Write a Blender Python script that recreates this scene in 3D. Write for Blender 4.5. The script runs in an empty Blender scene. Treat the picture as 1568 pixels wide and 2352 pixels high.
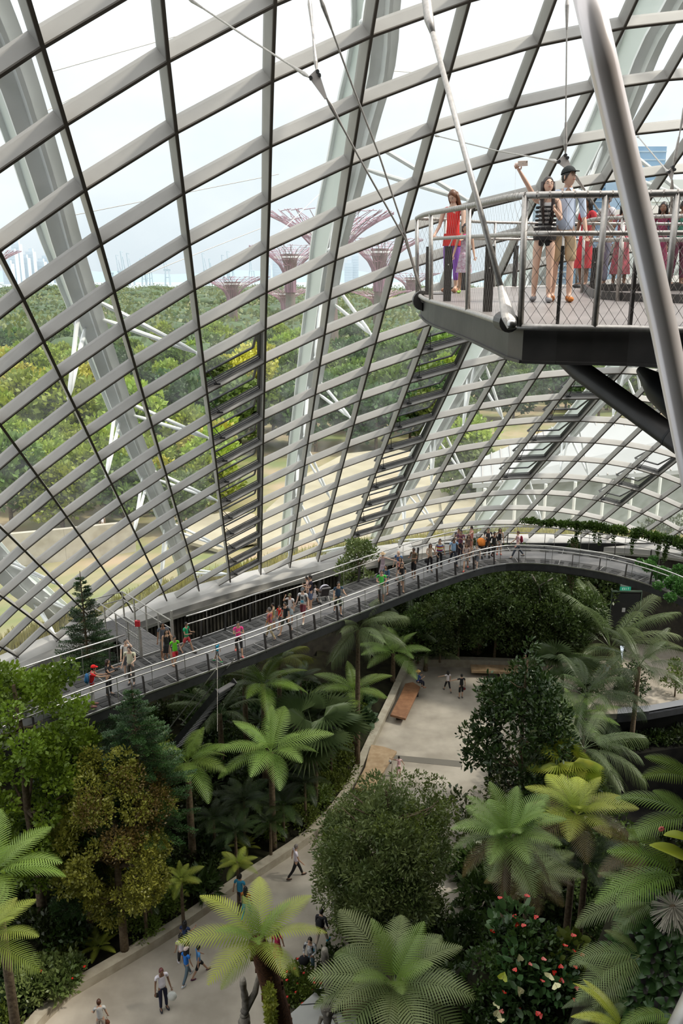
import bpy, math, random
import numpy as np
from mathutils import Vector, Matrix, Euler, Quaternion
R = math.radians
SC = bpy.context.scene
COL = SC.collection
CAMZ = 25.0
PITCH = R(16)
FPX = 1898.0
# ------------------------------------------------------------------ camera
cam_d = bpy.data.cameras.new('camera')
cam_d.sensor_fit = 'VERTICAL'; cam_d.sensor_height = 23.52; cam_d.lens = 18.98
cam_d.clip_start = 0.05; cam_d.clip_end = 9000
cam = bpy.data.objects.new('camera', cam_d); COL.objects.link(cam)
cam.location = (0, 0, CAMZ); cam.rotation_euler = (R(90) - PITCH, 0, 0)
SC.camera = cam
# ------------------------------------------------------------------ sky
w = bpy.data.worlds.new('sky'); SC.world = w; w.use_nodes = True
nt = w.node_tree; nt.nodes.clear()
def wn(t): return nt.nodes.new(t)
wo = wn('ShaderNodeOutputWorld'); bg = wn('ShaderNodeBackground'); bg.inputs['Strength'].default_value = 1.45
tc = wn('ShaderNodeTexCoord'); sp = wn('ShaderNodeSeparateXYZ'); rp = wn('ShaderNodeValToRGB')
nz = wn('ShaderNodeTexNoise'); nz.inputs['Scale'].default_value = 2.2; nz.inputs['Detail'].default_value = 5
mp = wn('ShaderNodeMapping'); mp.inputs['Scale'].default_value = (1, 1, 3.2)
mx = wn('ShaderNodeMixRGB'); mx.blend_type = 'MIX'; mx.inputs['Color2'].default_value = (.84, .85, .87, 1)
cr = wn('ShaderNodeMapRange'); cr.inputs['From Min'].default_value = .45; cr.inputs['From Max'].default_value = .7
cr.inputs['To Min'].default_value = 0; cr.inputs['To Max'].default_value = .6
e = rp.color_ramp.elements
e[0].position = 0.0; e[0].color = (.55, .61, .66, 1)
e[1].position = 1.0; e[1].color = (1.7, 1.68, 1.66, 1)
x = e.new(.06); x.color = (.61, .67, .715, 1)
x = e.new(.16); x.color = (.66, .715, .75, 1)
x = e.new(.30); x.color = (.86, .88, .90, 1)
x = e.new(.55); x.color = (1.25, 1.25, 1.26, 1)
L_ = nt.links.new
L_(tc.outputs['Generated'], sp.inputs[0]); L_(sp.outputs['Z'], rp.inputs[0])
L_(tc.outputs['Generated'], mp.inputs[0]); L_(mp.outputs[0], nz.inputs['Vector']); L_(nz.outputs[0], cr.inputs[0])
L_(cr.outputs[0], mx.inputs['Fac']); L_(rp.outputs[0], mx.inputs['Color1']); L_(mx.outputs[0], bg.inputs['Color']); L_(bg.outputs[0], wo.inputs[0])
# ------------------------------------------------------------------ sun
sd = bpy.data.lights.new('sun', 'SUN'); sd.energy = 3.4; sd.angle = R(5); sd.color = (1, .93, .82)
so = bpy.data.objects.new('sun', sd); COL.objects.link(so)
so.rotation_euler = Vector((.62, -.05, .78)).to_track_quat('Z', 'Y').to_euler()
SC.view_settings.view_transform = 'Standard'; SC.view_settings.look = 'None'
SC.view_settings.exposure = 0.0; SC.view_settings.gamma = 1.0
SC.cycles.max_bounces = 6; SC.cycles.diffuse_bounces = 3; SC.cycles.transparent_max_bounces = 14
SC.cycles.sample_clamp_indirect = 4

# ------------------------------------------------------------------ helpers
def ray(px, py):
    u = (px - 784) / FPX; v = (1176 - py) / FPX
    return Vector((u, math.cos(PITCH) + v * math.sin(PITCH), -math.sin(PITCH) + v * math.cos(PITCH)))
def at(px, py, z):
    "point of the level z that the photograph shows at px, py"
    r = ray(px, py); t = (z - CAMZ) / r.z
    return Vector((0, 0, CAMZ)) + r * t
def atd(px, py, y):
    "point at distance y in front of the viewpoint"
    r = ray(px, py); t = y / r.y
    return Vector((0, 0, CAMZ)) + r * t
def put(o, label=None, cat=None, group=None, kind=None):
    if label: o['label'] = label
    if cat: o['category'] = cat
    if group: o['group'] = group
    if kind: o['kind'] = kind
    return o
def empty(name, loc=(0, 0, 0), rz=0, parent=None):
    o = bpy.data.objects.new(name, None); o.empty_display_size = .2; COL.objects.link(o)
    o.location = loc; o.rotation_euler = (0, 0, rz)
    if parent: o.parent = parent
    return o
def thing(name, label, cat, loc=(0, 0, 0), rz=0, group=None):
    return put(empty(name, loc, rz), label, cat, group)
def kids(o): return [c for c in bpy.data.objects if c.parent == o]
KID = {}
def copy_tree(o, loc=None, rz=None, scale=None, label=None, group=None, parent=None):
    c = o.copy(); COL.objects.link(c)
    if parent: c.parent = parent
    for k in CH.get(o.name, []):
        copy_tree(k, parent=c)
    if parent: CH.setdefault(parent.name, []).append(c)
    if loc is not None: c.location = loc
    if rz is not None: c.rotation_euler = (0, 0, rz)
    if scale is not None: c.scale = (scale,) * 3 if not hasattr(scale, '__len__') else scale
    if label: c['label'] = label
    if group: c['group'] = group
    return c
CH = {}
class MB:
    "collects shapes and links them as one mesh object"
    def __init__(s): s.v = []; s.f = []; s.m = []; s.mi = 0
    def add(s, vs, fs):
        b = len(s.v); s.v.extend([tuple(q) for q in vs])
        for f in fs: s.f.append(tuple(b + k for k in f)); s.m.append(s.mi)
        return s
    def box(s, c, d, rot=None):
        c = Vector(c); vs = []
        for z in (-.5, .5):
            for y in (-.5, .5):
                for x in (-.5, .5):
                    p = Vector((x * d[0], y * d[1], z * d[2]))
                    if rot is not None: p = rot @ p
                    vs.append(c + p)
        return s.add(vs, [(0, 2, 3, 1), (4, 5, 7, 6), (0, 1, 5, 4), (2, 6, 7, 3), (0, 4, 6, 2), (1, 3, 7, 5)])
    def beam(s, p, q, wd, h, up=(0, 0, 1)):
        p = Vector(p); q = Vector(q); d = (q - p)
        if d.length < 1e-6: return s
        d.normalize(); up = Vector(up)
        sx = d.cross(up)
        if sx.length < 1e-4: sx = d.cross(Vector((1, 0, 0)))
        sx.normalize(); u = sx.cross(d)
        vs = []
        for c in (p, q):
            for a, b in ((-1, -1), (1, -1), (1, 1), (-1, 1)):
                vs.append(c + sx * a * wd / 2 + u * b * h / 2)
        return s.add(vs, [(0, 1, 2, 3), (7, 6, 5, 4), (0, 4, 5, 1), (1, 5, 6, 2), (2, 6, 7, 3), (3, 7, 4, 0)])
    def tube(s, pts, r, n=8, caps=True):
        pts = [Vector(p) for p in pts]; m = len(pts)
        if not hasattr(r, '__len__'): r = [r] * m
        vs = []; fs = []; ref = None
        for i in range(m):
            d = pts[min(i + 1, m - 1)] - pts[max(i - 1, 0)]
            if d.length < 1e-9: d = Vector((0, 0, 1))
            d.normalize()
            if ref is None:
                ref = Vector((0, 0, 1)) if abs(d.z) < .9 else Vector((1, 0, 0))
            a = d.cross(ref)
            if a.length < 1e-5: a = d.orthogonal()
            a.normalize(); b = d.cross(a); ref = a.cross(d) if False else ref
            rr = r[i]; ra, rb = rr if hasattr(rr, '__len__') else (rr, rr)
            for k in range(n):
                t = 2 * math.pi * k / n
                vs.append(pts[i] + a * math.cos(t) * ra + b * math.sin(t) * rb)
        for i in range(m - 1):
            for k in range(n):
                fs.append((i * n + k, i * n + (k + 1) % n, (i + 1) * n + (k + 1) % n, (i + 1) * n + k))
        if caps: fs.append(tuple(range(n))[::-1]); fs.append(tuple((m - 1) * n + k for k in range(n)))
        return s.add(vs, fs)
    def ball(s, c, r, seg=12, ring=8, rot=None):
        c = Vector(c); r = r if hasattr(r, '__len__') else (r, r, r)
        vs = []; fs = []
        for i in range(ring + 1):
            th = math.pi * i / ring
            for k in range(seg):
                a = 2 * math.pi * k / seg
                p = Vector((math.sin(th) * math.cos(a) * r[0], math.sin(th) * math.sin(a) * r[1], math.cos(th) * r[2]))
                if rot is not None: p = rot @ p
                vs.append(c + p)
        for i in range(ring):
            for k in range(seg):
                fs.append((i * seg + k, (i + 1) * seg + k, (i + 1) * seg + (k + 1) % seg, i * seg + (k + 1) % seg))
        return s.add(vs, fs)
    def lathe(s, prof, c=(0, 0, 0), n=16, sy=1.0, caps=True):
        c = Vector(c); vs = []; fs = []
        for r, z in prof:
            for k in range(n):
                a = 2 * math.pi * k / n
                vs.append(c + Vector((r * math.cos(a), r * math.sin(a) * sy, z)))
        for i in range(len(prof) - 1):
            for k in range(n):
                fs.append((i * n + k, i * n + (k + 1) % n, (i + 1) * n + (k + 1) % n, (i + 1) * n + k))
        if caps:
            fs.append(tuple(range(n))[::-1]); fs.append(tuple((len(prof) - 1) * n + k for k in range(n)))
        return s.add(vs, fs)
    def prism(s, poly, z0, z1):
        n = len(poly); vs = [(p[0], p[1], z0 if not callable(z0) else z0(p)) for p in poly] + [(p[0], p[1], z1 if not callable(z1) else z1(p)) for p in poly]
        fs = [tuple(range(n))[::-1], tuple(range(n, 2 * n))] + [(k, (k + 1) % n, n + (k + 1) % n, n + k) for k in range(n)]
        return s.add(vs, fs)
    def wedge(s, pts, d):
        "slab with outline pts, thickness vector d"
        n = len(pts); d = Vector(d)
        vs = [Vector(p) for p in pts] + [Vector(p) + d for p in pts]
        return s.add(vs, [tuple(range(n))[::-1], tuple(range(n, 2 * n))] + [(k, (k + 1) % n, n + (k + 1) % n, n + k) for k in range(n)])
    def build(s, name, mat, parent=None, smooth=False, world=False, fix=True):
        me = bpy.data.meshes.new(name)
        off = Vector(parent.location) if (parent and world) else Vector((0, 0, 0))
        vs = s.v if not (parent and world) else [tuple(Vector(v) - off) for v in s.v]
        me.from_pydata(vs, [], s.f)
        mats = mat if isinstance(mat, (list, tuple)) else [mat]
        for m_ in mats: me.materials.append(m_)
        if len(mats) > 1: me.polygons.foreach_set('material_index', s.m)
        if fix:
            import bmesh
            bm = bmesh.new(); bm.from_mesh(me); bmesh.ops.recalc_face_normals(bm, faces=bm.faces); bm.to_mesh(me); bm.free()
        if smooth:
            me.polygons.foreach_set('use_smooth', [True] * len(me.polygons))
        me.update()
        return link(name, me, parent)
def link(name, me, parent=None):
    o = bpy.data.objects.new(name, me); COL.objects.link(o)
    if parent: o.parent = parent; CH.setdefault(parent.name, []).append(o)
    return o
def np_obj(name, V, F, mat, parent=None, mi=None, smooth=False):
    "V (n,3), F (m,4) arrays"
    me = bpy.data.meshes.new(name)
    me.vertices.add(len(V)); me.vertices.foreach_set('co', np.asarray(V, np.float32).ravel())
    k = F.shape[1]
    me.loops.add(F.size); me.loops.foreach_set('vertex_index', F.astype(np.int32).ravel())
    me.polygons.add(len(F)); me.polygons.foreach_set('loop_start', np.arange(0, F.size, k, dtype=np.int32))
    me.polygons.foreach_set('loop_total', np.full(len(F), k, np.int32))
    mats = mat if isinstance(mat, (list, tuple)) else [mat]
    for m_ in mats: me.materials.append(m_)
    if mi is not None: me.polygons.foreach_set('material_index', np.asarray(mi, np.int32))
    if smooth: me.polygons.foreach_set('use_smooth', np.ones(len(F), bool))
    me.update(calc_edges=True)
    return link(name, me, parent)
def crom(pts, step):
    "smooth line through pts, resampled"
    P = [Vector(p) for p in pts]; P = [P[0] * 2 - P[1]] + P + [P[-1] * 2 - P[-2]]
    out = []
    for i in range(1, len(P) - 2):
        for k in range(12):
            t = k / 12
            a, b, c, d = P[i - 1], P[i], P[i + 1], P[i + 2]
            out.append(.5 * ((2 * b) + (c - a) * t + (2 * a - 5 * b + 4 * c - d) * t * t + (3 * b - a - 3 * c + d) * t ** 3))
    out.append(P[-2])
    res = [out[0]]; acc = 0
    for i in range(1, len(out)):
        d = (out[i] - out[i - 1]).length
        while acc + d >= step:
            f = (step - acc) / d; q = out[i - 1].lerp(out[i], f); res.append(q); out[i - 1] = q
            d = (out[i] - q).length; acc = 0
        acc += d
    if (res[-1] - out[-1]).length > step * .3: res.append(out[-1])
    return res
# ------------------------------------------------------------------ materials
MATS = {}
def mat(name, col, rough=.6, metal=0, vary=0, scale=4, trans=0, col2=None, bump=0, rnd=0, emit=0, spec=.5, detail=4):
    if name in MATS: return MATS[name]
    m = bpy.data.materials.new(name); m.use_nodes = True; t = m.node_tree; N = t.nodes; b = N['Principled BSDF']
    b.inputs['Base Color'].default_value = (*col, 1); b.inputs['Roughness'].default_value = rough; b.inputs['Metallic'].default_value = metal
    b.inputs['Specular IOR Level'].default_value = spec
    src = None
    if col2 is not None or vary or bump:
        tx = N.new('ShaderNodeTexCoord'); nz = N.new('ShaderNodeTexNoise'); nz.inputs['Scale'].default_value = scale; nz.inputs['Detail'].default_value = detail
        t.links.new(tx.outputs['Object'], nz.inputs['Vector'])
        if col2 is not None:
            rp = N.new('ShaderNodeValToRGB'); rp.color_ramp.elements[0].position = .36; rp.color_ramp.elements[1].position = .64
            rp.color_ramp.elements[0].color = (*col, 1); rp.color_ramp.elements[1].color = (*col2, 1)
            t.links.new(nz.outputs[0], rp.inputs[0]); src = rp.outputs[0]
        elif vary:
            rp = N.new('ShaderNodeValToRGB'); rp.color_ramp.elements[0].position = .3; rp.color_ramp.elements[1].position = .7
            rp.color_ramp.elements[0].color = (*[c * (1 - vary) for c in col], 1); rp.color_ramp.elements[1].color = (*[min(1, c * (1 + vary)) for c in col], 1)
            t.links.new(nz.outputs[0], rp.inputs[0]); src = rp.outputs[0]
        if bump:
            bp = N.new('ShaderNodeBump'); bp.inputs['Strength'].default_value = bump; bp.inputs['Distance'].default_value = .05
            t.links.new(nz.outputs[0], bp.inputs['Height']); t.links.new(bp.outputs[0], b.inputs['Normal'])
    if rnd:
        oi = N.new('ShaderNodeObjectInfo'); hs = N.new('ShaderNodeHueSaturation'); mr = N.new('ShaderNodeMapRange')
        mr.inputs['To Min'].default_value = 1 - rnd; mr.inputs['To Max'].default_value = 1 + rnd
        t.links.new(oi.outputs['Random'], mr.inputs[0]); t.links.new(mr.outputs[0], hs.inputs['Value'])
        m2 = N.new('ShaderNodeMapRange'); m2.inputs['To Min'].default_value = .5 - rnd * .06; m2.inputs['To Max'].default_value = .5 + rnd * .06
        t.links.new(oi.outputs['Random'], m2.inputs[0]); t.links.new(m2.outputs[0], hs.inputs['Hue'])
        if src is not None: t.links.new(src, hs.inputs['Color'])
        else: hs.inputs['Color'].default_value = (*col, 1)
        src = hs.outputs[0]
    if src is not None: t.links.new(src, b.inputs['Base Color'])
    if emit:
        b.inputs['Emission Color'].default_value = (*col, 1); b.inputs['Emission Strength'].default_value = emit
    if trans:
        tr = N.new('ShaderNodeBsdfTranslucent'); ms = N.new('ShaderNodeMixShader'); ms.inputs[0].default_value = trans
        if src is not None: t.links.new(src, tr.inputs[0])
        else: tr.inputs[0].default_value = (*col, 1)
        t.links.new(b.outputs[0], ms.inputs[1]); t.links.new(tr.outputs[0], ms.inputs[2]); t.links.new(ms.outputs[0], N['Material Output'].inputs[0])
    MATS[name] = m
    return m
def leafmat(name, a, b, scale=1.2, rnd=.2, rough=.45, trans=.3):
    return mat(name, a, rough, col2=b, scale=scale, trans=trans, rnd=rnd, detail=6)
def glassmat(name, tint, dust, refl=.06):
    m = bpy.data.materials.new(name); m.use_nodes = True; t = m.node_tree; N = t.nodes; N.remove(N['Principled BSDF'])
    tr = N.new('ShaderNodeBsdfTransparent'); tr.inputs[0].default_value = (*tint, 1)
    gl = N.new('ShaderNodeBsdfGlossy'); gl.inputs['Roughness'].default_value = .05; gl.inputs[0].default_value = (1, 1, 1, 1)
    tl = N.new('ShaderNodeBsdfTranslucent'); tl.inputs[0].default_value = (.95, .97, 1, 1)
    m1 = N.new('ShaderNodeMixShader'); m1.inputs[0].default_value = refl
    m2 = N.new('ShaderNodeMixShader'); m2.inputs[0].default_value = dust
    if dust:
        tx = N.new('ShaderNodeTexCoord'); nz = N.new('ShaderNodeTexNoise'); nz.inputs['Scale'].default_value = .9; nz.inputs['Detail'].default_value = 5
        mpp = N.new('ShaderNodeMapping'); mpp.inputs['Scale'].default_value = (2.2, .5, 1.4); mpp.inputs['Rotation'].default_value = (.3, .5, .4)
        mr = N.new('ShaderNodeMapRange'); mr.inputs['From Min'].default_value = .35; mr.inputs['From Max'].default_value = .7
        mr.inputs['To Min'].default_value = dust * .55; mr.inputs['To Max'].default_value = dust * 1.9
        t.links.new(tx.outputs['Object'], mpp.inputs[0]); t.links.new(mpp.outputs[0], nz.inputs['Vector']); t.links.new(nz.outputs[0], mr.inputs[0]); t.links.new(mr.outputs[0], m2.inputs[0])
    t.links.new(tr.outputs[0], m1.inputs[1]); t.links.new(gl.outputs[0], m1.inputs[2])
    t.links.new(m1.outputs[0], m2.inputs[1]); t.links.new(tl.outputs[0], m2.inputs[2]); t.links.new(m2.outputs[0], N['Material Output'].inputs[0])
    return m
M = dict(
    frame=mat('painted_frame', (.37, .355, .335), .5, vary=.05, scale=2),
    rib_shade=mat('rib_inner_shade', (.10, .085, .07), .7),  # shade on the inward rib faces, painted in as a darker colour
    white=mat('white_steel', (.80, .82, .81), .45, vary=.04, scale=1.5),
    black=mat('black_vent', (.012, .013, .015), .5),
    steel=mat('stainless', (.62, .60, .57), .3, .9, vary=.1, scale=8),
    galv=mat('galvanised', (.46, .44, .41), .45, .7, vary=.15, scale=25),
    wire=mat('mesh_wire', (.34, .31, .28), .45, .7),
    dark=mat('dark_steel', (.035, .036, .037), .5, .2, vary=.25, scale=3),
    post=mat('dark_post', (.05, .045, .042), .5, .3),
    deck=mat('deck_plate', (.15, .145, .145), .55, vary=.12, scale=3),
    grate=mat('deck_grating', (.075, .072, .07), .7, vary=.3, scale=14),
    joint=mat('deck_joint', (.3, .29, .28), .5),
    conc=mat('plaza_concrete', (.30, .265, .215), .85, col2=(.46, .41, .34), scale=.55, bump=.1, detail=8),
    kerb=mat('kerb_stone', (.33, .29, .22), .85, col2=(.42, .38, .3), scale=2.5, bump=.15),
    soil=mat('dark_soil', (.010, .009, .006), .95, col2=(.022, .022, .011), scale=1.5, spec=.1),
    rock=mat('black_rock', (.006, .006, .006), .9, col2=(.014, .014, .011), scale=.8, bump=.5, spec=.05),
    slat=mat('dark_slat', (.03, .026, .02), .8, col2=(.06, .052, .038), scale=2),
    bark=mat('bark', (.09, .06, .035), .9, col2=(.16, .12, .07), scale=9, bump=.5),
    redbark=mat('fibrous_trunk', (.06, .022, .008), .95, col2=(.14, .055, .02), scale=12, bump=.8),
    wood=mat('slab_wood', (.21, .095, .045), .55, col2=(.30, .15, .075), scale=3, detail=8),
    wood2=mat('pale_slab_wood', (.33, .22, .12), .6, col2=(.43, .31, .19), scale=3, detail=8),
    drift=mat('driftwood', (.17, .15, .125), .9, col2=(.28, .255, .21), scale=8, bump=.6),
)
GLASS = glassmat('shell_glass', (.94, .965, .95), .036, .03)
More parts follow.
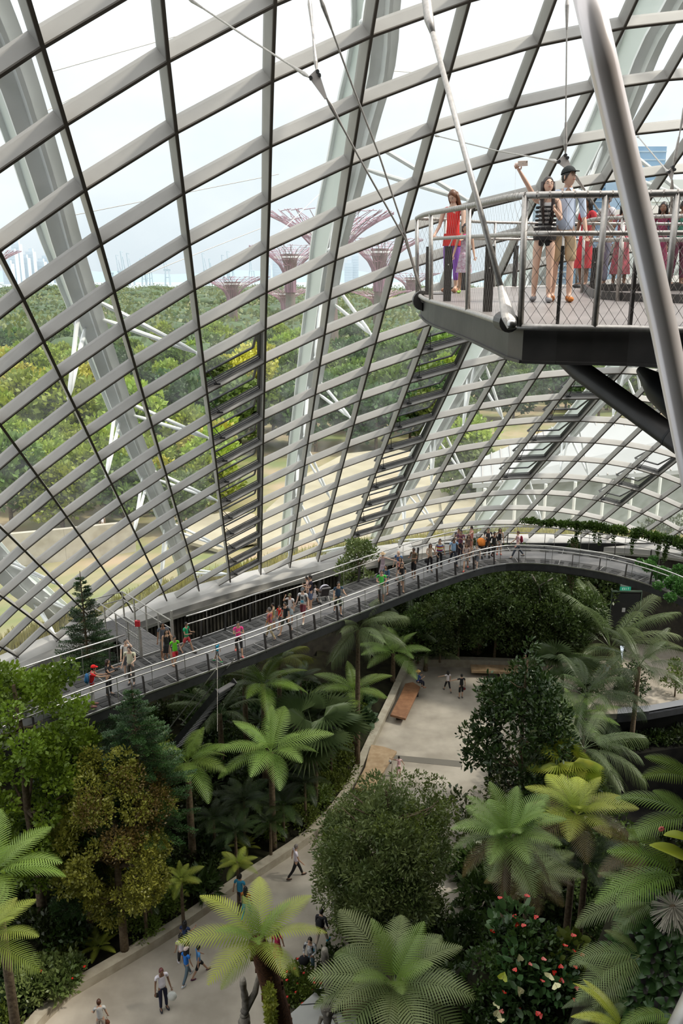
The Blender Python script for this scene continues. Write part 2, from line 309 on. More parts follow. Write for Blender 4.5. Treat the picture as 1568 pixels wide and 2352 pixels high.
# ================================================================== glass shell
LAT = [[[-13.38,4.55,19.48],[-13.74,6.44,18.89],[-14.08,8.4,18.23],[-14.41,10.42,17.48],[-14.74,12.49,16.67],[-15.06,14.59,15.8],[-15.37,16.73,14.86],[-15.67,18.9,13.87],[-15.97,21.07,12.84],[-16.27,23.25,11.76],[-16.58,25.43,10.64],[-16.9,27.59,9.49],[-17.22,29.71,8.3],[-17.51,31.77,7.08],[-17.76,33.73,5.82],[-17.94,35.58,4.56],[-18.07,37.31,3.29],[-18.19,38.97,2.02],[-18.34,40.57,0.76],[-18.5,42.09,-0.49],[-18.66,43.51,-1.74],[-18.81,44.81,-2.96],[-18.94,45.97,-4.16],[-19.05,46.97,-5.33],[-19.15,47.81,-6.46],[-19.23,48.49,-7.55],[-19.3,48.98,-8.61]],[[-12.42,5.44,21.15],[-12.75,7.25,20.55],[-13.07,9.15,19.88],[-13.37,11.11,19.13],[-13.68,13.12,18.32],[-13.97,15.18,17.44],[-14.27,17.27,16.5],[-14.56,19.39,15.5],[-14.85,21.52,14.46],[-15.14,23.67,13.37],[-15.45,25.81,12.24],[-15.78,27.94,11.07],[-16.1,30.04,9.86],[-16.4,32.08,8.61],[-16.63,34.02,7.33],[-16.8,35.84,6.04],[-16.91,37.57,4.74],[-17.03,39.21,3.46],[-17.17,40.81,2.17],[-17.34,42.36,0.89],[-17.52,43.81,-0.38],[-17.69,45.15,-1.63],[-17.83,46.35,-2.85],[-17.96,47.4,-4.05],[-18.07,48.29,-5.21],[-18.17,49.02,-6.33],[-18.25,49.57,-7.41]],[[-11.31,6.36,22.75],[-11.6,8.1,22.15],[-11.89,9.93,21.48],[-12.16,11.84,20.73],[-12.44,13.81,19.91],[-12.72,15.81,19.03],[-13.0,17.85,18.08],[-13.28,19.91,17.08],[-13.56,21.99,16.03],[-13.86,24.08,14.93],[-14.17,26.16,13.78],[-14.49,28.24,12.58],[-14.8,30.29,11.35],[-15.09,32.29,10.07],[-15.31,34.22,8.76],[-15.47,36.05,7.45],[-15.59,37.78,6.13],[-15.71,39.44,4.83],[-15.86,41.05,3.53],[-16.05,42.62,2.23],[-16.24,44.11,0.94],[-16.43,45.48,-0.33],[-16.59,46.72,-1.58],[-16.73,47.82,-2.8],[-16.86,48.76,-3.99],[-16.97,49.55,-5.14],[-17.06,50.17,-6.25]],[[-10.05,7.29,24.28],[-10.31,8.97,23.69],[-10.55,10.76,23.01],[-10.79,12.62,22.26],[-11.05,14.53,21.44],[-11.31,16.47,20.55],[-11.59,18.43,19.59],[-11.87,20.41,18.58],[-12.16,22.41,17.51],[-12.45,24.42,16.39],[-12.76,26.43,15.22],[-13.06,28.43,14.0],[-13.35,30.43,12.74],[-13.62,32.41,11.43],[-13.84,34.34,10.11],[-14.01,36.19,8.78],[-14.14,37.96,7.46],[-14.27,39.65,6.15],[-14.43,41.29,4.84],[-14.63,42.89,3.52],[-14.83,44.41,2.21],[-15.04,45.81,0.92],[-15.22,47.09,-0.36],[-15.38,48.23,-1.6],[-15.53,49.23,-2.81],[-15.65,50.08,-3.99],[-15.77,50.76,-5.13]],[[-8.67,8.23,25.74],[-8.89,9.84,25.14],[-9.1,11.58,24.46],[-9.31,13.39,23.71],[-9.55,15.23,22.88],[-9.81,17.08,21.97],[-10.09,18.95,21.0],[-10.37,20.84,19.97],[-10.66,22.75,18.89],[-10.95,24.67,17.76],[-11.25,26.61,16.57],[-11.53,28.56,15.32],[-11.81,30.53,14.04],[-12.06,32.49,12.72],[-12.28,34.43,11.38],[-12.46,36.32,10.04],[-12.61,38.12,8.72],[-12.76,39.85,7.41],[-12.91,41.53,6.09],[-13.1,43.16,4.76],[-13.31,44.7,3.43],[-13.53,46.13,2.12],[-13.73,47.43,0.83],[-13.92,48.62,-0.43],[-14.08,49.67,-1.67],[-14.23,50.59,-2.88],[-14.36,51.34,-4.05]],[[-7.18,9.16,27.11],[-7.38,10.69,26.51],[-7.57,12.35,25.82],[-7.77,14.08,25.05],[-8.0,15.83,24.2],[-8.26,17.59,23.29],[-8.54,19.37,22.3],[-8.82,21.18,21.26],[-9.11,23.01,20.16],[-9.39,24.86,19.02],[-9.66,26.75,17.83],[-9.93,28.69,16.57],[-10.19,30.65,15.27],[-10.43,32.62,13.94],[-10.66,34.57,12.6],[-10.86,36.46,11.26],[-11.03,38.29,9.94],[-11.17,40.05,8.62],[-11.33,41.77,7.29],[-11.5,43.42,5.94],[-11.71,44.97,4.6],[-11.93,46.4,3.28],[-12.15,47.72,1.99],[-12.35,48.96,0.7],[-12.54,50.09,-0.57],[-12.71,51.08,-1.81],[-12.86,51.91,-3.01]],[[-5.62,10.06,28.38],[-5.81,11.48,27.77],[-6.01,13.03,27.07],[-6.22,14.66,26.28],[-6.44,16.32,25.42],[-6.7,18.0,24.49],[-6.97,19.72,23.49],[-7.24,21.47,22.44],[-7.5,23.26,21.35],[-7.76,25.08,20.21],[-8.02,26.95,19.01],[-8.27,28.89,17.75],[-8.51,30.86,16.44],[-8.75,32.83,15.11],[-8.98,34.77,13.77],[-9.19,36.66,12.43],[-9.37,38.49,11.1],[-9.53,40.28,9.76],[-9.68,42.02,8.41],[-9.85,43.69,7.05],[-10.04,45.23,5.72],[-10.25,46.64,4.41],[-10.47,47.97,3.11],[-10.69,49.25,1.8],[-10.9,50.46,0.49],[-11.1,51.55,-0.79],[-11.28,52.47,-2.03]],[[-3.99,10.95,29.57],[-4.2,12.23,28.95],[-4.41,13.65,28.23],[-4.63,15.18,27.42],[-4.86,16.78,26.54],[-5.09,18.42,25.61],[-5.33,20.1,24.61],[-5.58,21.83,23.56],[-5.82,23.6,22.47],[-6.06,25.4,21.33],[-6.3,27.27,20.13],[-6.54,29.19,18.86],[-6.77,31.15,17.56],[-7.0,33.1,16.22],[-7.22,35.03,14.87],[-7.44,36.92,13.52],[-7.63,38.77,12.16],[-7.81,40.57,10.81],[-7.98,42.33,9.44],[-8.15,43.99,8.08],[-8.33,45.5,6.76],[-8.52,46.89,5.46],[-8.73,48.21,4.16],[-8.96,49.53,2.83],[-9.19,50.81,1.49],[-9.41,52.0,0.17],[-9.62,53.02,-1.1]],[[-2.28,11.86,30.66],[-2.51,12.99,30.05],[-2.74,14.29,29.33],[-2.96,15.75,28.51],[-3.17,17.31,27.62],[-3.38,18.93,26.67],[-3.6,20.6,25.67],[-3.82,22.31,24.62],[-4.04,24.05,23.53],[-4.26,25.84,22.38],[-4.49,27.69,21.17],[-4.71,29.58,19.91],[-4.94,31.49,18.61],[-5.16,33.41,17.28],[-5.39,35.33,15.91],[-5.61,37.23,14.53],[-5.82,39.11,13.14],[-6.02,40.92,11.76],[-6.21,42.68,10.39],[-6.39,44.34,9.03],[-6.57,45.86,7.71],[-6.75,47.23,6.41],[-6.94,48.53,5.11],[-7.17,49.85,3.78],[-7.41,51.19,2.42],[-7.66,52.45,1.07],[-7.89,53.56,-0.23]],[[-0.49,12.81,31.65],[-0.72,13.83,31.06],[-0.94,15.02,30.36],[-1.16,16.41,29.55],[-1.35,17.95,28.65],[-1.54,19.56,27.69],[-1.73,21.2,26.67],[-1.94,22.88,25.61],[-2.15,24.59,24.51],[-2.36,26.35,23.36],[-2.57,28.16,22.15],[-2.79,30.0,20.89],[-3.02,31.86,19.6],[-3.24,33.74,18.27],[-3.47,35.64,16.9],[-3.7,37.56,15.49],[-3.92,39.44,14.08],[-4.14,41.27,12.68],[-4.36,43.04,11.29],[-4.56,44.73,9.91],[-4.76,46.28,8.56],[-4.94,47.67,7.24],[-5.13,48.97,5.94],[-5.36,50.26,4.62],[-5.61,51.61,3.27],[-5.87,52.92,1.9],[-6.13,54.1,0.57]],[[1.39,13.83,32.52],[1.18,14.74,31.97],[0.97,15.84,31.3],[0.78,17.15,30.51],[0.61,18.64,29.61],[0.43,20.24,28.62],[0.24,21.86,27.59],[0.04,23.49,26.51],[-0.17,25.16,25.4],[-0.37,26.87,24.25],[-0.57,28.64,23.04],[-0.79,30.43,21.79],[-1.02,32.25,20.5],[-1.25,34.09,19.18],[-1.49,35.97,17.8],[-1.73,37.87,16.39],[-1.97,39.74,14.96],[-2.2,41.57,13.55],[-2.44,43.36,12.13],[-2.67,45.1,10.72],[-2.9,46.73,9.32],[-3.11,48.18,7.97],[-3.33,49.47,6.67],[-3.56,50.75,5.36],[-3.81,52.07,4.02],[-4.07,53.41,2.64],[-4.34,54.66,1.29]],[[3.33,14.89,33.27],[3.15,15.71,32.74],[2.97,16.71,32.1],[2.81,17.93,31.33],[2.66,19.35,30.44],[2.49,20.89,29.45],[2.3,22.48,28.4],[2.09,24.09,27.31],[1.87,25.72,26.18],[1.67,27.39,25.03],[1.47,29.11,23.83],[1.26,30.87,22.58],[1.03,32.66,21.29],[0.79,34.47,19.96],[0.55,36.31,18.59],[0.3,38.18,17.19],[0.04,40.03,15.76],[-0.21,41.85,14.34],[-0.47,43.66,12.9],[-0.72,45.45,11.44],[-0.99,47.15,10.0],[-1.25,48.66,8.61],[-1.5,49.99,7.3],[-1.76,51.27,6.0],[-2.01,52.59,4.66],[-2.27,53.94,3.28],[-2.53,55.23,1.91]],[[5.31,15.97,33.89],[5.16,16.71,33.36],[5.02,17.61,32.74],[4.89,18.71,32.0],[4.75,20.02,31.12],[4.6,21.49,30.13],[4.4,23.04,29.06],[4.17,24.62,27.96],[3.94,26.23,26.84],[3.73,27.86,25.68],[3.53,29.55,24.48],[3.33,31.28,23.24],[3.11,33.05,21.95],[2.87,34.85,20.62],[2.62,36.66,19.26],[2.36,38.49,17.87],[2.08,40.31,16.45],[1.82,42.14,15.02],[1.55,43.97,13.55],[1.27,45.79,12.07],[0.98,47.54,10.59],[0.67,49.1,9.18],[0.36,50.49,7.84],[0.08,51.81,6.53],[-0.19,53.15,5.18],[-0.44,54.53,3.8],[-0.71,55.84,2.43]],[[7.31,17.07,34.37],[7.19,17.72,33.84],[7.08,18.52,33.22],[6.98,19.5,32.49],[6.87,20.68,31.62],[6.72,22.04,30.63],[6.51,23.53,29.57],[6.26,25.08,28.47],[6.01,26.66,27.35],[5.79,28.27,26.2],[5.59,29.93,25.01],[5.39,31.64,23.78],[5.18,33.39,22.49],[4.95,35.18,21.16],[4.7,36.98,19.8],[4.43,38.79,18.42],[4.15,40.6,17.01],[3.87,42.43,15.57],[3.59,44.28,14.09],[3.3,46.12,12.59],[2.98,47.88,11.11],[2.63,49.49,9.68],[2.29,50.96,8.3],[1.97,52.36,6.94],[1.68,53.76,5.57],[1.4,55.15,4.19],[1.13,56.48,2.83]],[[9.32,18.18,34.71],[9.23,18.75,34.18],[9.14,19.46,33.56],[9.05,20.32,32.82],[8.96,21.37,31.96],[8.81,22.61,30.98],[8.59,24.0,29.92],[8.33,25.49,28.83],[8.06,27.04,27.72],[7.83,28.64,26.59],[7.64,30.27,25.42],[7.45,31.95,24.19],[7.25,33.68,22.91],[7.02,35.46,21.58],[6.76,37.26,20.21],[6.48,39.07,18.83],[6.19,40.88,17.43],[5.9,42.72,15.99],[5.61,44.57,14.51],[5.31,46.4,13.02],[4.98,48.17,11.54],[4.61,49.82,10.09],[4.23,51.37,8.66],[3.88,52.88,7.24],[3.56,54.35,5.84],[3.26,55.78,4.47],[2.96,57.13,3.12]],[[11.33,19.31,34.92],[11.25,19.8,34.39],[11.17,20.42,33.76],[11.09,21.2,33.02],[11.0,22.13,32.16],[10.85,23.25,31.2],[10.63,24.53,30.16],[10.37,25.94,29.09],[10.1,27.44,28.0],[9.87,29.01,26.88],[9.67,30.61,25.71],[9.48,32.26,24.49],[9.28,33.96,23.21],[9.05,35.71,21.87],[8.79,37.51,20.49],[8.5,39.33,19.11],[8.21,41.15,17.71],[7.91,42.99,16.27],[7.6,44.84,14.8],[7.28,46.67,13.32],[6.94,48.43,11.86],[6.56,50.11,10.4],[6.15,51.73,8.94],[5.77,53.33,7.47],[5.42,54.89,6.04],[5.11,56.37,4.65],[4.79,57.75,3.32]],[[13.32,20.44,35.0],[13.25,20.85,34.47],[13.17,21.41,33.84],[13.09,22.11,33.1],[12.99,22.96,32.26],[12.84,23.98,31.31],[12.63,25.16,30.3],[12.38,26.48,29.25],[12.13,27.92,28.17],[11.9,29.43,27.06],[11.7,30.99,25.89],[11.5,32.59,24.67],[11.29,34.24,23.38],[11.05,35.95,22.03],[10.78,37.74,20.64],[10.49,39.57,19.25],[10.18,41.41,17.84],[9.88,43.26,16.41],[9.56,45.12,14.95],[9.23,46.94,13.49],[8.87,48.7,12.03],[8.47,50.4,10.58],[8.05,52.08,9.09],[7.64,53.74,7.6],[7.27,55.36,6.15],[6.92,56.9,4.76],[6.58,58.34,3.43]],[[15.3,21.59,34.93],[15.22,21.92,34.41],[15.14,22.41,33.78],[15.05,23.05,33.06],[14.94,23.83,32.24],[14.79,24.77,31.32],[14.6,25.87,30.34],[14.38,27.11,29.31],[14.14,28.47,28.23],[13.92,29.91,27.11],[13.71,31.41,25.94],[13.5,32.95,24.71],[13.27,34.54,23.42],[13.02,36.2,22.07],[12.73,37.96,20.67],[12.42,39.79,19.25],[12.11,41.66,17.84],[11.8,43.54,16.41],[11.48,45.39,14.97],[11.14,47.22,13.51],[10.77,49.01,12.06],[10.36,50.74,10.59],[9.92,52.45,9.1],[9.48,54.15,7.61],[9.08,55.82,6.16],[8.71,57.42,4.77],[8.34,58.92,3.43]],[[17.24,22.76,34.71],[17.17,23.0,34.2],[17.09,23.41,33.59],[16.99,23.98,32.88],[16.87,24.71,32.08],[16.72,25.58,31.2],[16.55,26.61,30.24],[16.34,27.77,29.22],[16.13,29.05,28.15],[15.91,30.43,27.03],[15.69,31.87,25.85],[15.46,33.36,24.62],[15.21,34.89,23.32],[14.92,36.5,21.97],[14.6,38.21,20.56],[14.26,40.04,19.13],[13.94,41.92,17.71],[13.63,43.8,16.29],[13.32,45.67,14.87],[12.98,47.51,13.43],[12.61,49.33,11.96],[12.2,51.12,10.47],[11.75,52.87,8.96],[11.29,54.59,7.47],[10.85,56.29,6.04],[10.45,57.93,4.66],[10.05,59.49,3.32]],[[19.15,23.93,34.33],[19.08,24.08,33.84],[19.0,24.41,33.24],[18.9,24.91,32.56],[18.78,25.57,31.78],[18.63,26.38,30.92],[18.46,27.34,29.98],[18.27,28.43,28.97],[18.06,29.65,27.91],[17.84,30.97,26.78],[17.61,32.36,25.61],[17.36,33.81,24.37],[17.08,35.3,23.08],[16.76,36.87,21.73],[16.39,38.55,20.32],[16.02,40.35,18.88],[15.67,42.21,17.45],[15.36,44.08,16.05],[15.06,45.94,14.66],[14.73,47.8,13.22],[14.37,49.67,11.74],[13.97,51.51,10.22],[13.52,53.29,8.71],[13.04,55.03,7.23],[12.57,56.75,5.81],[12.14,58.44,4.43],[11.7,60.06,3.09]],[[21.0,25.13,33.79],[20.94,25.18,33.31],[20.86,25.42,32.74],[20.76,25.84,32.07],[20.64,26.43,31.31],[20.5,27.17,30.47],[20.33,28.06,29.55],[20.14,29.09,28.55],[19.94,30.25,27.5],[19.72,31.51,26.38],[19.48,32.87,25.2],[19.21,34.29,23.98],[18.9,35.77,22.69],[18.55,37.32,21.34],[18.14,38.98,19.94],[17.74,40.74,18.5],[17.37,42.57,17.08],[17.05,44.4,15.69],[16.74,46.26,14.31],[16.42,48.15,12.87],[16.07,50.05,11.38],[15.67,51.9,9.86],[15.22,53.68,8.36],[14.72,55.43,6.9],[14.23,57.18,5.49],[13.76,58.93,4.11],[13.29,60.62,2.75]],[[22.79,26.34,33.07],[22.74,26.3,32.62],[22.66,26.45,32.06],[22.56,26.78,31.41],[22.44,27.29,30.67],[22.3,27.96,29.84],[22.14,28.79,28.94],[21.95,29.75,27.96],[21.74,30.85,26.92],[21.52,32.07,25.81],[21.27,33.38,24.64],[20.99,34.78,23.42],[20.67,36.26,22.14],[20.3,37.81,20.8],[19.88,39.46,19.41],[19.46,41.2,17.98],[19.08,42.99,16.57],[18.73,44.82,15.18],[18.41,46.69,13.78],[18.09,48.61,12.34],[17.73,50.52,10.86],[17.33,52.34,9.38],[16.86,54.08,7.93],[16.34,55.82,6.5],[15.82,57.6,5.08],[15.31,59.42,3.67],[14.8,61.18,2.28]],[[24.51,27.58,32.18],[24.46,27.43,31.75],[24.39,27.49,31.21],[24.29,27.74,30.58],[24.17,28.17,29.86],[24.03,28.76,29.05],[23.87,29.52,28.16],[23.68,30.42,27.2],[23.47,31.47,26.17],[23.24,32.63,25.07],[22.98,33.91,23.92],[22.69,35.29,22.71],[22.37,36.76,21.44],[22.0,38.31,20.11],[21.59,39.95,18.73],[21.17,41.68,17.32],[20.77,43.47,15.9],[20.41,45.33,14.5],[20.06,47.24,13.1],[19.72,49.18,11.67],[19.34,51.06,10.22],[18.92,52.83,8.78],[18.43,54.52,7.38],[17.88,56.24,5.96],[17.33,58.06,4.53],[16.77,59.93,3.09],[16.22,61.76,1.67]],[[26.14,28.83,31.11],[26.09,28.59,30.7],[26.03,28.55,30.18],[25.93,28.71,29.57],[25.82,29.06,28.87],[25.67,29.58,28.08],[25.51,30.27,27.21],[25.32,31.11,26.27],[25.1,32.09,25.25],[24.86,33.21,24.17],[24.6,34.45,23.03],[24.31,35.79,21.83],[23.98,37.24,20.57],[23.62,38.79,19.26],[23.22,40.42,17.9],[22.81,42.15,16.51],[22.4,43.96,15.1],[22.01,45.84,13.71],[21.64,47.78,12.32],[21.27,49.73,10.92],[20.88,51.6,9.51],[20.43,53.33,8.1],[19.91,55.0,6.69],[19.33,56.73,5.27],[18.73,58.57,3.81],[18.13,60.49,2.34],[17.53,62.37,0.9]],[[27.67,30.11,29.85],[27.63,29.76,29.46],[27.57,29.63,28.97],[27.48,29.71,28.38],[27.36,29.97,27.7],[27.22,30.42,26.93],[27.05,31.03,26.08],[26.85,31.81,25.15],[26.63,32.74,24.15],[26.38,33.8,23.09],[26.11,34.99,21.96],[25.81,36.3,20.78],[25.49,37.72,19.54],[25.13,39.25,18.25],[24.74,40.87,16.91],[24.33,42.59,15.54],[23.92,44.39,14.17],[23.51,46.29,12.81],[23.11,48.24,11.46],[22.72,50.18,10.1],[22.3,52.03,8.71],[21.82,53.77,7.3],[21.26,55.48,5.85],[20.65,57.26,4.38],[20.0,59.14,2.88],[19.36,61.09,1.4],[18.72,63.0,-0.04]],[[29.1,31.4,28.4],[29.06,30.96,28.04],[29.0,30.74,27.57],[28.91,30.72,27.0],[28.79,30.9,26.34],[28.65,31.27,25.59],[28.47,31.81,24.76],[28.27,32.53,23.86],[28.04,33.39,22.88],[27.79,34.4,21.83],[27.51,35.55,20.72],[27.2,36.82,19.55],[26.87,38.21,18.33],[26.51,39.7,17.06],[26.12,41.3,15.75],[25.7,43.0,14.41],[25.28,44.78,13.06],[24.85,46.66,11.73],[24.43,48.59,10.42],[24.01,50.51,9.09],[23.56,52.37,7.72],[23.05,54.16,6.28],[22.46,55.95,4.8],[21.81,57.8,3.28],[21.13,59.73,1.77],[20.45,61.7,0.28],[19.78,63.64,-1.15]],[[30.4,32.72,26.76],[30.37,32.18,26.42],[30.31,31.86,25.97],[30.22,31.75,25.43],[30.1,31.85,24.79],[29.95,32.14,24.07],[29.78,32.61,23.26],[29.57,33.26,22.37],[29.34,34.07,21.41],[29.07,35.02,20.38],[28.78,36.12,19.29],[28.47,37.35,18.14],[28.12,38.7,16.94],[27.75,40.17,15.69],[27.35,41.73,14.4],[26.92,43.4,13.08],[26.48,45.16,11.75],[26.03,47.0,10.44],[25.58,48.9,9.13],[25.12,50.81,7.81],[24.64,52.69,6.43],[24.09,54.54,4.99],[23.47,56.41,3.49],[22.8,58.34,1.97],[22.1,60.32,0.46],[21.4,62.32,-1.01],[20.69,64.28,-2.43]]]
I0, J0, NI, NJ = -6, -2, 27, 27
LA = np.array(LAT)                       # [i][j] -> xyz on the inner edge of the ribs
def nd(i, j): return Vector(LA[i - I0][j - J0])
NR = {}
for i in range(NI):
    for j in range(NJ):
        a = LA[min(i + 1, NI - 1), j] - LA[max(i - 1, 0), j]; b = LA[i, min(j + 1, NJ - 1)] - LA[i, max(j - 1, 0)]
        n = Vector(np.cross(a, b)); n.normalize()
        if n.z < 0: n = -n
        NR[i + I0, j + J0] = n
BZ = 7.35
DEP, THK = .34, .07
def rib(line, name, parent, mats):
    "line: list of (point, normal); swept flat bar standing outwards, clipped at the foot"
    pts = []
    for k, (p, n) in enumerate(line):
        if p.z >= BZ: pts.append((p, n))
        if k + 1 < len(line):
            q, nq = line[k + 1]
            if (p.z - BZ) * (q.z - BZ) < 0:
                f = (BZ - p.z) / (q.z - p.z); pts.append((p.lerp(q, f), n.lerp(nq, f)))
    if len(pts) < 2: return
    mb = MB(); vs = []; fs = []; ms = []
    for k, (p, n) in enumerate(pts):
        d = pts[min(k + 1, len(pts) - 1)][0] - pts[max(k - 1, 0)][0]; d.normalize()
        s = d.cross(n).normalized() * THK / 2
        vs += [p - s, p + s, p + s + n * DEP, p - s + n * DEP, p - s * 1.0 + n * .03, p + s + n * .03]
    for k in range(len(pts) - 1):
        a, b = k * 6, (k + 1) * 6
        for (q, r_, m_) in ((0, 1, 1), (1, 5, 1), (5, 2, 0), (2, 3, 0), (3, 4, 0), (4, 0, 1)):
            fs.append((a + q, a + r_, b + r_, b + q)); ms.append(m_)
    mb.v = vs; mb.f = fs; mb.m = ms
    # raised glazing bead on the lower side
    return mb.build(name, mats, parent)
shell = put(empty('window_1'), 'curved grid of pale grey steel ribs glazed with rhombic panes', kind='structure')
bmats = [M['frame'], M['rib_shade']]
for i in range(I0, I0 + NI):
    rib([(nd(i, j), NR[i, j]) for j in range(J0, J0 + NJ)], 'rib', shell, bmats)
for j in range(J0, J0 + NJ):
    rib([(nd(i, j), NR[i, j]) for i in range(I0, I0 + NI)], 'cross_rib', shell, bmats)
vents = {}
for j in range(7, 18): vents[2, j] = 1
for j in range(9, 19): vents[6, j] = 1
for j in range(12, 17): vents[10, j] = 1
for j in range(15, 18): vents[14, j] = 1
mb = MB(); beads = MB()
for i in range(I0, I0 + NI - 1):
    for j in range(J0, J0 + NJ - 1):
        if (i, j) in vents: continue
        q = [(nd(*k) + NR[k] * (DEP - .06)) for k in ((i, j), (i + 1, j), (i + 1, j + 1), (i, j + 1))]
        # clip at the foot
        out = []
        for k in range(4):
            a, b = q[k], q[(k + 1) % 4]
            if a.z >= BZ: out.append(a)
            if (a.z - BZ) * (b.z - BZ) < 0: out.append(a.lerp(b, (BZ - a.z) / (b.z - a.z)))
        if len(out) >= 3: mb.add(out, [tuple(range(len(out)))])
pane = mb.build('glass', GLASS, shell, fix=False)
for (i, j) in vents:
    a, b, c, d = [nd(*k) + NR[k] * (DEP - .02) for k in ((i, j), (i + 1, j), (i + 1, j + 1), (i, j + 1))]
    n = NR[i, j]
    mid = (a + b + c + d) / 4
    a, b, c, d = [mid + (q - mid) * .90 for q in (a, b, c, d)]
    lift = n * .34
    c2, d2 = c + lift, d + lift             # hinged at the top, pushed open at the foot
    mv = MB()
    for p_, q_ in ((a, b), (b, c2), (c2, d2), (d2, a)): mv.beam(p_, q_, .075, .06, n)
    v = mv.build('vent_frame', M['black'], shell)
    mg = MB(); mg.add([a, b, c2, d2], [(0, 1, 2, 3)]); g = mg.build('vent_glass', GLASS, v, fix=False)
    mk = MB()
    for o_ in (-.02, .05, .12):                 # seal profiles of the fixed frame
        mk.beam(d - n * o_, c - n * o_, .035, .035, n); mk.beam(b - n * o_, c - n * o_, .035, .035, n)
    mk.build('sill_profile', M['black'], v)
    ms_ = MB(); s0 = a.lerp(d, .28) - n * .3; s1 = d.lerp(c, .16) - n * .22
    ms_.tube([s0, s1], .016, 6); ms_.tube([s1, s1.lerp(d2, .9)], .014, 6); ms_.box(s1, (.22, .05, .05)); ms_.build('stay', M['black'], v)
# kerb at the foot of the shell
base = []
for i in range(I0, I0 + NI):
    for j in range(J0, J0 + NJ - 1):
        p, q = nd(i, j), nd(i, j + 1)
        if p.z >= BZ > q.z:
            f = (BZ - p.z) / (q.z - p.z); base.append(p.lerp(q, f)); break
base = [base[0] + (base[0] - base[2]) * 1.5] + base + [Vector((27, 47.5, BZ)), Vector((29, 42, BZ))]
BASE = crom(base, 1.0)
def normal2(L, k):
    d = L[min(k + 1, len(L) - 1)] - L[max(k - 1, 0)]; d.z = 0; d.normalize(); return Vector((-d.y, d.x, 0))   # points outwards
def ribbon(L, prof, name, m, parent=None):
    "sweep of a profile [(outward offset, z)] along L"
    n = len(prof); vs = []; fs = []
    for k, p in enumerate(L):
        o = normal2(L, k)
        for a, z in prof: vs.append((p.x + o.x * a, p.y + o.y * a, z))
    for k in range(len(L) - 1):
        for q in range(n):
            fs.append((k * n + q, k * n + (q + 1) % n, (k + 1) * n + (q + 1) % n, (k + 1) * n + q))
    fs += [tuple(range(n)), tuple((len(L) - 1) * n + q for q in range(n))[::-1]]
    mb = MB(); mb.add(vs, fs); return mb.build(name, m, parent)
put(ribbon(BASE, [(-.75, 6.6), (-.75, 7.05), (-.35, 7.25), (1.0, 7.35), (1.0, 6.6)], 'trim_1', M['frame']), kind='structure')
put(ribbon(BASE, [(-.85, 6.55), (-.85, 6.72), (-.7, 6.72), (-.7, 6.55)], 'trim_2', M['galv']), kind='structure')
wl = ribbon(BASE, [(-.5, -.3), (-.5, 6.62), (0, 6.62), (0, -.3)], 'wall_back', M['slat']); put(wl, kind='structure')
ms_ = MB()
for k in range(0, len(BASE) - 1):
    for t in (0, .25, .5, .75):
        p = BASE[k].lerp(BASE[k + 1], t); o = normal2(BASE, k)
        if p.x < 9: ms_.box((p.x - o.x * .56, p.y - o.y * .56, 4.6), (.07, .05, 4.0), Matrix.Rotation(math.atan2(o.y, o.x) - R(90), 3, 'Z'))
ms_.build('wall_slats', M['slat'], wl)

# ================================================================== white arches outside the shell
ARCH = [
 [(-14.6, 31.27, 14.97), (-15.34, 35.97, 11.62), (-15.59, 37.77, 10.27), (-15.65, 39.73, 8.89), (-15.62, 41.27, 7.63), (-15.3, 42.6, 6.2)],
 [(-5.5, 9.5, 33), (-6.04, 15.93, 29.5), (-6.18, 17.28, 28.8), (-6.42, 18.83, 27.91), (-6.68, 20.42, 26.95), (-7.1, 22.78, 25.46), (-7.72, 27.1, 22.73), (-8.47, 33.11, 18.74), (-9.09, 40.17, 13.85), (-9.6, 48.01, 7.49), (-9.8, 51, 4.5)],
 [(1.6, 17, 34), (1.11, 21.59, 31.63), (1.08, 23.88, 30.25), (0.7, 25.66, 28.96), (0.45, 27.08, 27.96), (0.01, 29.12, 26.45), (-0.3, 30.78, 25.24), (-0.64, 33.46, 23.33), (-1.09, 36.67, 20.96), (-1.59, 40.38, 18.17), (-2.46, 46.66, 13.2), (-2.9, 50.31, 10.11), (-3.3, 53, 7.3), (-3.6, 55.6, 4)],
 [(9.4, 21, 35), (9.24, 25.07, 32.49), (8.98, 26.6, 31.41), (9.02, 28.61, 30.05), (8.93, 30.64, 28.63), (8.54, 33.18, 26.78), (7.97, 35.99, 24.68), (7.25, 39.37, 22.1), (6.7, 42, 20.1), (6.16, 44.56, 18.01), (5.59, 47.27, 15.81), (4.91, 50.24, 13.3), (4.11, 53.39, 10.48), (3.12, 56.4, 7.06), (2.6, 58.5, 4.6)],
 [(15.4, 34, 26.6), (15.12, 38.09, 23.72), (14.98, 41, 21.6), (14.6, 44.2, 19.3), (14.2, 46.0, 17.91), (13.86, 48.1, 16.3), (13.2, 50.9, 14.1), (12.34, 53.8, 11.8), (11.7, 56.1, 9.6), (10.9, 58.2, 7.2), (10.3, 60.3, 4.6)],
]
lat_nodes = [(Vector(LA[i, j]), NR[i + I0, j + J0]) for i in range(NI) for j in range(NJ) if LA[i, j][2] > BZ]
def near_node(p):
    return min(lat_nodes, key=lambda q: (q[0] - p).length_squared)
AL = ['white box arch crossing the lower left corner, topmost panels lit', 'broad white steel arch outside the left of the glass, nearest to the viewer',
      'white steel arch outside the middle of the glass, behind the pink supertrees', 'white steel arch sweeping up to the top right behind the sky platform',
      'pale arch outside the far right curve, behind the dark strut']
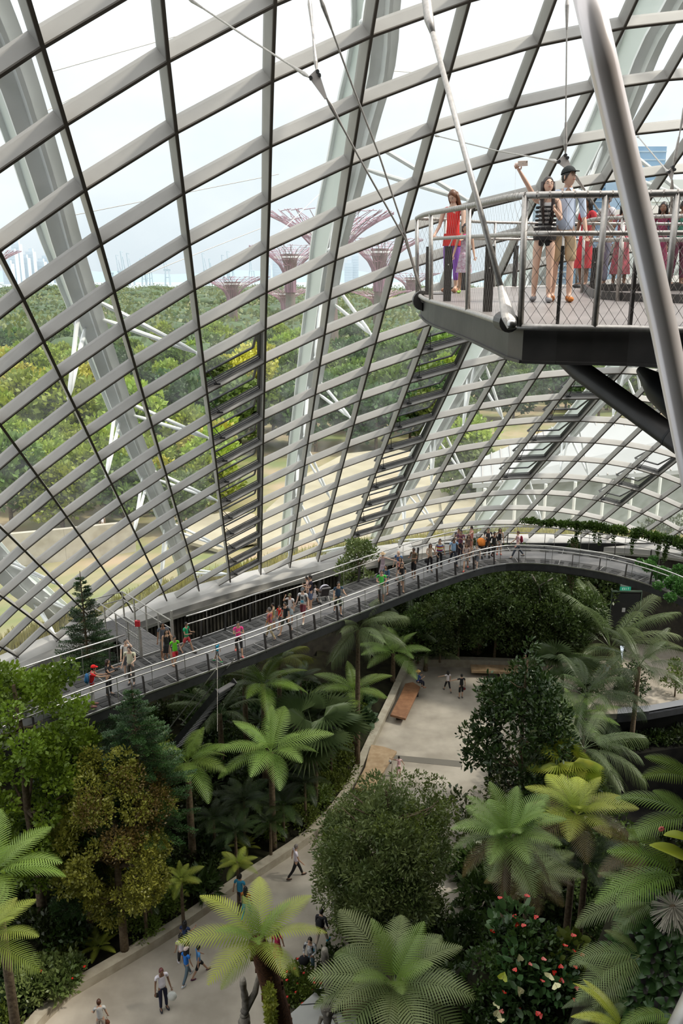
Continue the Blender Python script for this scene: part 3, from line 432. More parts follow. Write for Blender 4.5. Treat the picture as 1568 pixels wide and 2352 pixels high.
for k, path in enumerate(ARCH):
    L = crom(path, .8); arch = thing('steel_arch', AL[k], 'arch', path[-1], group='arches holding up the glass shell')
    web = MB(); fl = MB(); fi = MB()
    wdt = .62 if k else .9
    prev = None
    for q, p in enumerate(L):
        d = (L[min(q + 1, len(L) - 1)] - L[max(q - 1, 0)]).normalized(); n = near_node(p)[1]
        s = d.cross(n).normalized(); n = s.cross(d).normalized()
        if n.z < 0: n = -n; s = -s
        cur = (p, s, n)
        if prev:
            p0, s0, n0 = prev
            def bar(mb_, a0, a1, h0, h1):
                vs = []
                for (P_, S_, N_) in ((p0, s0, n0), (p, s, n)):
                    for a, h in ((a0, h0), (a1, h0), (a1, h1), (a0, h1)): vs.append(P_ + S_ * a + N_ * h)
                mb_.add(vs, [(0, 1, 2, 3), (7, 6, 5, 4), (0, 4, 5, 1), (1, 5, 6, 2), (2, 6, 7, 3), (3, 7, 4, 0)])
            bar(web, -wdt * .42, wdt * .42, .1, 1.15)
            bar(fl, -wdt * .62, wdt * .62, .0, .08); bar(fl, -wdt * .62, wdt * .62, 1.15, 1.23)
            bar(fi, -.05, .05, -.22, 0)
        prev = cur
    web.build('web', mat('arch_panel', (.60, .66, .62), .5), arch, world=True); fl.build('flange', M['white'], arch, world=True); fi.build('fin', M['white'], arch, world=True)
    # raking struts down to the ribs
    step = 9
    for q in range(23 if k == 1 else 5, len(L) - 2, step):
        p = L[q]; st = MB(); d = (L[q + 1] - L[q - 1]).normalized(); n = near_node(p)[1]; s = d.cross(n).normalized()
        fork = p + n * 0
        for sx in (-1, 1):
            foot = near_node(p + s * sx * 1.5 + d * .3 - n * 2.4)
            f = foot[0] + foot[1] * (DEP + .05)
            for off in (-.55, .55):
                a = p + d * off + s * sx * .3; m1 = a.lerp(f, .12); m2 = a.lerp(f, .86)
                st.tube([a, m1, m2, f], [.04, .07, .07, .03], 8)
            st.ball(f, .07, 8, 6)
        st.build('strut', M['white'], arch, world=True)

# ================================================================== ground and garden outside
def base_dist(x, y):
    d = np.full(np.shape(x), 1e9)
    for p in BASE: d = np.minimum(d, np.hypot(x - p.x, y - p.y))
    return d
# embankment: strips following the shell foot, then a plain
offs = [.6, 2, 4, 7, 11, 16, 22, 30, 40, 60, 100, 180, 330, 700, 1500]
def out_z(d):
    return float(np.interp(d, [0, 2.5, 7, 14, 24, 36], [7.1, 6.6, 4.8, 3.2, 1.0, 0]))
Lb = BASE
vs = []; fs = []; mi = []
for k, p in enumerate(Lb):
    o = normal2(Lb, k)
    # fan the strip directions out so that they never cross
    ang = R(150) - R(150) * k / (len(Lb) - 1); far = Vector((math.cos(ang), math.sin(ang), 0))
    for d in offs:
        t = min(1, d / 40); dd = o.lerp(far, t).normalized()
        vs.append((p.x + dd.x * d, p.y + dd.y * d, out_z(d)))
n = len(offs)
for k in range(len(Lb) - 1):
    for q in range(n - 1):
        fs.append((k * n + q, k * n + q + 1, (k + 1) * n + q + 1, (k + 1) * n + q)); mi.append(0)
m_out = mat('outside_ground', (.36, .27, .17), .9, col2=(.16, .19, .06), scale=.12, detail=8)
me_ = MB(); me_.v = vs; me_.f = fs; me_.m = mi
gr = me_.build('ground', m_out); put(gr, kind='structure')
mb = MB(); mb.add([(-5000, 60, -2.5), (5000, 60, -2.5), (5000, 1500, -2.5), (-5000, 1500, -2.5)], [(0, 1, 2, 3)])
put(mb.build('ground_plain', mat('plain', (.10, .14, .04), .9, col2=(.2, .22, .08), scale=.02)), kind='structure')
mb = MB(); mb.add([(-9000, 1400, -1.5), (9000, 1400, -1.5), (9000, 8500, -1.5), (-9000, 8500, -1.5)], [(0, 1, 2, 3)])
put(mb.build('sea', mat('sea_water', (.36, .42, .45), .9)), 'pale grey sea strip below the horizon', 'sea', kind='stuff')
rs = random.Random(5)
# roads and paving seen through the lower panes
def slab_px(poly, z, th, name, m, **k):
    mb = MB(); P = [at(a, b, z) for a, b in poly]; mb.wedge(P, (0, 0, -th)); o = mb.build(name, m); put(o, **k); return o
m_road = mat('beige_paving', (.31, .275, .19), .9, col2=(.39, .35, .25), scale=.3)
slab_px([(590, 1262), (612, 1170), (700, 1090), (790, 1042), (900, 1030), (1010, 1050), (1050, 1110), (1020, 1180), (940, 1236), (760, 1262)], 1.9, .3, 'paving', m_road, label='pale beige road curving outside the middle panes', cat='road', kind='thing')
slab_px([(1010, 1130), (1100, 1105), (1290, 1105), (1500, 1130), (1600, 1180), (1600, 1260), (1400, 1236), (1200, 1226), (1020, 1226)], 2.2, .3, 'paving', m_road, label='pale paved forecourt beside the far right curve of the shell', cat='paving', kind='thing')
slab_px([(420, 1240), (440, 1190), (520, 1175), (585, 1180), (590, 1240), (500, 1262)], 1.9, .3, 'paving', m_road, label='pale paved corner beside the opened vents', cat='paving', kind='thing')
# retaining wall at the left
mb = MB(); a = at(-20, 1275, 1.6); b = at(150, 1258, 1.6); c = at(310, 1240, 1.6); d_ = at(330, 1228, 1.6)
for p, q in ((a, b), (b, c)): mb.beam(p + Vector((0, 0, .3)), q + Vector((0, 0, .3)), .5, 3.0)
put(mb.build('retaining_wall', mat('outside_concrete', (.34, .31, .25), .9, col2=(.44, .41, .34), scale=1)), 'weathered concrete wall outside the lower left panes', 'wall')

# ---- foliage helpers
def leaf_cloud(centers, n, size, rng, aspect=.45, up=.35, flat=.0, shell=.65, six=False, droop=0.0):
    "n leaves in the ellipsoid clumps [(centre, radii)] -> V, F"
    cen = np.array([c for c, r in centers], float); rad = np.array([r if hasattr(r, '__len__') else (r, r, r) for c, r in centers], float)
    vol = rad.prod(1) ** .7; k = rng.choice(len(cen), n, p=vol / vol.sum())
    d = rng.normal(size=(n, 3)); d /= np.linalg.norm(d, axis=1)[:, None]
    rr = (shell + (1 - shell) * rng.random(n)) * (1 - .25 * (rng.random(n) ** 3))
    P = cen[k] + d * rad[k] * rr[:, None]
    u = d * .7 + rng.normal(size=(n, 3)) * .6; u[:, 2] += up - droop; u /= np.linalg.norm(u, axis=1)[:, None]
    w_ = np.cross(u, rng.normal(size=(n, 3))); 
    if flat: w_[:, 2] *= (1 - flat)
    w_ /= np.linalg.norm(w_, axis=1)[:, None]
    s = size * (.6 + .8 * rng.random(n))[:, None]
    a = P; b = P + u * s * .5 + w_ * s * aspect * .5; c = P + u * s; e = P + u * s * .5 - w_ * s * aspect * .5
    if six:
        nn = np.cross(u, w_); 
        pts = [a, P + u * s * .3 + w_ * s * aspect * .5, P + u * s * .72 + w_ * s * aspect * .42, c - nn * s * .08, P + u * s * .72 - w_ * s * aspect * .42, P + u * s * .3 - w_ * s * aspect * .5]
        V = np.stack(pts, 1).reshape(-1, 3); B = np.arange(n)[:, None] * 6
        F = np.concatenate([B + np.array([[0, 1, 2, 3]]), B + np.array([[0, 3, 4, 5]])])
        return V, F
    V = np.stack([a, b, c, e], 1).reshape(-1, 3); F = np.arange(n * 4).reshape(-1, 4)
    return V, F
def crown_clumps(rng, R_, H_, n, cr, base=0):
    out = []
    for _ in range(n):
        a = rng.random() * 6.283; z = rng.random(); rr = R_ * math.sqrt(rng.random()) * math.sqrt(max(0.05, 1 - (2 * z - 1) ** 2 * .85))
        out.append(((rr * math.cos(a), rr * math.sin(a), base + z * H_), cr * (.7 + .6 * rng.random())))
    return out
def trunk_mesh(mb, H, r, rng, branches, spread, lean=(0, 0)):
    pts = [Vector((lean[0] * (z / H) ** 1.5 + rng.normal() * .03 * H / 6, lean[1] * (z / H) ** 1.5, z)) for z in np.linspace(0, H, 7)]
    mb.tube(pts, [r * (1.25 - .85 * k / 6) for k in range(7)], 9)
    for b in range(branches):
        t = rng.uniform(.3, .9); p = pts[0].lerp(pts[-1], t); p = pts[int(t * 6)]
        a = rng.random() * 6.283; L = spread * rng.uniform(.6, 1)
        q = p + Vector((math.cos(a) * L, math.sin(a) * L, L * rng.uniform(.4, .9))); m_ = p.lerp(q, .5) + Vector((0, 0, -.08 * L))
        mb.tube([p, m_, q], [r * .45, r * .3, r * .08], 6)
rng = np.random.default_rng(7)
# ---- trees outside: a few shared crowns, each tree its own object
OUT_MATS = [leafmat('out_green', (.085, .15, .03), (.18, .26, .045), .25, .28), leafmat('out_lime', (.20, .30, .035), (.34, .40, .05), .3, .2), leafmat('out_yellow', (.36, .36, .04), (.5, .46, .06), .3, .15),
            leafmat('out_dark', (.05, .11, .035), (.10, .18, .05), .25, .25)]
def out_tree(k, label, n=3200):
    r = thing('garden_tree', label, 'tree', (0, 0, -60), group='trees in the garden outside')
    V, F = leaf_cloud(crown_clumps(rng, 3.2, 4.6, 16, 1.5, 3.0), n, .62, rng, .62)
    np_obj('crown', V, F, OUT_MATS[k], r)
    mb = MB(); trunk_mesh(mb, 5.2, .2, rng, 5, 2.2); mb.build('trunk', M['bark'], r)
    return r
LBL = ['mid green tree in the garden beyond the glass', 'lime green tree in the garden beyond the glass', 'yellow tinged tree in the garden beyond the glass', 'dark green tree in the garden beyond the glass']
protos = [out_tree(k, LBL[k]) for k in range(4)]
used = [False] * 4
def plant_out(px, py, z, k, s):
    p = at(px, py, z)
    o = protos[k]
    if used[k]: o = copy_tree(o)
    used[k] = True
    o.location = (p.x, p.y, z - .3); o.rotation_euler = (0, 0, rs.random() * 6.28); o.scale = (s, s, s * rs.uniform(.85, 1.1)); o['group'] = ['mid green', 'lime green', 'yellow', 'dark green'][k] + ' trees outside'
def dens(px, py):
    # which kind grows where in the view
    if 560 < px < 1060 and py > 1040: return -1
    if px < 420 and py > 1206: return -1
    if px > 1100 and py > 960: return -1
    if py > 1190 and px > 420: return -1
    h = rs.random()
    if px < 260 and 860 < py < 960: return 2 if h < .6 else 1
    if px < 330 and 985 < py < 1200: return 1 if h < .75 else 2
    if 440 < px < 640 and 880 < py < 1000: return 2 if h < .5 else 0
    if 260 < px < 700 and 1060 < py < 1200: return 1 if h < .8 else 2
    return 3 if h < .35 else (0 if h < .8 else 1)
py = 1202
cnt = 0
while py > 712 and cnt < 265:
    d = at(784, py, 1).length; sp_px = 6.0 / d * FPX
    if d > 110: sp_px = 8.0 / d * FPX
    px = -60 + rs.random() * sp_px
    while px < 1640:
        qy = py + rs.uniform(-.25, .25) * 12; k = dens(px, qy)
        if k >= 0 and base_dist(at(px, qy, 1).x, at(px, qy, 1).y) > 9: plant_out(px, qy + 14, 0, k, rs.uniform(.75, 1.1) * (1.25 if d > 110 else 1)); cnt += 1
        px += sp_px * rs.uniform(.8, 1.2)
    # next row further away
    y0 = at(784, py, 1).y; step = 6.5 if d < 120 else 11 + (d - 120) * .05
    lo, hi = 600.0, py
    for _ in range(30):
        mid = (lo + hi) / 2
        if CAMZ - 1 > 0 and ray(784, mid).z < -1e-4 and at(784, mid, 1).y < y0 + step: hi = mid
        else: lo = mid
    py = lo
# canopy mass further out
V_, F_, K_ = [], [], 0
cl = []
for _ in range(2600):
    y = 205 * (1400 / 205) ** (rs.random() ** .8); x = rs.uniform(-.5, .52) * y
    cl.append(((x, y, 3.5 + rs.random() * 3 + 2.2 * math.sin(x * .02) * math.cos(y * .013)), (4.5 + y * .008, 4.5 + y * .008, 3.4 + y * .001)))
V, F = leaf_cloud(cl, 62000, 2.1, rng, .7)
y_ = V[:, 1]; 
np_obj('forest_canopy', V, F, leafmat('far_forest', (.085, .13, .04), (.20, .235, .07), .02, 0))
put(bpy.data.objects['forest_canopy'], 'distant green forest canopy stretching to the horizon', 'forest', kind='stuff')
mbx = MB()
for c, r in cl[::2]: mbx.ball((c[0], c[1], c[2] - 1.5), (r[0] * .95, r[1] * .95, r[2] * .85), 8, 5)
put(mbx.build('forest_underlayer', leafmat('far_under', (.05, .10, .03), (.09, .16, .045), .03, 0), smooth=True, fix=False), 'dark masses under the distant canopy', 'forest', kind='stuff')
# low hedges and reeds by the shell foot
def blade_patch(name, spots, n, h, m, label, cat):
    V = []; 
    for _ in range(n):
        c, r = rs.choice(spots); a = rs.random() * 6.28; q = math.sqrt(rs.random()) * r; x, y = c[0] + math.cos(a) * q, c[1] + math.sin(a) * q
        hh = h * rs.uniform(.6, 1.2); b = rs.random() * 6.28; wx, wy = math.cos(b) * .05, math.sin(b) * .05; lx, ly = rs.uniform(-.3, .3) * h, rs.uniform(-.3, .3) * h
        V += [(x - wx, y - wy, c[2]), (x + wx, y + wy, c[2]), (x + wx * .3 + lx, y + wy * .3 + ly, c[2] + hh), (x - wx * .3 + lx, y - wy * .3 + ly, c[2] + hh)]
    V = np.array(V); F = np.arange(len(V)).reshape(-1, 4); o = np_obj(name, V, F, m); put(o, label, cat, kind='stuff'); return o
sp1 = []
for k in range(2, len(BASE) - 4, 1):
    o = normal2(BASE, k)
    for d in (2.2, 3.4): sp1.append(((BASE[k].x + o.x * d, BASE[k].y + o.y * d, out_z(d) - .05), .9))
blade_patch('tall_grass', sp1, 16000, .75, leafmat('dry_grass', (.30, .30, .06), (.5, .42, .12), .2, 0), 'yellow green tall grass along the outside foot of the shell', 'grass')

# ================================================================== supertrees, cranes, skyline
m_rod = mat('pink_rods', (.40, .24, .30), .6); m_core = mat('planted_core', (.12, .14, .09), .9, col2=(.22, .15, .15), scale=.2)
def supertree(label):
    r = thing('supertree', label, 'supertree', (0, 0, -200), group='supertrees outside')
    mb = MB(); rods = MB()
    mb.lathe([(3.2, 0), (2.4, 6), (2.0, 14), (2.1, 22), (2.8, 27), (3.6, 30)], n=14)
    mb.build('trunk', m_core, r)
    def prof(t): return 2.2 + 14.5 * t ** 2.1, 17 + 15.5 * t ** .62
    NB = 32
    for b in range(NB):
        a = 2 * math.pi * b / NB; pts = []
        for q in range(8):
            t = q / 7; rr, z = prof(t); aa = a + .12 * math.sin(t * 5 + b)
            pts.append((rr * math.cos(aa), rr * math.sin(aa), z))
        rods.tube(pts, [.16 - .07 * q / 7 for q in range(8)], 4)
        for q in (3, 4, 5, 6):                       # forks
            t = q / 7; r0, z0 = prof(t); t1 = min(1, t + .3); r1, z1 = prof(t1); a2 = a + rs.choice((-1, 1)) * math.pi / NB * 1.3
            rods.tube([(r0 * math.cos(a), r0 * math.sin(a), z0), (r1 * math.cos(a2), r1 * math.sin(a2), z1 + .3)], .075, 3)
        for q in range(3, 8):
            t = q / 7; r0, z0 = prof(t); a2 = a + 2 * math.pi / NB
            if rs.random() < .75: rods.tube([(r0 * math.cos(a), r0 * math.sin(a), z0), (r0 * math.cos(a2), r0 * math.sin(a2), z0 + rs.uniform(-.3, .3))], .08, 3)
    rods.build('rod_canopy', m_rod, r)
    rg = MB(); rg.lathe([(6.2, 28.6), (6.6, 28.6), (6.6, 29.2), (6.2, 29.2), (6.2, 28.6)], n=24, caps=False); rg.build('ring_collar', M['white'], r)
    return r
st0 = supertree('tallest pink rod supertree, behind the middle white arch')
def place_super(o, px, pytop, pxw, label=None, z0=-2, first=False):
    d = 33.4 * FPX / pxw; p = atd(px, pytop, d); H = (p.z - z0); k = 33.4 / 33.4
    c = o if first else copy_tree(o, label=label)
    c.location = (p.x, p.y, z0); s = max(.55, H / 32.5); c.scale = (1, 1, s); return c
place_super(st0, 757, 492, 278, first=True)
place_super(st0, 665, 566, 178, 'pink supertree left of the tallest one, white ring in its crown')
place_super(st0, 872, 552, 190, 'pink supertree right of the middle arch, above the platform post')
place_super(st0, 532, 636, 170, 'low supertree leftmost of the middle group, over the tree line')
place_super(st0, 655, 664, 150, 'small supertree low below the left one, close to the forest')
place_super(st0, 868, 668, 150, 'small supertree low below the right one, close to the forest')
place_super(st0, 944, 628, 130, 'small supertree partly hidden by the platform end')
place_super(st0, -34, 577, 150, 'supertree rim poking in at the left edge')
m_cr = mat('crane_grey', (.42, .50, .55), .7)
def crane(label):
    r = thing('harbour_crane', label, 'crane', (0, 0, -300)); mb = MB()
    for x in (-9, 9):
        for y in (-6, 6): mb.beam((x, y, 0), (x * .7, y * .7, 42), 2.2, 2.2)
    mb.beam((-10, 0, 22), (10, 0, 22), 2, 2); mb.beam((-12, 0, 42), (12, 0, 42), 3, 5); mb.build('portal', m_cr, r)
    m2 = MB(); m2.beam((-8, 0, 42), (-14, 0, 92), 2.6, 2.6); m2.beam((2, 0, 42), (-6, 0, 78), 1.8, 1.8); m2.beam((-14, 0, 92), (-4, 0, 90), 1.6, 1.6); m2.build('boom', m_cr, r)
    return r
cr0 = crane('raised harbour crane on the horizon, leftmost of the row')
for k, px in enumerate((255, 277, 287, 302, 330, 343, 384, 474, 486, 518, 531, 578)):
    c = cr0 if k == 0 else copy_tree(cr0)
    p = atd(px, 630, 2300); s = (.75, .85, .95, .9)[k % 4]
    c.location = (p.x, p.y, -2); c.scale = (s * .8, s, s); c.rotation_euler = (0, 0, (k % 3) * .5); c['group'] = 'harbour cranes on the horizon'
    c['label'] = 'raised harbour crane standing on the hazy horizon'
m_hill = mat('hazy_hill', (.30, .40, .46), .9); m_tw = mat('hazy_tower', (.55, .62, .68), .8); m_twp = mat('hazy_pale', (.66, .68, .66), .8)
mb = MB(); H = []
for k in range(61):
    x = -2600 + k * 95; H.append((x, 18 + 22 * abs(math.sin(k * .31)) + 10 * abs(math.sin(k * 1.3))))
for k in range(60):
    a, b = H[k], H[k + 1]; mb.add([(a[0], 3300, -2), (b[0], 3300, -2), (b[0], 3500, b[1]), (a[0], 3500, a[1]), (a[0], 3900, -2), (b[0], 3900, -2)], [(0, 1, 2, 3), (3, 2, 5, 4)])
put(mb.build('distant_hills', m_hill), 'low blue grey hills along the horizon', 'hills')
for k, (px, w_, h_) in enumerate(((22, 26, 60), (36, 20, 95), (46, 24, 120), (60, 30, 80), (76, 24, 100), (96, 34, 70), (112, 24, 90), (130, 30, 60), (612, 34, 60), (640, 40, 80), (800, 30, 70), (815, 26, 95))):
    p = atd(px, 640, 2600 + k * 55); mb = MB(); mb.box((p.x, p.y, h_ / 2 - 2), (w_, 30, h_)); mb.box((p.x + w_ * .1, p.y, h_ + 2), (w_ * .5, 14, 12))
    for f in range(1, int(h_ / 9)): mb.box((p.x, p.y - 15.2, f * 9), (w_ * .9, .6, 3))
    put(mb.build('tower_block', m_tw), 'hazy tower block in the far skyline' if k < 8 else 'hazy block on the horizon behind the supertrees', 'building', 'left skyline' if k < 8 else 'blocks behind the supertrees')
# big blue glazed towers at the right
m_bg = mat('blue_curtain_wall', (.16, .30, .46), .25, .3, col2=(.24, .40, .56), scale=.03)
def tower(px0, px1, ytop, d, label, m, dz=18, floors=3.6):
    a = atd(px0, ytop, d); b = atd(px1, ytop, d); r = thing('tower', label, 'building', ((a.x + b.x) / 2, d, -2)); W = b.x - a.x; Hh = a.z + 2
    mb = MB(); mb.box((0, dz / 2, Hh / 2), (W, dz, Hh)); mb.wedge([(-W / 2, 0, Hh), (W / 2, 0, Hh), (W / 2 - W * .12, dz, Hh), (-W / 2, dz, Hh)], (0, 0, 2.2)); mb.build('facade', m, r)
    bd = MB(); z = floors
    while z < Hh: bd.box((0, -.2, z), (W * 1.002, .5, .6)); z += floors
    bd.build('floor_bands', M['white'] if m is not m_bg else mat('band_blue', (.35, .47, .58), .4), r)
    return r
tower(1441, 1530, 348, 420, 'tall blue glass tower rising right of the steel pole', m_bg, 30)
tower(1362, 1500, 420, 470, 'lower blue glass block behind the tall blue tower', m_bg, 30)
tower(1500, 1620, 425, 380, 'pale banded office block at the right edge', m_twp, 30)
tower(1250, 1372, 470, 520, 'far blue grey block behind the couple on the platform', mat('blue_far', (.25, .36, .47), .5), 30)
# standing-seam roofed pavilion and service plant outside the right panes
r = thing('pavilion', 'long low pavilion with pale standing seam roof outside the right panes', 'building', tuple(at(1440, 1020, 4)))
mb = MB(); P = [at(1085, 1112, 8.5), at(1640, 1075, 8.5), at(1640, 985, 11.5), at(1300, 968, 11.5), at(1085, 1060, 9.5)]
mb.wedge(P, (0, 0, -.35)); mb.build('roof', mat('seam_roof', (.36, .37, .37), .85), r, world=True)
se = MB()
for k in range(1, 26):
    t = k / 26; a = P[0].lerp(P[1], t); b = (P[4].lerp(P[3], min(1, t * 2.4)) if t < .42 else P[3].lerp(P[2], (t - .42) / .58)); se.beam(a + Vector((0, 0, .05)), b + Vector((0, 0, .05)), .09, .14)
se.build('seam', M['galv'], r, world=True)
mb = MB(); a, b = P[0] + Vector((1, 1, 0)), P[1] + Vector((0, 1, 0)); mb.wedge([(a.x, a.y, 1), (b.x, b.y, 1), (b.x, b.y, 8.2), (a.x, a.y, 8.2)], (0, 3, 0)); mb.build('wall', mat('pav_wall', (.30, .33, .31), .7), r, world=True)
mb = MB()
for k in range(9):
    p = a.lerp(b, k / 8); mb.tube([(p.x, p.y - 1.2, 0), (p.x, p.y - 1.2, 8.2)], .14, 8)
mb.build('column', M['white'], r, world=True)
p = at(1446, 1062, 2.5); r = thing('equipment_cabinet', 'white box cabinet outside the right panes, beside the pavilion', 'cabinet', (p.x, p.y, 2)); mb = MB(); mb.box((0, 0, 1.6), (2.2, 1.2, 3.2)); mb.build('body', M['white'], r); mb = MB(); mb.box((0, -.62, 1.6), (.9, .05, 2.6)); mb.box((.3, -.66, 1.7), (.06, .05, .3)); mb.build('door', M['galv'], r)
for k in range(9):
    p = at(1380 + k * 24, 1128 - k * 3, 3.2); mb = MB(); mb.tube([(p.x - 4, p.y, p.z), (p.x + 4, p.y + 1, p.z)], .09, 6); mb.tube([(p.x - 3, p.y, 1), (p.x - 3, p.y, p.z)], .07, 6); mb.tube([(p.x + 3, p.y + .8, 1), (p.x + 3, p.y + .8, p.z)], .07, 6)
    put(mb.build('pipe_rail', M['white']), 'white pipe rail outside the far right panes', 'rail', 'white pipe rails outside')
# thin guy wires of the outer arches
for k, (p, q) in enumerate((((100, 170), (480, 62)), ((92, 262), (372, 122)), ((150, 498), (640, 400)), ((0, 540), (70, 480)), ((270, 655), (610, 520)), ((610, 565), (760, 420)), ((850, 160), (1010, 170)))):
    a = ray(*p) ; b = ray(*q); A_ = Vector((0, 0, CAMZ)) + a * 34; B_ = Vector((0, 0, CAMZ)) + b * 38
    mb = MB(); mb.tube([A_, B_], .016, 4); put(mb.build('guy_wire', M['galv']), 'thin guy wire tying the outer arches across the sky', 'wire', 'guy wires outside')
# ================================================================== plaza, path, banks
def P2(px, py, z=0): p = at(px, py, z); return (p.x, p.y)
EDGE = [(60, 2400), (115, 2352), (125, 2318), (325, 2198), (435, 2128), (560, 2038), (700, 1945), (745, 1905), (790, 1852), (820, 1800), (865, 1701), (908, 1609), (942, 1530)]     # kerb on the planted side
PL0 = crom([Vector((*P2(*p), 0)) for p in EDGE], 1.2)
PL = [(q.x, q.y) for q in PL0] + [P2(1250, 1538), P2(1425, 1542), P2(1432, 1490), P2(1446, 1432), P2(1500, 1436), P2(1700, 1470), P2(1700, 1606), P2(1568, 1620), P2(1425, 1640), P2(1330, 1640), P2(1240, 1760), P2(1180, 1900), P2(1120, 2040), P2(1060, 2180), P2(1000, 2330), P2(960, 2460), P2(100, 2440)]
mb = MB(); mb.prism(PL, -.35, 0)
put(mb.build('floor', M['conc']), kind='structure')
# kerb along the left bank and across the back
KP = [Vector((*P2(*p), 0)) for p in EDGE]
def kerb(L, name, label, wdt=.42, h=.38):
    L = crom(L, 1.2); n = len(L); vs = []; fs = []
    for k, p in enumerate(L):
        o = normal2(L, k)
        for a, z in ((0, -.05), (0, h), (wdt, h), (wdt, -.05)): vs.append((p.x + o.x * a, p.y + o.y * a, z))
    for k in range(n - 1):
        for q in range(4): fs.append((k * 4 + q, k * 4 + (q + 1) % 4, (k + 1) * 4 + (q + 1) % 4, (k + 1) * 4 + q))
    fs += [(0, 1, 2, 3), tuple((n - 1) * 4 + q for q in range(4))]
    m = MB(); m.add(vs, fs); return put(m.build(name, M['kerb']), kind='structure', label=label)
kerb(KP, 'trim_3', 'pale stone kerb along the left planted bank')
kerb([Vector((*P2(942, 1530), 0)), Vector((*P2(1080, 1532), 0)), Vector((*P2(1250, 1538), 0)), Vector((*P2(1425, 1542), 0))], 'trim_4', 'stone kerb across the back of the plaza', .5, .5)
put(slab_px([(905, 1734), (1060, 1748), (1060, 1762), (903, 1746)], .012, .01, 'trim_5', mat('drain_strip', (.16, .145, .12), .8)), kind='structure')
# bank terrain
plc = np.array(PL)
def edge_d(x, y):
    best = np.full(np.shape(x), 1e9)
    L = crom(KP, .8) + [Vector((*P2(q, 1534), 0)) for q in range(950, 1430, 20)]
    for p in L: best = np.minimum(best, np.hypot(x - p.x, y - p.y))
    return best
def inside_poly(x, y, poly):
    c = False; n = len(poly)
    for k in range(n):
        (x1, y1), (x2, y2) = poly[k], poly[(k + 1) % n]
        if (y1 > y) != (y2 > y) and x < (x2 - x1) * (y - y1) / (y2 - y1) + x1: c = not c
    return c
def bank_z(x, y):
    d = float(edge_d(np.float64(x), np.float64(y)))
    return .3 + min(2.2, max(0, d - .3) * .2) + .12 * math.sin(x * 1.3) * math.cos(y * 1.1)
xs = np.arange(-34, 34, .9); ys = np.arange(8, 60, .9)
vs = []; idx = {}; fs = []
for a, x in enumerate(xs):
    for b, y in enumerate(ys):
        idx[a, b] = len(vs); vs.append((x, y, -.4 if inside_poly(x, y, PL) else (bank_z(x, y) if float(edge_d(np.float64(x), np.float64(y))) > .7 else .12)))
def keep(x, y):
    if inside_poly(x, y, PL): return False
    for p in BASE:
        if (p.x - x) ** 2 + (p.y - y) ** 2 < 1.0: return False
    # left of the path / behind the plaza, inside the shell
    k = min(range(len(BASE)), key=lambda q: (BASE[q].x - x) ** 2 + (BASE[q].y - y) ** 2); o = normal2(BASE, k)
    if (x - BASE[k].x) * o.x + (y - BASE[k].y) * o.y > -.3: return False
    xe = np.interp(y, [p[1] for p in PL[:len(PL0)]], [p[0] for p in PL[:len(PL0)]])
    return (x < xe and y < 50) or y > P2(1000, 1533)[1] + .2
for a in range(len(xs) - 1):
    for b in range(len(ys) - 1):
        if keep(xs[a] + .45, ys[b] + .45): fs.append((idx[a, b], idx[a + 1, b], idx[a + 1, b + 1], idx[a, b + 1]))
mb = MB(); mb.v = vs; mb.f = fs; mb.m = [0] * len(fs)
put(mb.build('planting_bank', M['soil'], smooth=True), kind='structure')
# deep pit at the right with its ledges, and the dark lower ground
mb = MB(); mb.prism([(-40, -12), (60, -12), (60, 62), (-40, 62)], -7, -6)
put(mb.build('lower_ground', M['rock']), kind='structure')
e0, e1, e2 = P2(1330, 1640), P2(1425, 1640), P2(1800, 1600)
mb = MB(); mb.wedge([(e0[0], e0[1], -6), (e2[0], e2[1], -6), (e2[0], e2[1], -.02), (e0[0], e0[1], -.02)], (0, .6, 0))
put(mb.build('wall_pit', M['rock']), kind='structure')
# glass and stone ledge on the plaza rim above the pit
led = thing('rim_ledge', 'grey faceted ledge along the plaza rim above the dark pit', 'ledge', (*P2(1500, 1632), 0))
a0 = [at(px, py, .45) for px, py in ((1418, 1642), (1490, 1636), (1568, 1622), (1700, 1600))]; b0 = [at(px, py, .45) for px, py in ((1418, 1625), (1490, 1620), (1568, 1606), (1700, 1584))]
mb = MB()
for k in range(3): mb.wedge([a0[k], a0[k + 1], b0[k + 1], b0[k]], (0, 0, -.12))
mb.build('cap', mat('ledge_grey', (.22, .23, .25), .5), led, world=True)
mb = MB()
for k in range(3):
    mb.wedge([a0[k], a0[k + 1], a0[k + 1] - Vector((0, 0, .5)), a0[k] - Vector((0, 0, .5))], (0, .12, 0))
mb.build('fascia', M['dark'], led, world=True)
# planted shelf half-way down the pit
mb = MB(); s0 = at(1370, 1745, -2.2); s1 = at(1600, 1712, -2.2); mb.wedge([s0, s1, s1 + Vector((0, 1.6, 0)), s0 + Vector((0, 1.6, 0))], (0, 0, -3.6))
put(mb.build('pit_shelf', M['rock']), kind='structure')
mb = MB(); a = at(1395, 1955, -3); b = at(1462, 1978, -3); mb.tube([a, b], .05, 8); mb.tube([a, a - Vector((0, 0, 3.2))], .04, 6); mb.tube([b, b - Vector((0, 0, 3.2))], .04, 6)
put(mb.build('handrail', M['steel']), 'short steel handrail down in the dark pit', 'handrail')
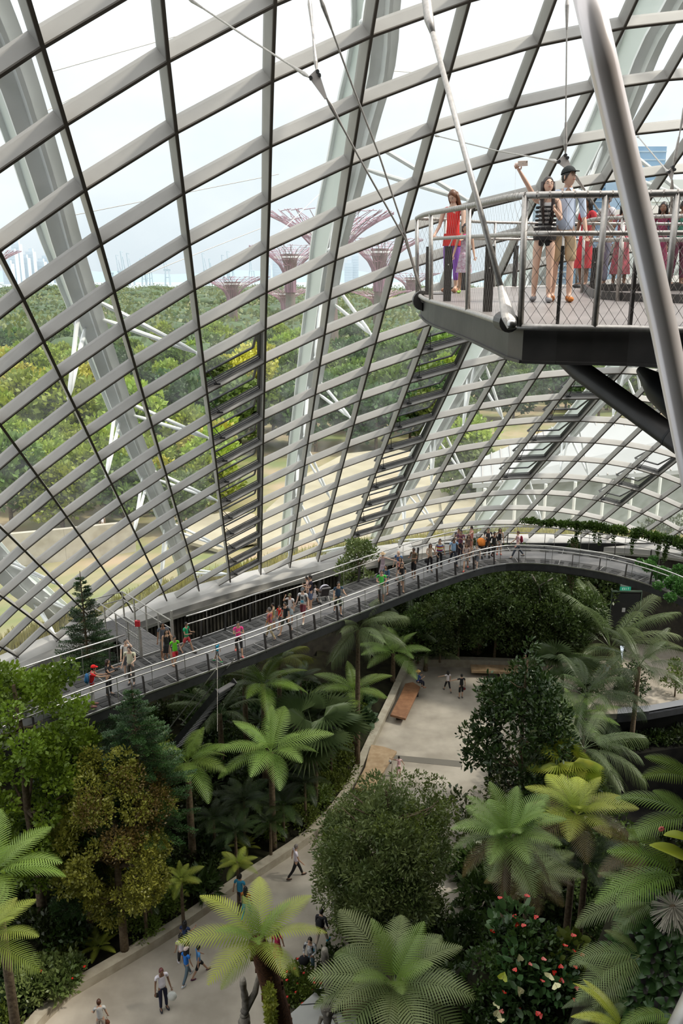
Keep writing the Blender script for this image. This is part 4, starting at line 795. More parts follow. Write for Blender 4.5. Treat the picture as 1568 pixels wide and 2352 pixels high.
# ---- mountain: the planted rock the photograph is taken from
def hump(name, c, r, h, label):
    mb = MB(); n, m = 28, 16; vs = []; fs = []
    for i in range(m + 1):
        t = i / m; z = c[2] + h * t; rr = math.sqrt(max(0, 1 - t ** 2.6))
        for k in range(n):
            a = 2 * math.pi * k / n; f = 1 + .12 * math.sin(3 * a + c[0]) + .07 * math.sin(7 * a + 2 * t * 5)
            vs.append((c[0] + r[0] * rr * f * math.cos(a), c[1] + r[1] * rr * f * math.sin(a), z))
    for i in range(m):
        for k in range(n): fs.append((i * n + k, i * n + (k + 1) % n, (i + 1) * n + (k + 1) % n, (i + 1) * n + k))
    fs.append(tuple(m * n + k for k in range(n)))
    mb.add(vs, fs); return put(mb.build(name, M['soil'], smooth=True), kind='structure', label=label)
mB = at(1210, 2330, 7.5)
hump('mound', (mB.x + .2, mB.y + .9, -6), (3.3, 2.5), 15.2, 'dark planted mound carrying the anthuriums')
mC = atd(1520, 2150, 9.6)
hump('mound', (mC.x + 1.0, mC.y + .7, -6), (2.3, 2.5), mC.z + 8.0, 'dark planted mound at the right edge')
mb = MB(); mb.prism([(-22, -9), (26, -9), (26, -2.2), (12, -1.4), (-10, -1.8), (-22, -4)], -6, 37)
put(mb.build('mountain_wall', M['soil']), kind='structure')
mb = MB(); mb.prism([(14, -2.2), (26, -2.2), (26, 27), (15.2, 27), (15.2, 18), (14.2, 17)], -6, 30)  # unseen block added beside the mountain to keep sun off the near path
put(mb.build('flank_sun_blocker', M['soil']), kind='structure')

# ================================================================== walkway on the lower level
WZ = 9.0
INN = [(-12.56, 24.8), (-9.48, 28.01), (-7.04, 30.24), (-4.29, 32.66), (-3.2, 33.7), (-0.56, 36.35), (1.33, 38.2), (3.37, 40.25), (5.5, 42.25), (7.5, 43.95), (8.81, 44.75), (9.9, 45.05), (11.43, 44.98), (12.7, 44.6), (14.64, 43.58), (16.3, 41.9), (17.5, 39.8), (18.19, 37.37), (18.2, 34.5)]
ci = crom([Vector((x, y, WZ)) for x, y in INN], .75)
wid = lambda k: 3.05 if k > 6 else 3.05
co = [p + normal2(ci, k) * wid(k) for k, p in enumerate(ci)]
walk = put(thing('walkway', 'grey curving aerial walkway crowded with visitors along the glass', 'walkway', (0, 36, WZ)), None)
mb = MB(); n = len(ci)
def strip(mb, a, b, z0, z1, skip=None):
    for k in range(len(a) - 1):
        if skip and skip(k): continue
        A, B, C, D = a[k], a[k + 1], b[k + 1], b[k]
        mb.add([(A.x, A.y, z0), (B.x, B.y, z0), (C.x, C.y, z0), (D.x, D.y, z0), (A.x, A.y, z1), (B.x, B.y, z1), (C.x, C.y, z1), (D.x, D.y, z1)], [(3, 2, 1, 0), (4, 5, 6, 7), (0, 1, 5, 4), (2, 3, 7, 6)])
def off(f): return [ci[k] + normal2(ci, k) * f for k in range(n)]
strip(mb, off(0), off(3.05), WZ - .1, WZ - .01); mb.build('deck', M['grate'], walk, world=True)
mb = MB(); strip(mb, off(.92), off(2.1), WZ - .009, WZ + .006); mb.build('centre_plate', M['deck'], walk, world=True)
mb = MB()
for k in range(2, n - 1, 3):
    o = normal2(ci, k)
    mb.beam(ci[k] + o * .12 + Vector((0, 0, .012)), ci[k] + o * .9 + Vector((0, 0, .012)), .035, .02); mb.beam(ci[k] + o * 2.12 + Vector((0, 0, .012)), ci[k] + o * 2.95 + Vector((0, 0, .012)), .035, .02)
mb.build('plate_joint', M['joint'], walk, world=True)['kind'] = 'stuff'
mb = MB()
for k in range(1, n - 1):
    o = normal2(ci, k); d = (ci[k + 1] - ci[k]).normalized()
    for f in (.28, .62, 2.4, 2.72):
        c = ci[k] + o * f + Vector((0, 0, .004)); mb.beam(c - d * .25, c + d * .25, .24, .016)
mb.build('grille', mat('grille_dark', (.035, .034, .033), .8), walk, world=True)['kind'] = 'stuff'
mb = MB(); strip(mb, off(-.02), off(.08), WZ - .42, WZ - .0); strip(mb, off(2.97), off(3.07), WZ - .42, WZ - .0); strip(mb, off(.9), off(1.1), WZ - .8, WZ - .1); strip(mb, off(1.9), off(2.1), WZ - .8, WZ - .1); mb.build('edge_beam', M['dark'], walk, world=True)
for a_, b_ in ((-.05, -.01), (3.06, 3.10)): mb = MB(); strip(mb, off(a_), off(b_), WZ - .02, WZ + .05); mb.build('edge_strip', M['steel'], walk, world=True)
def railing(L, z, label, h_top, h_mid, side, step=2, name='railing', gap=None):
    "two rails on flat raked posts; side = +1 posts stand on the left of L"
    r = thing(name, label, 'railing', (L[len(L) // 2].x, L[len(L) // 2].y, z))
    top = [p + normal2(L, k) * .06 * side + Vector((0, 0, h_top)) for k, p in enumerate(L)]; mid = [p + normal2(L, k) * .14 * side + Vector((0, 0, h_mid)) for k, p in enumerate(L)]
    segs = [(0, len(L))] if not gap else [(0, gap[0]), (gap[1], len(L))]
    mb = MB()
    for a, b in segs:
        if b - a > 1: mb.tube(top[a:b], .036, 7)
    mb.build('top_rail', M['steel'], r, world=True, smooth=True)
    mb = MB()
    for a, b in segs:
        if b - a > 1: mb.tube(mid[a:b], .028, 7)
    mb.build('hand_rail', M['steel'], r, world=True, smooth=True)
    c = 0
    for k in range(1, len(L) - 1, step):
        if gap and gap[0] <= k < gap[1]: continue
        o = normal2(L, k); d = (L[min(k + 1, len(L) - 1)] - L[k]).normalized(); mb = MB(); p = L[k] + o * .02 * side
        mb.beam(p - Vector((0, 0, .12)), p + o * .1 * side + Vector((0, 0, h_mid - .06)), .03, .13, o); mb.mi = 1
        mb.tube([p + o * .1 * side + Vector((0, 0, h_mid - .08)), mid[k]], .012, 5)
        q = L[k].lerp(L[min(k + 1, len(L) - 1)], .5)
        mb.tube([q + o * .03 * side, (top[k] + top[min(k + 1, len(L) - 1)]) / 2], .014, 5)
        mb.build('post', [M['post'], M['steel']], r, world=True); c += 1
    return r
gi = min(range(n), key=lambda k: (co[k] - Vector((*P2(372, 1488, WZ), WZ))).length)
railing(ci, WZ, 'inner railing of the aerial walkway on the garden side', 1.08, .80, 1)
railing(co, WZ, 'outer railing of the aerial walkway on the glass side', 1.30, .95, -1, gap=(gi - 1, gi + 2))
# side bridge with landing towards the glass
o = normal2(ci, gi); d = (ci[gi + 1] - ci[gi]).normalized(); b0 = co[gi]
br = thing('side_bridge', 'short grated side bridge leading from the walkway to the glass', 'bridge', tuple(b0))
mb = MB(); mb.wedge([b0 - d * .75, b0 + d * .75, b0 + d * .75 + o * 4.6, b0 - d * .75 + o * 4.6], (0, 0, -.12)); mb.build('deck', M['deck'], br, world=True)
mb = MB()
for k in range(30): q = b0 + o * (.1 + k * .15); mb.beam(q - d * .74 + Vector((0, 0, .008)), q + d * .74 + Vector((0, 0, .008)), .02, .01)
mb.build('grooves', M['grate'], br, world=True)
for s in (-1, 1):
    mb = MB(); e0_ = b0 + d * .75 * s; e1_ = e0_ + o * 4.6
    mb.tube([e0_ + Vector((0, 0, 1.3)), e1_ + Vector((0, 0, 1.3))], .03, 6); mb.tube([e0_ + Vector((0, 0, .9)), e1_ + Vector((0, 0, .9))], .025, 6)
    for k in range(5): q = e0_.lerp(e1_, k / 4); mb.beam(q, q + Vector((0, 0, 1.3)), .04, .1, o)
    mb.build('side_rail', M['galv'], br, world=True)
mb = MB(); q = b0 + o * 4.6
mb.tube([q - d * .75 + Vector((0, 0, 1.3)), q + d * .75 + Vector((0, 0, 1.3))], .03, 6); mb.tube([q - d * .75 + Vector((0, 0, .9)), q + d * .75 + Vector((0, 0, .9))], .025, 6); mb.build('end_rail', M['galv'], br, world=True)
gt = thing('gate', 'steel framed gate at the mouth of the side bridge', 'gate', tuple(b0)); mb = MB()
for s in (-1, 1):
    q = b0 + d * .8 * s; mb.beam(q, q + Vector((0, 0, 1.75)), .09, .09, o)
mb.build('frame', M['galv'], gt, world=True); mb = MB(); q = b0 - d * .78
for z in (.15, .8, 1.5): mb.beam(q + Vector((0, 0, z)), q + o * 1.3 + Vector((0, 0, z)), .04, .04)
for k in range(9): mb.tube([q + o * (.1 + k * .15) + Vector((0, 0, .15)), q + o * (.1 + k * .15) + Vector((0, 0, 1.5))], .01, 5)
mb.build('leaf_panel', M['galv'], gt, world=True); mb = MB(); mb.box(b0 - d * .85 + Vector((0, 0, 1.62)), (.2, .14, .26)); mb.build('call_box', mat('red_box', (.5, .02, .03), .4), gt, world=True)
# stair below the walkway, left
st = thing('service_stair', 'dark service stair descending under the walkway', 'stair', tuple(at(470, 1640, 5)))
mb = MB(); a = at(520, 1575, 8.4); b = at(400, 1720, 4.2)
dd = (b - a); sd_ = Vector((dd.y, -dd.x, 0)).normalized() * .55
for s in (-1, 1): mb.beam(a + sd_ * s, b + sd_ * s, .06, .26)
mb.build('stringer', M['dark'], st, world=True); mb = MB()
for k in range(15):
    q = a.lerp(b, (k + .5) / 15); mb.beam(q - sd_, q + sd_, .27, .04)
mb.build('tread', M['deck'], st, world=True)
mb = MB()
for s in (-1, 1): mb.tube([a + sd_ * s + Vector((0, 0, 1)), b + sd_ * s + Vector((0, 0, 1))], .025, 6)
mb.build('hand_rail', M['galv'], st, world=True)
# door in the back wall, with its lit sign
dp = at(1430, 1440, 1.6); dr = put(empty('door_1', tuple(dp)), 'dark door under the right end of the walkway', kind='structure')
mb = MB(); mb.box((0, 0, 1.25), (1.9, .12, 2.5)); mb.build('door_leaf', mat('door_black', (.012, .013, .013), .5), dr)
mb = MB(); mb.box((-1.02, -.02, 1.3), (.07, .2, 2.7)); mb.box((1.02, -.02, 1.3), (.07, .2, 2.7)); mb.box((0, -.02, 2.65), (2.1, .2, .07)); mb.build('door_frame', mat('frame_green', (.10, .14, .10), .6), dr)
mb = MB(); mb.box((-.1, -.08, 1.3), (.22, .02, .3)); mb.build('notice', mat('notice_paper', (.6, .6, .58), .7), dr)
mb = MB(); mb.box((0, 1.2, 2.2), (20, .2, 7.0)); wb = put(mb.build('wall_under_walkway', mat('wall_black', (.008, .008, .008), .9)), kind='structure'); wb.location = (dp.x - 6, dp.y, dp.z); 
sg = thing('exit_sign', 'small green lit exit sign above the dark door', 'sign', (dp.x - .15, dp.y - .15, dp.z + 2.9))
mb = MB(); mb.box((0, 0, 0), (.72, .1, .26)); mb.build('panel', mat('sign_green', (.02, .30, .18), .5, emit=.35), sg); mb = MB(); mb.box((0, 0, .24), (.72, .12, .16)); mb.build('housing', mat('sign_housing', (.30, .36, .31), .6), sg)
LET = {'E': [(0, 0, 0, 4), (0, 4, 2, 4), (0, 2, 1.7, 2), (0, 0, 2, 0)], 'X': [(0, 0, 2, 4), (0, 4, 2, 0)], 'I': [(1, 0, 1, 4)], 'T': [(1, 0, 1, 4), (0, 4, 2, 4)]}
m_sw = mat('sign_white', (.8, .85, .8), .5, emit=.3)
for q, ch in enumerate('EXIT'):
    mb = MB()
    for x0, y0, x1, y1 in LET[ch]:
        X = lambda a: (a - 1) * .035 + (q - 1.5) * .12; Z = lambda b: (b - 2) * .036
        mb.beam((X(x0), -.056, Z(y0)), (X(x1), -.056, Z(y1)), .012, .022, (0, -1, 0))
    mb.build('letter', m_sw, sg)
# little notice on a post in the planting
p = at(1069, 1478, 1.0); nb = thing('notice_board', 'small white notice on a dark post in the planting', 'sign', (p.x, p.y, 1.0)); mb = MB(); mb.box((0, 0, 0.1), (.05, .05, 1.4)); mb.build('post', M['post'], nb); mb = MB(); mb.box((0, -.04, .75), (.28, .02, .42)); mb.build('board', mat('notice_white', (.7, .7, .7), .6), nb)
mb = MB()
for k in range(3): mb.box((0, -.055, .9 - k * .09), (.18, .006, .025))
mb.box((-.02, -.055, .64), (.1, .006, .08)); mb.build('print', M['dark'], nb)
# benches
def plank(poly, z, th, name, label, m, legs):
    c = at(*poly[0], z); r = thing(name, label, 'bench', (c.x, c.y, 0)); mb = MB(); P = [at(a, b, z) for a, b in poly]
    mb.wedge(P, (0, 0, -th)); sl = mb.build('slab', m, r, world=True); bv = sl.modifiers.new('edge', 'BEVEL'); bv.width = .02; bv.segments = 2
    C = sum(P, Vector()) / len(P)
    for t in legs:
        q = (P[0] + P[1]) / 2 * (1 - t) + (P[len(P) // 2] + P[len(P) // 2 + 1]) / 2 * t; mb = MB(); mb.box((q.x, q.y, (z - th) / 2), (.55, .3, z - th)); mb.build('leg', M['dark'], r, world=True)
plank([(896, 1641), (931, 1650), (944, 1622), (957, 1594), (965, 1577), (948, 1566), (930, 1570), (918, 1598)], .48, .14, 'timber_bench', 'reddish slab bench beside the kerb with a hatted visitor seated', M['wood'], (.15, .85))
plank([(814, 1808), (856, 1817), (876, 1778), (893, 1750), (911, 1725), (880, 1714), (852, 1710), (845, 1732), (838, 1762)], .48, .16, 'timber_bench', 'large pale wavy-edged slab bench, the girl in pink touching it', M['wood2'], (.12, .85))
plank([(1082, 1540), (1150, 1542), (1238, 1546), (1236, 1531), (1150, 1527), (1080, 1526)], .5, .18, 'timber_bench', 'long pale bench against the back kerb of the plaza', M['wood2'], (.2, .8))

# ================================================================== high platform
def pz(y): return 24.55 + .03 * (y - 9.6)
def atp(px, py, dz=0):
    r = ray(px, py); t = (24.55 - .288 - CAMZ + dz) / (r.z - .03 * r.y); return Vector((0, 0, CAMZ)) + r * t
def onp(x, y, dz=0): return Vector((x, y, pz(y) + dz))
FR = [atp(966, 672), atp(985, 684), atp(1030, 697), atp(1080, 710), atp(1135, 727), atp(1195, 744), atp(1290, 747), atp(1400, 748), atp(1500, 750), atp(1640, 752)]
FR += [onp(8.2, 8.3), onp(13, 8.6)]
FL = crom(FR, .35)
for k, p in enumerate(FL): p.z = pz(p.y)
plat = thing('sky_platform', 'dark steel viewing platform hung high over the garden at the right', 'platform', (4.5, 12, 24.4))
back = [onp(2.05, 15.6), onp(3.0, 17.0), onp(5.2, 17.9), onp(8.5, 18.6), onp(13, 19.2)]
hole = [atp(1316, 686), atp(1400, 707), atp(1500, 728), atp(1640, 752)]
hole_b = [onp(4.55, 15.3), onp(7.0, 15.6), onp(10, 15.9)]
poly = [p.copy() for p in FL] + [onp(13, 9.9)] + [onp(8.0, 10.1), onp(5.9, 10.9), onp(4.75, 11.9), onp(3.9, 12.9)] + [onp(4.3, 15.2)] + hole_b + [onp(13, 16.2)] + back[::-1]
for p in poly: p.z = pz(p.y)
hl = [onp(8.0, 10.1), onp(5.9, 10.9), onp(4.75, 11.9), onp(3.9, 12.9)]
import bmesh
bm = bmesh.new(); bv_ = [bm.verts.new(p) for p in poly]; f = bm.faces.new(bv_); bmesh.ops.triangulate(bm, faces=[f]); ret = bmesh.ops.extrude_face_region(bm, geom=bm.faces[:]); bmesh.ops.translate(bm, verts=[g for g in ret['geom'] if isinstance(g, bmesh.types.BMVert)], vec=(0, 0, -.06)); bmesh.ops.recalc_face_normals(bm, faces=bm.faces)
me = bpy.data.meshes.new('deck'); off_ = Vector(plat.location); bmesh.ops.translate(bm, verts=bm.verts, vec=-off_); bm.to_mesh(me); bm.free(); me.materials.append(mat('platform_deck', (.25, .225, .215), .4, vary=.18, scale=1.2)); link('deck', me, plat)
def skirt(L, h0, h1, thick, name, m, up=None):
    mb = MB()
    for k in range(len(L) - 1):
        a, b = L[k], L[k + 1]; o = Vector((-(b - a).y, (b - a).x, 0)).normalized() * thick
        z = Vector((0, 0, 1)); mb.wedge([a + z * h0, b + z * h0, b + z * h1, a + z * h1], o)
    return mb.build(name, m, plat, world=True)
m_pl = mat('platform_steel', (.052, .050, .048), .42, .3, col2=(.075, .07, .066), scale=3, bump=.1)
skirt(FL, -.36, -.01, .1, 'edge_beam', m_pl)
LOW = [p for p in FL]
mb = MB()
for k in range(len(FL) - 1):                    # bottom flange
    a, b = FL[k], FL[k + 1]; o = Vector((-(b - a).y, (b - a).x, 0)).normalized(); mb.wedge([a + Vector((0, 0, -.36)) - o * .03, b + Vector((0, 0, -.36)) - o * .03, b + Vector((0, 0, -.36)) + o * .16, a + Vector((0, 0, -.36)) + o * .16], (0, 0, -.03))
mb.build('flange', m_pl, plat, world=True)
# deep girder under the deck, tapering to the tip
g = [(985, 692, 14.3, .28), (1060, 716, 11.9, .42), (1130, 745, 10.4, .56), (1250, 800, 9.6, .74), (1380, 835, 9.4, .92), (1560, 848, 9.2, .98), (2500, 860, 9.2, .98)]
mb = MB(); pr = None
for px, py, y, h in g:
    q = atd(px, py, y); top = Vector((q.x, q.y + .25, pz(q.y) - .1)); bot = Vector((q.x, q.y + .25, q.z))
    if pr: mb.wedge([pr[0], top, bot, pr[1]], (0, .16, 0))
    pr = (top, bot)
mb.build('girder', m_pl, plat, world=True)
mb = MB(); q0 = atd(1225, 765, 9.3); q1 = atd(1297, 822, 9.9); q2 = atd(1297, 770, 9.9)
mb.wedge([q0, q1, q2], (0, .05, 0)); q3 = atd(1178, 775, 9.6); mb.beam(q0, q1, .1, .05); mb.build('gusset', m_pl, plat, world=True)
mb = MB()
for (x0, y0), (x1, y1) in (((2.3, 13.8), (3.0, 16.9)), ((3.2, 11.0), (5.2, 17.8)), ((4.4, 9.4), (6.5, 17.9)), ((6, 9.1), (8.4, 18.3))):
    mb.beam(onp(x0, y0 + .2, -.22), onp(x1, y1 - .2, -.22), .12, .3)
mb.build('cross_beam', m_pl, plat, world=True)
sa = atd(1262, 800, 9.9); sb = atd(1640, 1075, 8.2)
s1_ = thing('support_strut', 'thick dark tubular strut propping the platform from below', 'strut', tuple(sb)); mb = MB(); dd = (sb - sa).normalized(); sb = sb + dd * 9
mb.tube([sa, sa + dd * .25, sa + dd * .5, sb], [.03, .09, .122, .122], 24); mb.build('tube', m_pl, s1_, world=True, smooth=True); mb = MB()
for t in (.16, .25): q = sa.lerp(sb, t); mb.tube([q - dd * .012, q + dd * .012], .126, 24)
mb.build('weld_ring', M['dark'], s1_, world=True)
q0 = atd(1470, 850, 9.6); q1 = atd(1660, 1030, 8.0); q1 = q1 + (q1 - q0).normalized() * 8; s2_ = thing('support_strut', 'black strut behind the foreground pole, right under the platform', 'strut', tuple(q1)); mb = MB(); mb.tube([q0, q0.lerp(q1, .05), q1], [.05, .17, .2], 20); mb.build('tube', M['black'], s2_, world=True, smooth=True)
# outer railing with wire mesh
out_ = [normal2(FL, k) * -1 for k in range(len(FL))]
cc = Vector((5, 13, 0))
for k in range(len(out_)):
    if (FL[k] - cc).dot(out_[k]) < 0: out_[k] = -out_[k]
hgt = 1.22
def rail_set(L, O, name, label, h, hand, steps, rtop=.034, mesh=True, ztop=None, inner=.16, rb=True):
    r = thing(name, label, 'railing', tuple(L[len(L) // 2]))
    T = [L[k] + O[k] * .10 + Vector((0, 0, h)) for k in range(len(L))]; B = [L[k] + O[k] * .06 + Vector((0, 0, -.02)) for k in range(len(L))]
    mb = MB(); mb.tube(T, rtop, 10); mb.build('top_rail', M['galv'], r, world=True, smooth=True)
    if rb: mb = MB(); mb.tube(B, rtop, 10); mb.build('bottom_rail', M['galv'], r, world=True, smooth=True)
    if hand:
        Hh = [L[k] - O[k] * inner + Vector((0, 0, hand)) for k in range(len(L))]; mb = MB(); mb.tube(Hh, .026, 10); mb.build('hand_rail', M['galv'], r, world=True, smooth=True)
    for k in steps:
        k = min(k, len(L) - 1); mb = MB(); mb.tube([B[k], T[k]], rtop * .95, 8); mb.build('post', M['galv'], r, world=True, smooth=True)
        if hand:
            k2 = min(k + 1, len(L) - 1); mb = MB(); q = L[k2] - O[k2] * .1; dv = (L[k2] - L[k2 - 1]).normalized(); mb.beam(q, q + Vector((0, 0, hand - .12)), .11, .03, dv); mb.build('fin_post', M['post'], r, world=True); mb = MB(); mb.tube([q + Vector((0, 0, hand - .14)), L[k2] - O[k2] * inner + Vector((0, 0, hand))], .012, 6); mb.tube([q + Vector((0, 0, .5)), q + Vector((0, 0, .52))], .02, 6); mb.build('bracket', M['galv'], r, world=True)
    # cord lacing round the rails and diamond mesh
    if mesh:
        mb = MB(); acc = 0; cell = .058; pts = []
        LL = crom([p for p in T], cell); 
        # matching base positions
        def base_of(i):
            f = i / (len(LL) - 1) * (len(B) - 1); a = int(f); b = min(a + 1, len(B) - 1); return B[a].lerp(B[b], f - a)
        rows = int(h / .085)
        G = [[base_of(i).lerp(LL[i], q / rows) for q in range(rows + 1)] for i in range(len(LL))]
        wdt = .0038
        V = []
        for i in range(len(LL) - 1):
            for q in range(rows):
                a, b = (G[i][q], G[i + 1][q + 1]) if (i + q) % 2 == 0 else (G[i + 1][q], G[i][q + 1])
                z = Vector((0, 0, wdt)); V += [a - z, a + z, b + z, b - z]
        V = np.array([tuple(v) for v in V]) - np.array(r.location); F = np.arange(len(V)).reshape(-1, 4)
        np_obj('wire_mesh', V, F, M['wire'], r)
        mb = MB()
        for i in range(0, len(LL), 2):
            d_ = (LL[min(i + 1, len(LL) - 1)] - LL[max(i - 1, 0)]).normalized()
            mb.tube([LL[i] - d_ * .006, LL[i] + d_ * .006], rtop + .004, 8, caps=False)
        mb.build('lacing', M['wire'], r, world=True)['kind'] = 'stuff'
    return r
nF = len(FL)
def nearest(L, px, py_=None):
    best = 0; bd = 1e9
    for k, p in enumerate(L):
        d_ = p - Vector((0, 0, CAMZ)); zc = d_.y * math.cos(PITCH) - d_.z * math.sin(PITCH); qx = 784 + FPX * d_.x / zc
        if abs(qx - px) < bd: bd = abs(qx - px); best = k
    return best
rail_set(FL, out_, 'mesh_railing', 'wire mesh railing along the front edge of the high platform', hgt, .88, [0, nearest(FL, 995), nearest(FL, 1090), nearest(FL, 1208), nearest(FL, 1400), nearest(FL, 1560)])
BL = crom([FR[0]] + back, .4)
for p in BL: p.z = pz(p.y)
rail_set(BL, [normal2(BL, k) for k in range(len(BL))], 'mesh_railing', 'far railing at the back of the high platform, beyond the visitors', 1.22, .9, range(2, len(BL), 5), .028, True)
HB = crom([onp(4.3, 15.2)] + hole_b + [onp(13, 16.2)], .4)
HF = crom([onp(4.3, 15.2), onp(3.9, 12.9), onp(4.75, 11.9), onp(5.9, 10.9), onp(8.0, 10.1), onp(13, 9.9)], .4)
for L in (HB, HF):
    for p in L: p.z = pz(p.y)
rail_set(HF, [normal2(HF, k) * -1 for k in range(len(HF))], 'mesh_railing', 'inner railing round the platform opening, beside the couple', 1.15, .86, range(1, len(HF), 6), .026, True, rb=False)
rail_set(HB, [normal2(HB, k) for k in range(len(HB))], 'mesh_railing', 'railing on the far side of the platform opening', 1.15, .86, range(2, len(HB), 6), .026, True, rb=False)
for L in (HF, HB): skirt(L, -.28, .12, .05, 'toe_board', m_pl)
# ---- hangers and cables
def clevis(mb, p, d, s=1.0):
    mb.tube([p - d * .0, p + d * .1 * s, p + d * .3 * s, p + d * .42 * s], [.035 * s, .06 * s, .05 * s, .03 * s], 10)
hp = atd(1172, 742, 8.5); hq = atd(985, 45, 10.6); hr = atd(972, -60, 10.9); d1 = (hq - hp).normalized()
hg = thing('hanger_rod', 'long steel hanger rod pinned to the platform edge', 'rod', tuple(hp)); mb = MB(); mb.tube([hp + d1 * .35, hq], .03, 12); mb.build('rod', M['galv'], hg, world=True, smooth=True)
mb = MB(); mb.tube([hq - d1 * .2, hq, hq + (hr - hq) * 2.2], [.03, .055, .055], 12); mb.build('turnbuckle', M['galv'], hg, world=True, smooth=True)
mb = MB(); mb.tube([hp - d1 * .06, hp + d1 * .05, hp + d1 * .2, hp + d1 * .42], [(.05, .03), (.085, .035), (.07, .035), (.032, .03)], 14); mb.build('clevis', M['galv'], hg, world=True)
mb = MB(); mb.tube([hp + Vector((0, -.1, 0)), hp + Vector((0, .1, 0))], .045, 14); mb.build('pin', M['steel'], hg, world=True, smooth=True)
mb = MB(); mb.tube([hp + Vector((0, .07, 0)), hp + Vector((0, .45, 0))], .10, 16); mb.build('lug', m_pl, hg, world=True)
# tip bracket of the platform
tp = atd(972, 676, 14.3); tb = thing('end_bracket', 'rounded dark bracket with a steel pin at the platform tip', 'bracket', tuple(tp)); mb = MB(); mb.tube([tp + Vector((-.02, .12, -.1)), tp + Vector((-.02, -.12, -.1))], .16, 16); mb.box(tp + Vector((.2, 0, -.13)), (.45, .24, .28)); mb.build('bracket_body', m_pl, tb, world=True); mb = MB(); mb.tube([tp + Vector((0, -.16, -.08)), tp + Vector((0, -.1, -.08))], .06, 12); mb.build('pin', M['steel'], tb, world=True)
def plate(px, py, y, pts, label):
    c = atd(px, py, y); r = thing('cable_plate', label, 'plate', tuple(c)); P = [atd(a, b, y) for a, b in pts]; mb = MB(); mb.wedge(P, (0, .03, 0)); mb.build('plate', mat('plate_grey', (.50, .47, .44), .5), r, world=True)
    C = sum(P, Vector()) / len(P)
    for p in P[:3]: mb = MB(); q = p.lerp(C, .22); mb.tube([q - Vector((0, .03, 0)), q + Vector((0, .05, 0))], .024, 10); mb.build('bolt', M['dark'], r, world=True)
    return r
plate(733, 195, 12.5, [(708, 176), (728, 157), (733, 168), (751, 224), (746, 228)], 'triangular steel plate joining three cables, upper middle')
plate(1297, 372, 13.2, [(1278, 371), (1297, 352), (1303, 360), (1314, 392), (1306, 393)], 'triangular steel plate above the man in the cap')
plate(1541, 398, 14, [(1533, 395), (1545, 380), (1549, 388), (1544, 412), (1541, 412)], 'triangular steel plate at the right edge behind the pole')
def cable(pts, label, r_=.014, m=None, end=True):
    P = [atd(*p) for p in pts]; r = thing('cable', label, 'cable', tuple(P[0])); mb = MB(); mb.tube(P, r_, 8); mb.build('strand', m or M['galv'], r, world=True)
    if end:
        for a, b in ((P[0], P[1]), (P[-1], P[-2])):
            mb = MB(); d_ = (b - a).normalized(); mb.tube([a, a + d_ * .12, a + d_ * .42], [.012, .03, .016], 8)
            mb.build('end_fitting', M['galv'], r, world=True)
    return r
cable([(430, -5, 14.5), (570, 88, 13.5), (710, 177, 12.5)], 'steel cable from the top left down to the middle plate')
cable([(709, -10, 12.8), (727, 162, 12.5)], 'short steel cable straight above the middle plate')
cable([(750, 226, 12.5), (840, 390, 13), (930, 550, 13.8), (964, 664, 14.4)], 'steel cable from the middle plate down to the platform tip')
cable([(733, -10, 12.5), (810, 200, 13), (870, 355, 13.4), (925, 520, 14), (966, 668, 14.4)], 'steel cable from the top edge down to the platform tip')
cable([(1302, -10, 13.2), (1298, 352, 13.2)], 'thin steel cable straight above the man in the cap', .011)
cable([(998, 311, 21.5), (1140, 346, 17), (1279, 371, 13.2)], 'steel cable from a glass rib across to the plate over the couple', .011)
cable([(1312, 392, 13.2), (1372, 480, 13.6), (1420, 545, 14)], 'steel cable from the plate down behind the couple', .012)
cable([(1464, 313, 22), (1534, 396, 14)], 'thin cable from a glass rib to the right edge plate', .012)
cable([(1575, 230, 14), (1546, 381, 14)], 'thin cable rising from the right edge plate', .01)
cable([(1543, 412, 14), (1541, 500, 14.2)], 'thin cable dropping from the right edge plate', .01)
cable([(499, 1500, 26.5), (499, 1680, 24)], 'thin vertical wire hanging below the walkway, left', .006, M['wire'], end=False)
pl0 = atd(1338, -60, 2.05); pl1 = atd(1440, 383, 2.05); pl2 = atd(1527, 767, 2.05); pl3 = atd(1596, 1120, 2.05); pl4 = pl3 + (pl3 - pl2) * 5
fp = thing('foreground_pole', 'polished steel hanger pole crossing close in front of the view', 'pole', tuple(pl3)); mb = MB(); mb.tube(crom([pl0, pl1, pl2, pl3, pl4], .2), .0315, 40); mb.build('pole', mat('polished_steel', (.93, .91, .92), .24, .3, col2=(.84, .76, .72), scale=2.2), fp, world=True, smooth=True)
q0 = atd(1660, 2120, 1.3); q1 = atd(1540, 2440, 1.15); fr = thing('near_rail', 'out of focus grey rail corner at the lower right', 'rail', tuple(q1)); mb = MB(); mb.tube([q0, (q0 + q1) / 2 + Vector((.012, 0, 0)), q1], .03, 20); mb.build('rail', M['galv'], fr, world=True, smooth=True)
